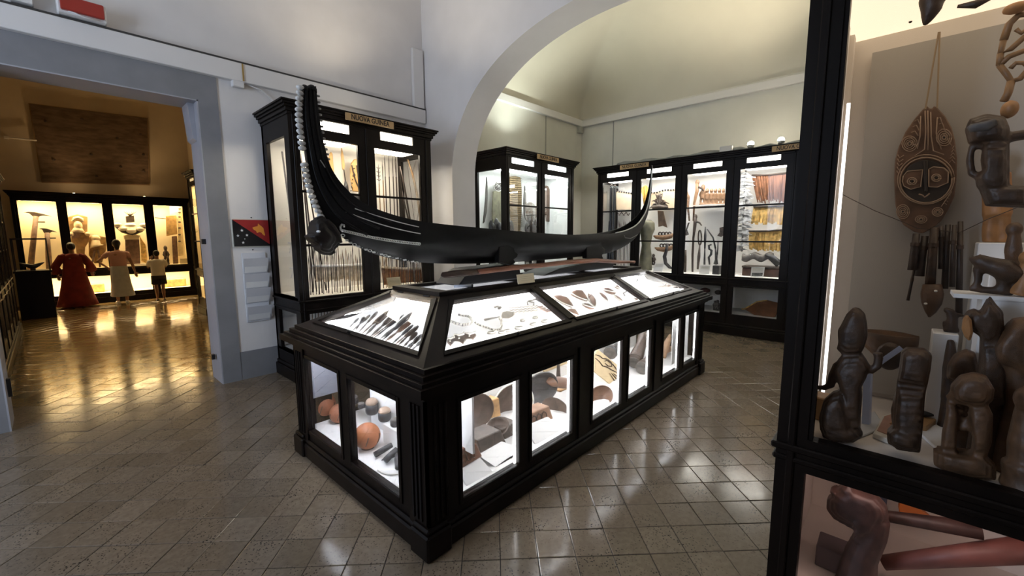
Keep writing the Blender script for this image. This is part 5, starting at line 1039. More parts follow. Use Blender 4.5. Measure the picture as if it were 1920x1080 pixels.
hang('dark_mask', 'dark long-nosed carving hanging right in the third bay', 'mask', DBROWN, [(672, 505), (692, 500), (690, 545), (680, 552), (660, 545), (672, 530)], c8, 'X', 8.45)
hang('hanging_mask', 'dark small carving hanging left in the third bay', 'mask', DBROWN, [(500, 520), (512, 480), (520, 478), (508, 515), (516, 540), (500, 545)], c8, 'X', 8.45)
MB().box(8.1, 8.25, at(*c8((668, 740)), 'X', 8.1).y, at(*c8((635, 740)), 'X', 8.1).y, 1.021, 1.18).solo('dark_block', 'black square block on the deck of the third bay', 'block', DGREY, bevel=.004)
card([(1314, 497), (1332, 498), (1329, 514), (1310, 514)], 'X', 8.05, 'white label card at the bottom of the third bay')
# fourth bay
SIL = M('silver_plume', (.60, .62, .66), .45, noise=.5, scale=14)
t = thing('silver_plume', 'ragged silvery-white plume hanging at the left of the fourth bay', 'plume', at(*c8((790, 625)), 'X', 8.4))
mb = MB()
for i in range(150):
    y = 225+390*R.random(); x0 = 805-(y-225)*.05; l = 22+R.random()*30; sg = R.choice((-1, 1)); sl = R.uniform(0, 18)
    ptube(mb, [c8((x0+R.uniform(-6, 6), y)), c8((x0+sg*l*.6, y+sl*.4)), c8((x0+sg*l, y+sl))], [2.2, 1.8, .5], 'X', 8.38+R.uniform(-.03, .03), 4)
o = mb.build('plumage', SIL, t); o['kind'] = 'stuff'
mb = MB(); ptube(mb, [c8((806, 215)), c8((785, 625))], [1.5, 1.5], 'X', 8.42, 6); mb.build('quill', GREYW, t)
fringe('long rust-brown fibre skirt at the top of the fourth bay', [(835, 240), (1012, 228), (1008, 372), (862, 378)], c8, 'X', 8.42, 26, M('rust_fibre2', (.16, .065, .03), .8, noise=.35, scale=20), DBROWN)
fringe('upper straw-yellow fibre skirt in the fourth bay', [(845, 398), (998, 392), (994, 488), (830, 486)], c8, 'X', 8.36, 17, STRAW, DBROWN)
fringe('lower straw-yellow fibre skirt in the fourth bay', [(822, 522), (990, 516), (980, 622), (820, 618)], c8, 'X', 8.36, 18, STRAW, DBROWN)
mb = MB(); rg = []
for i in range(15):
    x = 785+11*i; p0 = at(*c8((x, 650+8*math.sin(i*.9)-4)), 'X', 8.32); rg.append([p0, p0+Vector((.02, 0, .03)), p0+Vector((.12, 0, .035)), p0+Vector((.14, 0, -.02)), p0+Vector((.05, 0, -.09)), p0+Vector((.0, 0, -.085))])
mb.loft(rg); mb.solo('bark_sheet', 'grey wavy bark sheet below the yellow skirts', 'bark sheet', GREYW, smooth=True)
mb = MB(); ptube(mb, [c8((905, 640)), c8((935, 655)), c8((975, 690))], [3, 6, 7], 'X', 8.25, 9); mb.solo('dark_club', 'black thick club slanting beside the grey bark sheet', 'club', DGREY, smooth=True)
t = thing('wooden_chest', 'dark brown carved chest on the deck of the fourth bay', 'chest', Vector((8.35, at(*c8((880, 750)), 'X', 8.2).y, 1.021))); y0, y1 = at(*c8((975, 750)), 'X', 8.2).y, at(*c8((785, 750)), 'X', 8.2).y
MB().box(8.2, 8.45, y0, y1, 1.021, 1.16).build('body', M('chest_brown', (.075, .035, .022), .45, noise=.3, scale=9), t, bevel=.01); MB().box(8.19, 8.46, y0-.01, y1+.01, 1.16, 1.195).build('lid', DBROWN, t, bevel=.008)
card([(1409, 501), (1434, 501), (1431, 520), (1407, 520)], 'X', 8.03, 'white label card with a grey photograph in the fourth bay', True)
# lower panes
t = thing('leaf_mat', 'brown leaf-shaped mat with a pale edge in the last visible lower pane', 'mat', at(*c8((890, 960)), 'X', 8.2)); LM_ = M('mat_brown', (.19, .08, .035), .7, noise=.2, scale=10)
pts = [(795, 918), (850, 885), (900, 878), (962, 892), (966, 925), (958, 965), (900, 962), (850, 948)]
P = [at(*c8(p), 'X', 8.12+.0) for p in pts]; P = [Vector((8.08+(p.z-.36)*.9, p.y, max(.366, p.z))) for p in P]; MB().prism(P, (.03, 0, 0)).build('mat_body', LM_, t, bevel=.008)
MB().tube([P[0]+Vector((0, .04, 0)), P[0], P[1], P[2]], .012, 6).build('pale_edge', STRAW, t)
for i, (x, y0) in enumerate(((648, 872), (660, 868))): figurine(x, y0, 935, c8, 'X', 8.15, ('left', 'right')[i]+' of two small grey figures behind the third lower pane', 'figures in the lower pane', GREYW, 1.2, zb=.362)
mb = MB(); pell(mb, *c8((665, 832)), 6, 4.5, 'X', 8.4, .05); ptube(mb, [c8((665, 835)), c8((680, 828))], [3, 2], 'X', 8.4); mb.solo('clay_mask', 'dark clay head hanging behind the third lower pane', 'mask', DBROWN, smooth=True)
mb = MB(); pell(mb, *c8((600, 822)), 9, 5, 'X', 8.4, .06); mb.solo('clay_bowl', 'reddish clay bowl behind the corner of the table case', 'bowl', M('dull_red', (.12, .05, .04), .6), smooth=True)
# ================================================================ contents of the nearest cabinet (right edge)
MB().box(2.515, 2.53, -.62, .165, 1.02, 2.53).build('grey_backboard', M('grey_backing', (.36, .335, .305), .5), ccase)
MB().box(1.86, 2.54, -1.45, .24, 2.60, 2.615).build('ceiling_panel', EM('warm_ceiling_panel', (1, .80, .56), L4P), ccase)
for x in (1.95, 2.2, 2.45):
    for y in (.05, -.3): MB().ell((x, y, 2.599), .006, 8, 5).build('screw', BLACK, ccase)
tb = MB().tube([(2.33, .215, 1.03), (2.33, .215, 2.29)], .0065, 10).build('tube_lamp', EM('tube_white', (1, .93, .86), 2.6), ccase)
MB().box(2.30, 2.36, .234, .243, 1.015, 2.6).build('tube_batten', TRIM, ccase)
MB().box(2.44, 2.50, .225, .243, 1.015, 2.6).build('cable_trunk', M('warm_lining', (.70, .64, .58)), ccase)
STAT = M('dark_statue_wood', (.046, .023, .011), .5, noise=.4, scale=22, bump=.3); STAT2 = M('brown_statue_wood', (.095, .048, .022), .5, noise=.35, scale=22, bump=.3); OR = M('orange_statue_wood', (.36, .17, .06), .5, noise=.25, scale=18, bump=.2)
DKZ = .9955
def statue(name, label, ax_val, parts, mat, vox=.006, cat='statue', zb=None, smooth=3, group=None):
    mb = MB()
    for p in parts:
        if p[0] == 'e': pell(mb, p[1], p[2], p[3], p[4], 'X', ax_val, None if len(p) < 6 else p[5], 0 if len(p) < 7 else p[6])
        elif p[0] == 't': ptube(mb, p[1], p[2], 'X', ax_val, 10, 1)
        elif p[0] == 'o':                    # rounded solid: nested slices of one outline
            cx = sum(q[0] for q in p[1])/len(p[1]); cy = sum(q[1] for q in p[1])/len(p[1])
            for sc, tk in ((1, .4), (.86, .72), (.68, .92), (.45, 1)): slab([(cx+(q[0]-cx)*sc, cy+(q[1]-cy)*sc) for q in p[1]], 'X', ax_val-p[2]*tk/2, p[2]*tk, mb)
        elif p[0] == 's': slab(p[1], 'X', ax_val-p[2]/2, p[2], mb)
    if zb is not None:
        lo = min(mb.v, key=lambda v: v.z); w_ = [v for v in mb.v if v.z < lo.z+.05]; gap = lo.z-zb
        if gap > .02:                        # carry the figure down to what it stands on
            cx = sum(v.x for v in w_)/len(w_); cy = sum(v.y for v in w_)/len(w_); hr = max(.02, (max(v.y for v in w_)-min(v.y for v in w_))*.5)
            mb.tube([(cx, cy, lo.z+.03), (cx, cy, zb+.02), (cx, cy, zb)], [hr, hr*1.08, hr*1.15], 14)
    f = fuse(mb, vox, smooth); lo = min(v.z for v in f.v)
    if zb is not None:
        for v in f.v: v.z += zb-lo
    return f.solo(name, label, cat, mat, group, smooth=True)
# hooded figure
t1 = statue('hooded_statue', 'dark hooded statue with one hand stretched out, nearest the corner post', 1.885, [('o', [(1599, 579), (1611, 582), (1621, 592), (1625, 612), (1626, 635), (1620, 655), (1613, 667), (1602, 670), (1580, 669), (1568, 657), (1571, 645), (1570, 622), (1576, 612), (1586, 592)], .085), ('o', [(1580, 666), (1613, 664), (1622, 676), (1630, 690), (1624, 712), (1614, 730), (1616, 745), (1613, 790), (1612, 818), (1575, 820), (1580, 760), (1574, 733), (1566, 705), (1563, 690), (1570, 678)], .08), ('o', [(1560, 740), (1578, 735), (1590, 770), (1600, 832), (1565, 832), (1542, 822), (1536, 805), (1535, 785), (1543, 755)], .11), ('t', [(1572, 685), (1562, 706), (1557, 724), (1545, 729), (1529, 728)], [8, 7.5, 7, 5, 4]), ('t', [(1618, 690), (1634, 696), (1645, 688), (1647, 672), (1645, 663)], [8, 7.5, 7, 7, 8]), ('o', [(1536, 798), (1560, 808), (1612, 810), (1618, 822), (1600, 833), (1565, 832), (1542, 822)], .10)] + [('t', [(x, 745), (x+1, 812)], 2.0) for x in (1588, 1596, 1604)], STAT, .0045, zb=DKZ, smooth=3)
t2 = statue('column_statue', 'dark square-headed column statue on a white block', 1.882, [('o', [(1690, 657), (1700, 650), (1735, 652), (1749, 664), (1746, 690), (1738, 727), (1681, 718), (1686, 690)], .10), ('o', [(1682, 715), (1738, 722), (1735, 745), (1732, 790), (1728, 830), (1726, 846), (1680, 840), (1674, 795), (1676, 770)], .10), ('o', [(1663, 808), (1676, 800), (1728, 818), (1726, 846), (1690, 842), (1664, 828)], .12), ('t', [(1686, 735), (1678, 765), (1680, 790)], [6, 6, 6])] + [('e', 1690+9*(i % 5), 735+13*(i//5), 3, 3, .053) for i in range(30)], STAT, .0045, zb=1.0265, smooth=3)
t3 = statue('drummer_statue', 'brown big-headed squatting statue holding an upright drum', 1.872, [('o', [(1785, 757), (1782, 733), (1800, 714), (1830, 708), (1852, 715), (1865, 737), (1862, 757), (1848, 770), (1815, 768), (1798, 764)], .10), ('o', [(1820, 760), (1850, 760), (1862, 785), (1860, 835), (1848, 870), (1820, 870), (1826, 840), (1820, 815), (1816, 790)], .085), ('o', [(1776, 755), (1792, 760), (1798, 790), (1794, 815), (1793, 865), (1763, 862), (1766, 820), (1772, 790)], .07), ('t', [(1830, 788), (1810, 806), (1790, 806)], [9, 8, 8]), ('t', [(1790, 745), (1780, 750), (1774, 746)], [10, 7, 4]), ('e', 1797, 776, 7, 6), ('e', 1799, 790, 7, 6), ('o', [(1750, 852), (1790, 858), (1850, 866), (1868, 882), (1868, 907), (1820, 905), (1770, 890), (1750, 878)], .105)], STAT2, .0045, zb=DKZ, smooth=3)
statue('carved_statue', 'brown statue cut off by the right edge of the view', 1.88, [('t', [(1935, 770), (1930, 830), (1932, 890)], [22, 28, 30]), ('t', [(1930, 870), (1930, 905)], [36, 34]), ('e', 1935, 750, 24, 26, .05)], STAT2, .007, zb=DKZ)
# mask on the back board
MX = 2.49
t = thing('oval_mask', 'large brown oval wooden mask carved with concentric eyes', 'mask', at(1735, 432, 'X', MX))
def m1(p): return (1640+p[0]/4, 180+p[1]/4)
mo = [(395, 72), (412, 92), (432, 92), (445, 72), (470, 85), (530, 150), (580, 240), (605, 340), (620, 480), (615, 620), (600, 750), (550, 860), (500, 940), (420, 1000), (360, 1030), (300, 1022), (220, 970), (170, 900), (152, 800), (146, 620), (152, 480), (180, 380), (230, 270), (300, 170), (360, 100)]
MASKW = M('mask_wood', (.135, .075, .045), .5, noise=.3, scale=14, bump=.2); CUT = M('mask_cut', (.34, .24, .17), .7); DARKP = M('mask_dark', (.028, .02, .016), .6)
slab([m1(p) for p in mo], 'X', MX-.02, .035).build('board', MASKW, t, bevel=.010, seg=2)
zf = MX-.022
slab([m1(p) for p in oval(385, 640, 185, 160, 26, -.08)], 'X', zf-.004, .008).build('face_hollow', DARKP, t, bevel=.002)
def cut(pl, w_=1.2, closed=False, v=zf-.004):
    if closed: pl = pl+[pl[0]]
    mb = MB(); ptube(mb, [m1(p) for p in pl], w_, 'X', v, 6); mb.build('carved_groove', CUT, t, smooth=True)
cut(oval(385, 632, 195, 170, 26, -.08), 1.3, True); cut(oval(385, 626, 212, 185, 28, -.08), 1.0, True)
for q in ([(215, 600), (245, 565), (360, 552), (345, 680), (270, 700), (220, 675), (208, 640)], [(405, 550), (440, 532), (520, 540), (552, 570), (550, 650), (470, 684), (405, 680)]):
    slab([m1(p) for p in q], 'X', zf-.010, .008).build('eye_panel', MASKW, t, bevel=.003); cut(q, 1.0, True, zf-.012)
for cx, cy in ((280, 640), (462, 614)):
    for r_ in (34, 20): cut(oval(cx, cy, r_, r_*.8, 14), 1.1, True, zf-.014)
    mb = MB(); pell(mb, *m1((cx, cy)), 2.2, 2.0, 'X', zf-.013, .004); mb.build('pupil', DARKP, t)
slab([m1(p) for p in ((365, 480), (400, 480), (398, 720), (372, 720))], 'X', zf-.016, .014).build('nose', DARKP, t, bevel=.004)
cut([(330, 735), (360, 745), (375, 760), (395, 745), (412, 730)], 1.2)
for cx, cy, n, rx, ry in ((262, 358, 4, 26, 24), (520, 312, 4, 26, 26), (472, 870, 3, 24, 18), (212, 868, 4, 22, 22), (348, 926, 3, 26, 16)):
    for i in range(n): cut(oval(cx, cy, rx*(.55+.55*i), ry*(.55+.62*i), 14), .8 if i else 1.1, True)
    mb = MB(); pell(mb, *m1((cx, cy)), 2.0, 1.8, 'X', zf-.003, .004); mb.build('pupil', DARKP, t)
for s, pts in ((1, [(378, 110), (382, 260), (375, 400), (300, 450)]), (1, [(398, 110), (402, 300), (400, 405)]), (1, [(420, 120), (424, 300), (440, 410), (520, 440)]), (1, [(345, 150), (340, 300), (320, 395)]), (1, [(470, 160), (462, 280), (500, 400)])): cut(pts, .9)
for i in range(5):
    cut([(300-14*i, 190+42*i), (322-10*i, 175+44*i), (338-6*i, 215+42*i)], .8); cut([(470+14*i, 170+40*i), (492+14*i, 160+42*i), (505+17*i, 205+42*i)], .8)
    cut([(165+2*i, 560-30*i), (178+2*i, 585-30*i), (196+6*i, 565-30*i)], .8); cut([(560+6*i, 500-26*i), (580+4*i, 478-26*i), (602, 505-30*i)], .8); cut([(500+16*i, 830-20*i), (520+14*i, 800-22*i), (540+9*i, 815-22*i)], .8)
MB().tube([at(1757, 203, 'X', 2.47), at(1762, 60, 'X', 2.47)], .003, 5).build('cord', M('twine', (.30, .22, .14), .8), t); MB().tube([at(1735, 205, 'X', 2.47), at(1760, 60, 'X', 2.47)], .003, 5).build('cord', M('twine', (.30, .22, .14), .8), t)
# hanging flutes and whistles
def m7(p): return (1660+p[0]/4.5, 400+p[1]/4.5)
FL = M('smoked_bamboo', (.038, .022, .015), .42, noise=.4, scale=20)
for i, (a, b, r_, ds) in enumerate((((262, 170), (225, 478), 7.0, 'widest flute at the left of the hanging bundle'), ((335, 190), (288, 530), 7.2, 'second wide flute of the hanging bundle'), ((243, 480), (190, 735), 2.6, 'thin stick below the leftmost flute'), ((415, 120), (375, 640), 8.0, 'thick brown flute above the pointed carved head'), ((472, 105), (468, 470), 4.2, 'slim flute in the middle of the bundle'), ((528, 95), (500, 635), 5.4, 'long black flute right of the middle'), ((582, 98), (562, 620), 4.4, 'black flute next to the longest one'), ((634, 68), (620, 862), 5.2, 'longest flute at the right of the bundle'))):
    pa, pb = at(*m7(a), 'X', 2.40+.012*(i % 3)), at(*m7(b), 'X', 2.40+.012*(i % 3)); k = mpp(*m7(a), 'X', 2.4)*r_; t = thing('bamboo_flute', ds, 'flute', pb, 'hanging flutes')
    MB().tube([pa, pb], [k*.75, k], 12).build('tube', FL if i != 3 else STAT, t, smooth=True); c = pa.lerp(pb, .25); MB().tube([c, c+(pb-pa).normalized()*.015], k*.98, 12).build('binding', STAT, t)
t = thing('pendant_head', 'reddish-brown pointed carved head hanging under the thick flute', 'carving', at(*m7((370, 875)), 'X', 2.38)); mb = MB(); ptube(mb, [m7((395, 600)), m7((395, 680)), m7((390, 760)), m7((380, 830)), m7((370, 876))], [13, 16, 14, 8, 1.5], 'X', 2.38, 10); mb.build('head', STAT2, t, smooth=True)
for x, y in ((340, 762), (425, 655)): mb = MB(); pell(mb, *m7((x, y)), 2.6, 2.0, 'X', 2.34, .006); mb.build('shell_eye', PALEW, t)
mb = MB(); ptube(mb, [(1575, 362, .1), (1590, 370), (1640, 395), (1690, 415), (1720, 428)], .7, 'X', 2.40, 5); ptube(mb, [(1720, 428), (1800, 436), (1850, 412), (1920, 384)], .7, 'X', 2.40, 5); mb.solo('twine_line', 'thin dark cord stretched across the nearest cabinet, carrying the flutes', 'cord', DBROWN)
# trough, easel, framed pieces on the deck
mb = MB(); rg = []
for i in range(13):
    u = i/12; x = 1612+112*u; y0 = 618+14*u; w_ = math.sin(math.pi*min(1, max(0, .08+.84*u)))
    a = at(x, y0, 'X', 2.36); dz = .02+.10*w_; rg.append([a+Vector((-.07*w_, 0, 0)), a+Vector((-.06*w_, 0, -dz*.6)), a+Vector((0, 0, -dz)), a+Vector((.06*w_, 0, -dz*.6)), a+Vector((.07*w_, 0, 0)), a+Vector((.05*w_, 0, 0)), a+Vector((0, 0, -dz*.6)), a+Vector((-.05*w_, 0, 0))])
mb.loft(rg); mb.solo('trough_vessel', 'brown boat-shaped vessel behind the hooded statue', 'bowl', STAT2, smooth=True)
BLU = M('blue_white_metal', (.62, .72, 1.0), .4)
t = thing('metal_easel', 'pale blue metal easel behind the hooded statue', 'easel', (2.16, .055, DKZ)); a = at(1628, 695, 'X', 2.12)
MB().tube([(2.12, at(1622, 820, 'X', 2.12).y, DKZ+.002), a], .012, 4, 1.6).build('leg', BLU, t); MB().tube([at(1618, 702, 'X', 2.12), at(1690, 652, 'X', 2.16)], .010, 4, 1.6).build('arm', BLU, t)
mb = MB(); pell(mb, 1668, 668, 20, 26, 'X', 2.22, .03); mb.solo('dark_disc', 'dark round carving propped on the pale blue easel', 'carving', STAT, smooth=True)
def plaque(px4, z, th, label, mat, inner=None, name='plaque', disc=None):
    P = [at(x, y, 'Z', z+th) for x, y in px4]; c = sum(P, Vector())/4; t = thing(name, label, 'plaque', Vector((c.x, c.y, z))); MB().prism(P, (0, 0, -th+.0005)).build('board', mat, t, bevel=.003)
    if inner: MB().prism([c+(p-c)*.78+Vector((0, 0, .003)) for p in P], (0, 0, -.003)).build('face', inner, t)
    if disc: MB().ell(c+Vector((0, 0, .012)), (.05, .05, .014), 14, 7).build('disc', disc, t, smooth=True)
plaque([(1637, 812), (1655, 778), (1700, 765), (1688, 832)], DKZ, .02, 'pinkish drawn plaque with a white edge lying on the deck', PALEW, M('pink_face', (.45, .26, .20), .7, noise=.15, scale=14))
plaque([(1668, 792), (1712, 746), (1776, 768), (1738, 800)], DKZ, .03, 'ochre framed plaque with a dark disc between the statues', TAN, None, disc=DGREY)
plaque([(1720, 808), (1780, 785), (1840, 850), (1790, 870)], DKZ, .012, 'white display card slanting behind the drummer statue', WHITE)
plaque([(1590, 790), (1640, 770), (1660, 800), (1610, 820)], DKZ, .008, 'grey-white display card behind the hooded statue', M('pale_grey_card', (.55, .57, .60), .6))
MB().box(2.05, 2.14, .15, .235, DKZ, 1.09).solo('ochre_block', 'ochre wooden block in the corner beside the tube lamp', 'block', TAN, bevel=.004)
# stepped white stand at the right with small carvings
def stepb(x0, x1, y0, y1, z1, ds): MB().box(x0, x1, y0, y1, DKZ, z1).solo('white_step', ds, 'display step', WHITE, bevel=.003)
def zt_(py, xv, px=1850): return at(px, py, 'X', xv).z
ya = at(1785, 545, 'X', 2.20).y; yb = at(1838, 455, 'X', 2.36).y
zq = zt_(552, 2.16); MB().box(2.12, 2.261, -.75, ya, zq-.014, zq).box(2.13, 2.255, -.75, ya-.07, DKZ, zq-.014).solo('white_step', 'middle white step carrying the crouching black animal', 'display step', WHITE)
stepb(2.262, 2.40, -.75, at(1852, 500, 'X', 2.32).y, zt_(496, 2.32), 'upper white step carrying a small dark figure')
stepb(2.402, 2.51, -.75, yb, zt_(455, 2.44), 'highest white step carrying an orange statue')
stepb(2.29, 2.40, at(1797, 620, 'X', 2.34).y, at(1748, 620, 'X', 2.34).y, zt_(622, 2.34, 1770), 'small white block under the black hooked bird')
statue('animal_carving', 'black crouching animal carving on the middle white step', 2.16, [('t', [(1822, 498), (1835, 492), (1852, 500), (1880, 508), (1905, 525)], [8, 12, 15, 20, 18]), ('t', [(1832, 505), (1834, 530), (1826, 545)], [7, 6, 5]), ('t', [(1815, 545), (1850, 548), (1900, 552)], [5, 7, 8]), ('t', [(1880, 525), (1882, 550)], [10, 9]), ('e', 1828, 489, 11, 5), ('t', [(1905, 525), (1908, 552)], [10, 8])], STAT, .006, 'carving', zb=zt_(552, 2.16)+.001)
statue('hooked_bird', 'black hooked bird carving on the small white block', 2.34, [('t', [(1770, 577), (1782, 582), (1786, 596), (1784, 618)], [4, 7, 8, 9]), ('t', [(1768, 616), (1800, 619)], [4, 4]), ('t', [(1770, 600), (1772, 616)], [3, 3]), ('t', [(1786, 592), (1800, 588), (1810, 592)], [5, 4, 2])], STAT, .005, 'carving', zb=zt_(622, 2.34, 1770)+.001)
statue('orange_statue', 'orange-brown standing statue on the highest white step', 2.45, [('t', [(1857, 450), (1858, 425), (1862, 395)], [11, 12, 12]), ('t', [(1883, 450), (1882, 425), (1878, 395)], [10, 11, 12]), ('t', [(1870, 400), (1870, 360), (1872, 320)], [20, 20, 17]), ('e', 1874, 296, 14, 20)], OR, .006, zb=zt_(455, 2.44)+.001)
statue('small_figure', 'small dark figure with a round head on the upper white step', 2.32, [('e', 1902, 428, 12, 14), ('t', [(1902, 440), (1900, 465), (1900, 490)], [9, 12, 11]), ('t', [(1885, 488), (1915, 490)], [6, 6])], STAT2, .006, zb=zt_(496, 2.32)+.001)
statue('orange_figure', 'orange carved figure at the very edge of the middle white step', 2.16, [('t', [(1925, 500), (1922, 530), (1912, 555)], [12, 15, 18]), ('e', 1926, 485, 12, 14)], OR, .006, zb=zt_(552, 2.16)+.001)
statue('veiled_bust', 'dark veiled bust with a pale lit face behind the drummer statue', 2.02, [('o', [(1805, 600), (1815, 585), (1830, 580), (1840, 588), (1850, 570), (1858, 556), (1868, 570), (1882, 585), (1884, 612), (1878, 640), (1860, 654), (1845, 650), (1838, 632), (1812, 615)], .10), ('o', [(1840, 630), (1880, 630), (1890, 700), (1890, 770), (1830, 770), (1836, 700)], .10)], STAT, .005, zb=DKZ)
slab([(1806, 600), (1814, 590), (1822, 600), (1825, 625), (1819, 642), (1809, 632), (1804, 618)], 'X', 1.955, .03).solo('bust_face', 'small tan face of the veiled bust, its lit tone put into the colour', 'mask', OR, bevel=.006)  # the bust's lit face, its brightness put into a tan slab
statue('hunched_figure', 'brown hunched figure left of the veiled bust', 2.10, [('o', [(1775, 713), (1777, 687), (1790, 667), (1813, 657), (1830, 663), (1838, 700), (1820, 707), (1815, 690), (1800, 692), (1795, 715)], .09), ('o', [(1790, 690), (1836, 690), (1840, 760), (1785, 760)], .09)], STAT2, .006, zb=DKZ)
statue('bottle_figure', 'slim dark bottle-shaped figure behind the hunched one', 2.28, [('t', [(1783, 636), (1783, 655), (1780, 690), (1778, 760)], [5, 8, 10, 11])], STAT, .007, zb=DKZ)
statue('beast_head', 'brown beast head with open jaws at the right edge', 2.0, [('o', [(1863, 655), (1877, 632), (1890, 615), (1902, 600), (1935, 596), (1935, 715), (1900, 695), (1880, 690), (1868, 680)], .12), ('t', [(1880, 668), (1862, 664), (1850, 660)], [10, 7, 3]), ('t', [(1882, 690), (1866, 692), (1856, 700)], [8, 6, 3]), ('e', 1885, 648, 7, 6, .06), ('t', [(1912, 695), (1908, 760), (1905, 820)], [20, 17, 24])], STAT2, .006, zb=DKZ)
statue('dark_carving', 'dark tangled carving between drummer statue and beast head', 2.06, [('t', [(1868, 735), (1890, 728), (1905, 745)], [8, 8, 9]), ('t', [(1866, 760), (1900, 752), (1925, 770)], [9, 9, 10]), ('t', [(1890, 740), (1890, 800)], [24, 30])], STAT, .008, zb=DKZ)
# hanging carvings at the top right
statue('hanging_figure', 'dark carved figure with a banded head hanging at the right edge', 2.10, [('o', [(1811, 240), (1818, 222), (1850, 212), (1885, 217), (1895, 240), (1892, 264), (1850, 268), (1818, 267)], .12), ('o', [(1848, 262), (1894, 258), (1894, 350), (1880, 364), (1850, 362), (1834, 350), (1831, 335), (1846, 315), (1842, 290)], .12), ('o', [(1838, 355), (1880, 348), (1935, 348), (1935, 390), (1850, 386)], .10), ('t', [(1848, 274), (1822, 277), (1818, 300), (1822, 326), (1842, 334)], [6, 6, 6, 6, 7]), ('t', [(1870, 262), (1900, 256), (1935, 250)], [10, 10, 10]), ('e', 1846, 330, 14, 11)], STAT, .005, 'carving')
mb = MB(); ptube(mb, [(1816, 236), (1822, 240), (1850, 236), (1868, 228)], [4, 9, 11, 8], 'X', 2.035, 8, .6); mb.solo('head_band', 'grey-brown carved band across the hanging figure head', 'carving', GREYW, smooth=True)
t = thing('openwork_carving', 'ochre openwork carving of looping bars in the top right corner', 'carving', at(1900, 190, 'X', 2.15))
for pl, r_ in (([(1882, 75), (1892, 45), (1910, 28), (1930, 25)], 6), ([(1882, 75), (1876, 100), (1895, 92), (1920, 70), (1935, 60)], 5), ([(1872, 124), (1892, 106), (1920, 95)], 5), ([(1874, 122), (1888, 140), (1896, 152), (1912, 148), (1930, 128)], 5), ([(1895, 128), (1905, 118), (1920, 118), (1935, 130)], 4), ([(1876, 100), (1874, 122)], 5), ([(1905, 55), (1915, 62), (1935, 48)], 4), ([(1896, 152), (1890, 175), (1882, 190)], 6)):
    mb = MB(); ptube(mb, pl, r_, 'X', 2.15, 8); mb.build('bar', M('ochre_brown', (.25, .13, .05), .5, noise=.25, scale=16), t, smooth=True)
mb = MB(); pell(mb, 1893, 205, 13, 17, 'X', 2.12, .03); pell(mb, 1905, 15, 20, 10, 'X', 2.12, .03); fuse(mb, .008, 2).solo('knob_carving', 'pair of orange-brown knobs hanging by the openwork bars', 'carving', OR, smooth=True)
mb = MB(); ptube(mb, [(1745, -30), (1748, -5), (1746, 20), (1738, 38), (1733, 50)], [10, 21, 16, 9, 3], 'X', 2.05, 10); ptube(mb, [(1760, -30), (1775, -10), (1795, -25)], [9, 14, 8], 'X', 2.05, 8); fuse(mb, .008, 2).solo('hanging_horn', 'dark purple-brown horn-shaped carving hanging from the top', 'carving', STAT, smooth=True)
mb = MB(); ptube(mb, [(1795, 12), (1830, 8), (1858, -4)], [3, 8, 4], 'X', 2.05, 8); mb.solo('dark_carving', 'short dark blade-like carving hanging near the horn', 'carving', STAT, smooth=True)
# lower compartment
LZ = .362
ST3 = M('dim_statue_wood', (.045, .022, .018), .5, noise=.4, scale=18)
t = statue('crocodile_carving', 'dark crocodile-headed carving with open snout in the lower pane', 2.02, [('o', [(1551, 947), (1560, 953), (1572, 946), (1581, 936), (1591, 938), (1597, 950), (1610, 956), (1640, 967), (1659, 988), (1663, 1007), (1650, 1030), (1640, 1048), (1610, 1062), (1595, 1052), (1618, 1010), (1590, 1020), (1560, 1003), (1546, 984), (1547, 966), (1557, 962)], .12), ('t', [(1640, 1000), (1632, 1030), (1612, 1070), (1600, 1130)], [20, 22, 24, 30]), ('e', 1584, 941, 7, 6, .06), ('e', 1612, 975, 9, 8, .065)], ST3, .006, 'carving', zb=LZ)
for a, b, r0, r1, ds in (((1600, 958), (1840, 995), 8, 14, 'upper long dark limb-like bar in the lower pane'), ((1655, 1055), (1930, 1030), 12, 20, 'lower thick reddish bar in the lower pane')):
    pa, pb = at(*a, 'X', 2.12), at(*b, 'X', 2.16); k = mpp(*a, 'X', 2.12); MB().tube([pa, pa.lerp(pb, .5), pb], [r0*k, (r0+r1)/2*k, r1*k], 10).solo('carved_limb', ds, 'carving', ST3 if 'upper' in ds else M('reddish_limb', (.14, .05, .04), .5, noise=.2, scale=12), smooth=True)
slab([(1690, 925), (1760, 985), (1690, 985), (1684, 950)], 'X', 2.42, .03).solo('orange_wedge', 'orange painted wedge at the back of the lower pane', 'carving', M('bright_orange', (.55, .16, .03), .5), bevel=.004)
MB().box(2.44, 2.50, at(1665, 925, 'X', 2.44).y, at(1600, 925, 'X', 2.44).y, LZ, at(1600, 892, 'X', 2.44).z).solo('slate_box', 'slate-blue box at the back of the lower pane', 'box', M('slate_box', (.07, .08, .12), .5), bevel=.004)
p = at(1560, 1035, 'Z', LZ+.05); MB().box(p.x-.06, p.x+.06, p.y-.10, p.y+.05, LZ, LZ+.09).solo('grey_box', 'dull grey box beside the crocodile carving', 'box', M('dull_grey', (.14, .11, .12), .6), bevel=.004)
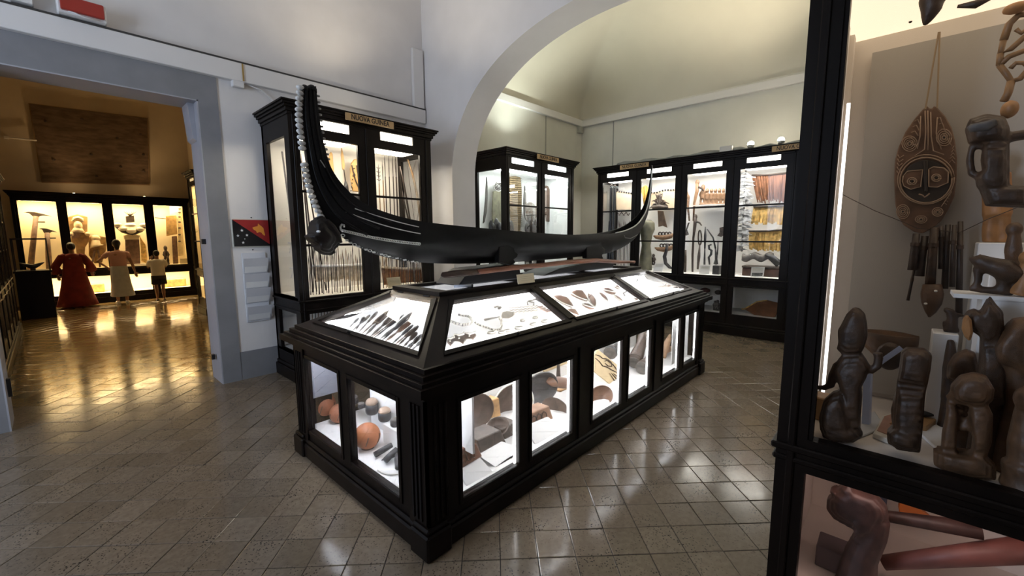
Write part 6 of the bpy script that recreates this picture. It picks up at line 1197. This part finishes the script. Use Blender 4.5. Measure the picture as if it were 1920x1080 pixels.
# ================================================================ far room beyond the doorway
ZSF = (.26, .72, .94, 2.63, 2.72, 2.76, 2.86)
AMB = (1, .72, .36)
fb = [(.09, .76), (.91, 1.59), (1.76, 2.43), (2.61, 3.30)]
FYC = 15.7
fcab = cabinet('display_cabinet', 'long dark four-bay cabinet of costumes at the end of the far room', 'Y', (-.50, FYC), 3.42, .72, fb, fb, LF, AMB, ZSF, bars=False, left_glass=False, lining=M('yellow_lining', (.78, .68, .48), .7), low_lamp=LF*2.2, boxpow=.12)
lcab = cabinet('display_cabinet', 'dark glazed cabinet row along the left of the far room', 'XL', (-.5, 7.6), 4.6, .7, [(.1+.75*i, .72+.75*i) for i in range(6)], [(.2+.75*i, .62+.75*i) for i in range(6)], LF*.5, AMB, (.37, .86, 1.05, 2.5, 2.6, 2.7, 2.82), bars=True, left_glass=False, lining=M('yellow_lining', (.78, .68, .48), .7), low_lamp=LF*.6, boxpow=.3)
rcab = cabinet('display_cabinet', 'narrow dark cabinet just behind the right jamb of the far room', 'X', (2.27, 12.0), .74, .8, [(.08, .66)], [(.14, .60)], LF*.6, AMB, (.36, .85, 1.04, 2.85, 2.955, 3.02, 3.16), left_glass=False, low_lamp=LF*.5, lining=M('yellow_lining', (.78, .68, .48), .7), boxpow=.5)
# tapestry
t = thing('tapestry', 'large brown bark cloth hanging high on the end wall of the far room', 'tapestry', (1.15, 16.5, 3.2)); TY = 16.44
q = [at(x, y, 'Y', TY) for x, y in ((56, 195), (276, 222), (279, 346), (80, 341))]
BK = M('brown_barkcloth', (.13, .088, .058), .9, noise=.3, scale=4, bump=.2, stretch=(1, 1, 3))
c = sum(q, Vector())/4
MB().prism([c+(p-c)*1.02 for p in q], (0, .04, 0)).build('backing', M('tan_backing', (.30, .20, .11), .8), t)
rg = [[q[3].lerp(q[2], i/12).lerp(q[0].lerp(q[1], i/12), j/8)+Vector((0, -.012-.008*math.sin(i*1.9+j), 0)) for j in range(9)] for i in range(13)]
mb = MB().loft(rg, close=False); mb.build('cloth', BK, t, smooth=True)
for u, v in ((.1, .8), (.4, .88), (.93, .75), (.7, .66), (.45, .4), (.12, .3), (.72, .25), (.95, .2), (.48, .1), (.95, .45)):
    p = q[3].lerp(q[2], u).lerp(q[0].lerp(q[1], u), v); MB().ell(p+Vector((0, -.02, 0)), (.035, .008, .03), 8, 5).build('dark_spot', DBROWN, t)
# doorway hardware and wall lamp
c = at(12, 258, 'Y', 16.45); t = thing('wall_lamp', 'small wall lamp high on the end wall left of the bark cloth', 'lamp', c); MB().box(c.x-.04, c.x+.04, 16.40, 16.5, c.z-.03, c.z+.03).build('mount', TRIM, t); MB().tube([(c.x, 16.42, c.z), (c.x+.5, 16.38, c.z)], .02, 8).build('arm', TRIM, t)
# costumes in the four bays
AY = 16.05; ZD = .942
for a, b, i in (((243, 235), (205, 600), 0), ((318, 345), (335, 605), 1)):
    pa, pb = at(a[0]/3.6, 340+a[1]/3.6, 'Y', AY), at(b[0]/3.6, 340+b[1]/3.6, 'Y', AY); pb.z = ZD; t = thing('ceremonial_adze', ('taller', 'shorter')[i]+' ceremonial adze with a crescent head in the first far bay', 'adze', pb, 'ceremonial adzes')
    MB().tube([pa, pb], [.045, .06], 10).build('shaft', BROWN, t, smooth=True); w_ = .22 if i == 0 else .15
    mb = MB(); P = [(-w_*.9, .09), (-w_*.5, .11), (0, .10), (w_*.6, .06), (w_*1.25, -.0), (w_*.6, .02), (.06, .0), (0, -.10), (-.06, .0), (-w_*.5, .07)]; mb.prism([pa+Vector((x, 0, z)) for x, z in P], (0, .06, 0)); mb.build('crescent_head', DBROWN, t, bevel=.008); MB().box(pa.x, pa.x+.14, pa.y-.02, pa.y+.02, pa.z-.16, pa.z-.13).build('peg', DBROWN, t)
def c2(p): return (p[0]/3.6, 340+p[1]/3.6)
COST = M('amber_costume', (.36, .22, .08), .75, noise=.3, scale=9); PALEC = M('cream_costume', (.66, .54, .34), .75, noise=.15, scale=9)
def costume(label, shapes):
    t = thing('feather_costume', label, 'costume', at(*c2(shapes[0][3]), 'Y', AY))
    for nm, mt, kind, *d in [(s[0], s[1], s[2], *s[4:]) for s in shapes]:
        if kind == 's': slab([c2(p) for p in d[0]], 'Y', AY+d[1], .05).build(nm, mt, t, bevel=.012)
        elif kind == 'e': mb = MB(); pell(mb, *c2(d[0]), d[1], d[2], 'Y', AY+d[3], d[4]); mb.build(nm, mt, t, smooth=True)
        else: mb = MB(); ptube(mb, [c2(p) for p in d[0]], d[1], 'Y', AY+d[2], 8); mb.build(nm, mt, t, smooth=True)
b0 = (530, 590)
costume('amber costume on a dummy before a tall carved board, second far bay', [('tall_board', COST, 's', b0, [(458, 240), (520, 222), (592, 240), (590, 360), (565, 365), (470, 355)], .06), ('crown', PALEC, 't', b0, [(490, 270), (505, 250), (528, 246), (550, 255), (556, 275)], [2, 3, 3.4, 3, 2], 0), ('head', PALEC, 'e', b0, (527, 300), 6, 9, 0, .09), ('neck', PALEC, 't', b0, [(527, 310), (527, 345)], [5, 10], 0), ('tunic', COST, 's', b0, [(478, 348), (527, 330), (600, 348), (608, 390), (592, 420), (575, 445), (570, 540), (565, 590), (530, 590), (510, 440), (480, 410)], -.05), ('sleeve', PALEC, 'e', b0, (482, 356), 3.5, 4, -.08, .04), ('sleeve', PALEC, 'e', b0, (592, 356), 4, 4, -.08, .04)])
b0 = (650, 590)
costume('smaller winged amber costume in front, second far bay', [('wings', COST, 's', b0, [(598, 372), (650, 362), (716, 378), (718, 460), (690, 548), (640, 555), (600, 500)], .02), ('head', PALEC, 'e', b0, (646, 385), 6.5, 6.5, -.06, .08), ('neck', PALEC, 't', b0, [(646, 390), (646, 425), (655, 440)], [5, 7, 10], -.06), ('leg_strap', BROWN, 't', b0, [(640, 460), (630, 530), (610, 575)], [1.6, 1.6, 1.2], -.06), ('leg_strap', BROWN, 't', b0, [(660, 460), (672, 520), (676, 590)], [1.6, 1.6, 1.4], -.06)])
b0 = (890, 570)
costume('ceremonial robe with white tufted collar and dark crown, third far bay', [('crown', DBROWN, 's', b0, [(848, 235), (905, 230), (910, 275), (852, 280)], 0), ('head', M('white_tuft', (.75, .70, .60), .8), 'e', b0, (880, 296), 8.5, 4, -.03, .07), ('collar', DBROWN, 't', b0, [(780, 300), (830, 335), (890, 350), (950, 330), (985, 300)], [2.5, 4, 5, 4, 2.5], .0), ('tuft', M('white_tuft', (.75, .70, .60)), 'e', b0, (795, 293), 6, 4, -.05, .06), ('tuft', M('white_tuft', (.75, .70, .60)), 'e', b0, (828, 320), 6.5, 4.2, -.05, .06), ('tuft', M('white_tuft', (.75, .70, .60)), 'e', b0, (886, 333), 7.5, 5.5, -.06, .06), ('tuft', M('white_tuft', (.75, .70, .60)), 'e', b0, (948, 322), 6.5, 4.2, -.05, .06), ('tuft', M('white_tuft', (.75, .70, .60)), 'e', b0, (968, 296), 6, 4, -.05, .06), ('robe', BROWN, 's', b0, [(845, 390), (885, 380), (940, 390), (948, 560), (850, 562)], -.01), ('yoke', PALEC, 's', b0, [(830, 365), (885, 355), (950, 365), (940, 392), (840, 395)], -.03), ('fringe_panel', STRAW, 's', b0, [(945, 370), (985, 430), (998, 555), (955, 540)], -.02)] + [('crown_quill', DBROWN, 't', b0, [(878, 235), (878+d, 205)], [.8, .3], 0) for d in (-40, -24, -8, 10, 26, 42)])
b0 = (1180, 560)
costume('stacked pale bark panels with dark slots, fourth far bay', [('slotted_panel', PALEC, 's', b0, [(1145, 170), (1228, 170), (1240, 500), (1205, 505), (1200, 260), (1148, 235)], .04), ('front_panel', COST, 's', b0, [(1120, 232), (1190, 228), (1198, 355), (1125, 370)], .0), ('lower_panel', BROWN, 's', b0, [(1160, 372), (1195, 368), (1205, 555), (1170, 560)], .01)] + [('slot', DBROWN, 'e', b0, (1212, y), 2.2, 1.6, .01, .02) for y in (185, 210, 240, 275, 315, 360, 405)])
for i, (x, y0, ds) in enumerate(((1128, 430, 'dark slim figure between two white blocks, fourth far bay'), (1136, 505, 'smaller dark figure below it, fourth far bay'))): figurine(x, y0, 560, c2, 'Y', AY-.15-.1*i, ds, None, DBROWN, .7, zb=ZD)
MB().tube([at(*c2((1045, 246)), 'Y', AY), at(*c2((1120, 252)), 'Y', AY)], .012, 6).solo('bead_string', 'dark bead string stretched high in the fourth far bay', 'necklace', DBROWN)
p = at(*c2((1243, 555)), 'Y', AY-.2); MB().box(p.x-.09, p.x+.09, p.y-.02, p.y+.02, ZD+.001, ZD+.16).solo('label_card', 'cream label card at the right end of the fourth far bay', 'label card', CARD)
p = at(*c2((940, 575)), 'Y', AY-.2); MB().box(p.x-.28, p.x+.28, p.y-.06, p.y+.06, ZD+.001, ZD+.05).solo('label_board', 'flat framed label board under the tufted robe, third far bay', 'label card', PAPER)
for i, (x0, x1, ds) in enumerate(((.5, .95, 'woven mat roll behind the second lower far pane'), (2.2, 2.75, 'woven mat behind the last lower far pane'))): MB().box(x0, x1, 15.95, 16.15, .262, .50).solo('woven_mat', ds, 'mat', COST, bevel=.02)
# pedestal with glazed box and boat model
t = thing('glazed_pedestal', 'black pedestal with a black-framed glass box at the left of the far room', 'pedestal', (-.27, 13.7, 0))
MB().box(-.52, .0, 13.66, 14.2, 0, 1.0).build('pedestal', WOOD, t, bevel=.01); MB().box(-.54, .02, 13.64, 14.22, 1.0, 1.04).build('top_slab', WOOD, t)
for x in (-.52, -.02):
    for y in (13.68, 14.18): MB().box(x, x+.022, y, y+.022, 1.04, 1.72).build('post', BLACK, t)
for y in (13.68, 14.18): MB().box(-.52, .0, y, y+.022, 1.70, 1.73).build('rail', BLACK, t)
for x in (-.52, -.02): MB().box(x, x+.022, 13.70, 14.18, 1.70, 1.73).build('rail', BLACK, t)
MB().box(-.50, -.02, 13.688, 13.692, 1.04, 1.70).build('glass_pane', GLASS, t)
mb = MB(); rg = []
for i in range(11):
    u = i/10; x = -.44+.36*u; w_ = math.sin(math.pi*(.06+.88*u)); z = 1.16+.05*abs(u-.5)*2; rg.append([Vector((x, 13.95-.10*w_, z)), Vector((x, 13.95-.07*w_, z-.07*w_)), Vector((x, 13.95, z-.10*w_)), Vector((x, 13.95+.07*w_, z-.07*w_)), Vector((x, 13.95+.10*w_, z)), Vector((x, 13.95, z-.04*w_))])
mb.loft(rg); mb.solo('boat_model', 'dark boat model inside the glass box on the pedestal', 'boat model', DGREY, smooth=True); MB().box(-.3, -.22, 13.92, 13.98, 1.041, 1.075).solo('model_stand', 'small dark stand under the boat model', 'stand', BLACK)
# unseen lamps added on top of the far cabinet to light its room
uplight((.6, 16.05, 2.865), 'left unseen spot lamp added on top of the far cabinet', FARP, (1, .64, .30), (0, -.5, 1))
uplight((2.0, 16.05, 2.865), 'right unseen spot lamp added on top of the far cabinet', FARP, (1, .64, .30), (0, -.5, 1))
# ================================================================ visitors
def hand(mb, w, d, s, back=Vector((0, 1, 0))):
    d = d.normalized(); n = d.cross(back).normalized() if d.cross(back).length > .1 else Vector((1, 0, 0)); c = w+d*.045*s
    mb.ell(c, (.036*s, .030*s, .045*s), 8, 6)
    for i, l in enumerate((.07, .085, .08, .062)):
        b_ = c+n*(.024*s-.016*s*i)+d*.03*s; mb.tube([b_, b_+d*l*s*.5-back*.006*s, b_+d*l*s*.9-back*.022*s], [.009*s, .0085*s, .006*s], 6)
    mb.tube([w+d*.02*s+n*.03*s, w+d*.05*s+n*.055*s, w+d*.085*s+n*.05*s], [.011*s, .010*s, .007*s], 6)
def person(label, x, y, H, skin, arms, turn=0.0):
    s = H/1.70; t = thing('person', label, 'person', (x, y, 0)); o = Vector((x, y, 0)); mb = MB(); V = lambda a, b, c: o+Vector((a, b, c))*s
    mb.tube([V(0, 0, .86), V(0, .0, 1.0), V(0, .01, 1.15), V(0, .0, 1.32), V(0, 0, 1.42)], [.155*s, .145*s, .125*s, .155*s, .075*s], 12, .75)
    mb.tube([V(0, .0, 1.40), V(0, .012, 1.50)], [.058*s, .052*s], 9); mb.ell(V(0, .015, 1.60), (.076*s, .092*s, .112*s), 12, 9); mb.ell(V(0, .115, 1.585), (.014*s, .022*s, .022*s), 6, 5)
    for sg in (-1, 1):
        mb.ell(V(sg*.078, .005, 1.59), (.012*s, .02*s, .03*s), 6, 5)
        mb.tube([V(sg*.09, 0, .92), V(sg*.095, .02, .50), V(sg*.09, -.01, .30), V(sg*.09, .0, .07)], [.085*s, .055*s, .052*s, .034*s], 9)
        mb.tube([V(sg*.09, -.045, .035), V(sg*.10, .06, .035), V(sg*.105, .16, .022)], [.032*s, .036*s, .022*s], 8)
    for sg, (el, wr) in zip((-1, 1), arms):
        mb.tube([V(sg*.13, 0, 1.36), V(sg*.185, 0, 1.36), V(*el), V(*wr)], [.05*s, .052*s, .040*s, .027*s], 9)
    body = fuse(mb, .016*s, 3)
    for sg, (el, wr) in zip((-1, 1), arms): hand(body, V(*wr), V(*wr)-V(*el), s)
    body.build('body', skin, t, smooth=True); return t, V, s
def rings(V, s, rr, n=22, wave=0): return [[V(cx+rx*math.cos(2*math.pi*j/n)*(1+wave*math.sin(j*3.3)*max(0, 1-z)), cy+ry*math.sin(2*math.pi*j/n)*(1+wave*math.sin(j*3.3)*max(0, 1-z)), z) for j in range(n)] for z, rx, ry, cx, cy in rr]
SK = M('brown_skin', (.24, .12, .07), .55); SK2 = M('light_brown_skin', (.38, .21, .13), .55); HAIR = M('black_hair', (.010, .008, .007), .5, noise=.3, scale=40)
def hair(t, V, s, long=0, bun=0):
    mb = MB(); mb.ell(V(0, -.012, 1.625), (.090*s, .098*s, .108*s), 12, 9)
    if long: mb.tube([V(0, -.05, 1.62), V(0, -.07, 1.52), V(0, -.05, 1.45)], [.07*s, .06*s, .03*s], 9)
    if bun: mb.ell(V(0, -.10, 1.66), (.05*s, .05*s, .05*s), 9, 7)
    fuse(mb, .018*s, 2).build('hair', HAIR, t, smooth=True)
# woman in the long red dress
RED = M('dark_red_dress', (.20, .018, .012), .8, noise=.2, scale=6)
a1 = [((-.33, .02, 1.10), (-.30, .10, .86)), ((.31, .03, 1.12), (.34, .16, .92))]
t, V, s = person('person in a long flowing dark red dress, back turned, before the far cabinet', .39, 15.15, 1.60, SK, a1)
MB().loft(rings(V, s, [(.05, .40, .30, .0, -.02), (.25, .35, .27, 0, -.01), (.6, .28, .22, 0, 0), (.95, .22, .17, 0, 0), (1.15, .185, .145, 0, 0), (1.33, .20, .13, 0, 0), (1.41, .13, .09, 0, 0), (1.43, .075, .07, 0, 0)], wave=.06)).build('dress', RED, t, smooth=True)
for sg, (el, wr) in zip((-1, 1), a1): MB().tube([V(sg*.12, 0, 1.37), V(sg*.19, 0, 1.35), V(*el), Vector(V(*el)).lerp(V(*wr), .7)], [.075*s, .08*s, .085*s, .12*s], 12).build('sleeve', RED, t, smooth=True)
hair(t, V, s, bun=1)
# woman in pink top and pale skirt, hand on hip
PKT = M('pink_top', (.62, .36, .30), .8); SKT = M('pale_grey_skirt', (.46, .49, .50), .8, noise=.08, scale=8)
a2 = [((-.40, -.03, 1.16), (-.22, .0, .98)), ((.27, .0, 1.08), (.32, .04, .83))]
t, V, s = person('person in a pink top and long pale skirt, left hand on the hip', 1.22, 15.15, 1.66, SK2, a2)
MB().loft(rings(V, s, [(.20, .24, .20, .02, 0), (.22, .25, .21, .02, 0), (.5, .21, .18, .01, 0), (.8, .19, .165, 0, 0), (.98, .175, .15, 0, 0), (1.04, .155, .13, 0, 0)], wave=.04)).build('skirt', SKT, t, smooth=True)
MB().loft(rings(V, s, [(1.02, .165, .14, 0, 0), (1.15, .165, .14, 0, 0), (1.30, .195, .135, 0, 0), (1.385, .19, .10, 0, 0), (1.42, .09, .075, 0, 0)])).build('top', PKT, t, smooth=True)
for sg, (el, wr) in zip((-1, 1), a2): MB().tube([V(sg*.13, 0, 1.36), V(sg*.19, 0, 1.345), V(sg*.19, 0, 1.345).lerp(V(*el), .45)], [.065*s, .066*s, .06*s], 10).build('sleeve', PKT, t, smooth=True)
for sg in (-1, 1): MB().tube([V(sg*.09, -.07, .03), V(sg*.10, .06, .03), V(sg*.105, .18, .024)], [.042*s, .048*s, .03*s], 8).build('shoe', M('white_shoe', (.75, .73, .68), .6), t, smooth=True)
hair(t, V, s, long=1)
# boy with a camera
a3 = [((-.24, .12, 1.14), (-.12, .26, 1.42)), ((.24, .12, 1.14), (.02, .28, 1.40))]
t, V, s = person('child in white T-shirt and dark shorts lifting a camera to the glass', 2.0, 15.1, 1.36, SK, a3)
TS = M('white_tshirt', (.72, .68, .60), .8); SHO = M('black_shorts', (.012, .012, .014), .8)
MB().loft(rings(V, s, [(.86, .20, .165, 0, 0), (1.0, .19, .16, 0, 0), (1.2, .19, .155, 0, 0), (1.33, .21, .14, 0, 0), (1.40, .16, .09, 0, 0), (1.42, .08, .07, 0, 0)])).build('t_shirt', TS, t, smooth=True)
for sg, (el, wr) in zip((-1, 1), a3): MB().tube([V(sg*.13, 0, 1.36), V(sg*.20, 0.01, 1.33), V(sg*.20, 0, 1.33).lerp(V(*el), .65)], [.075*s, .078*s, .075*s], 10).build('sleeve', TS, t, smooth=True)
mb = MB(); mb.loft(rings(V, s, [(.74, .18, .15, 0, 0), (.88, .185, .16, 0, 0), (.92, .16, .14, 0, 0)]))
for sg in (-1, 1): mb.tube([V(sg*.095, 0, .85), V(sg*.10, .01, .56)], [.11*s, .115*s], 12)
mb.build('shorts', SHO, t, smooth=True)
for sg in (-1, 1): MB().tube([V(sg*.09, -.06, .015), V(sg*.10, .06, .015), V(sg*.105, .18, .012)], [.05*s, .055*s, .035*s], 8, .4).build('sandal', BLACK, t, smooth=True)
hair(t, V, s)
cc = V(-.06, .33, 1.47); t = thing('camera', 'small dark camera held up by the child', 'camera', cc); MB().box(cc.x-.06, cc.x+.06, cc.y-.02, cc.y+.02, cc.z-.04, cc.z+.04).build('camera_body', BLACK, t, bevel=.006); MB().tube([cc+Vector((0, .02, 0)), cc+Vector((0, .05, 0))], .025, 12).build('lens', DGREY, t)
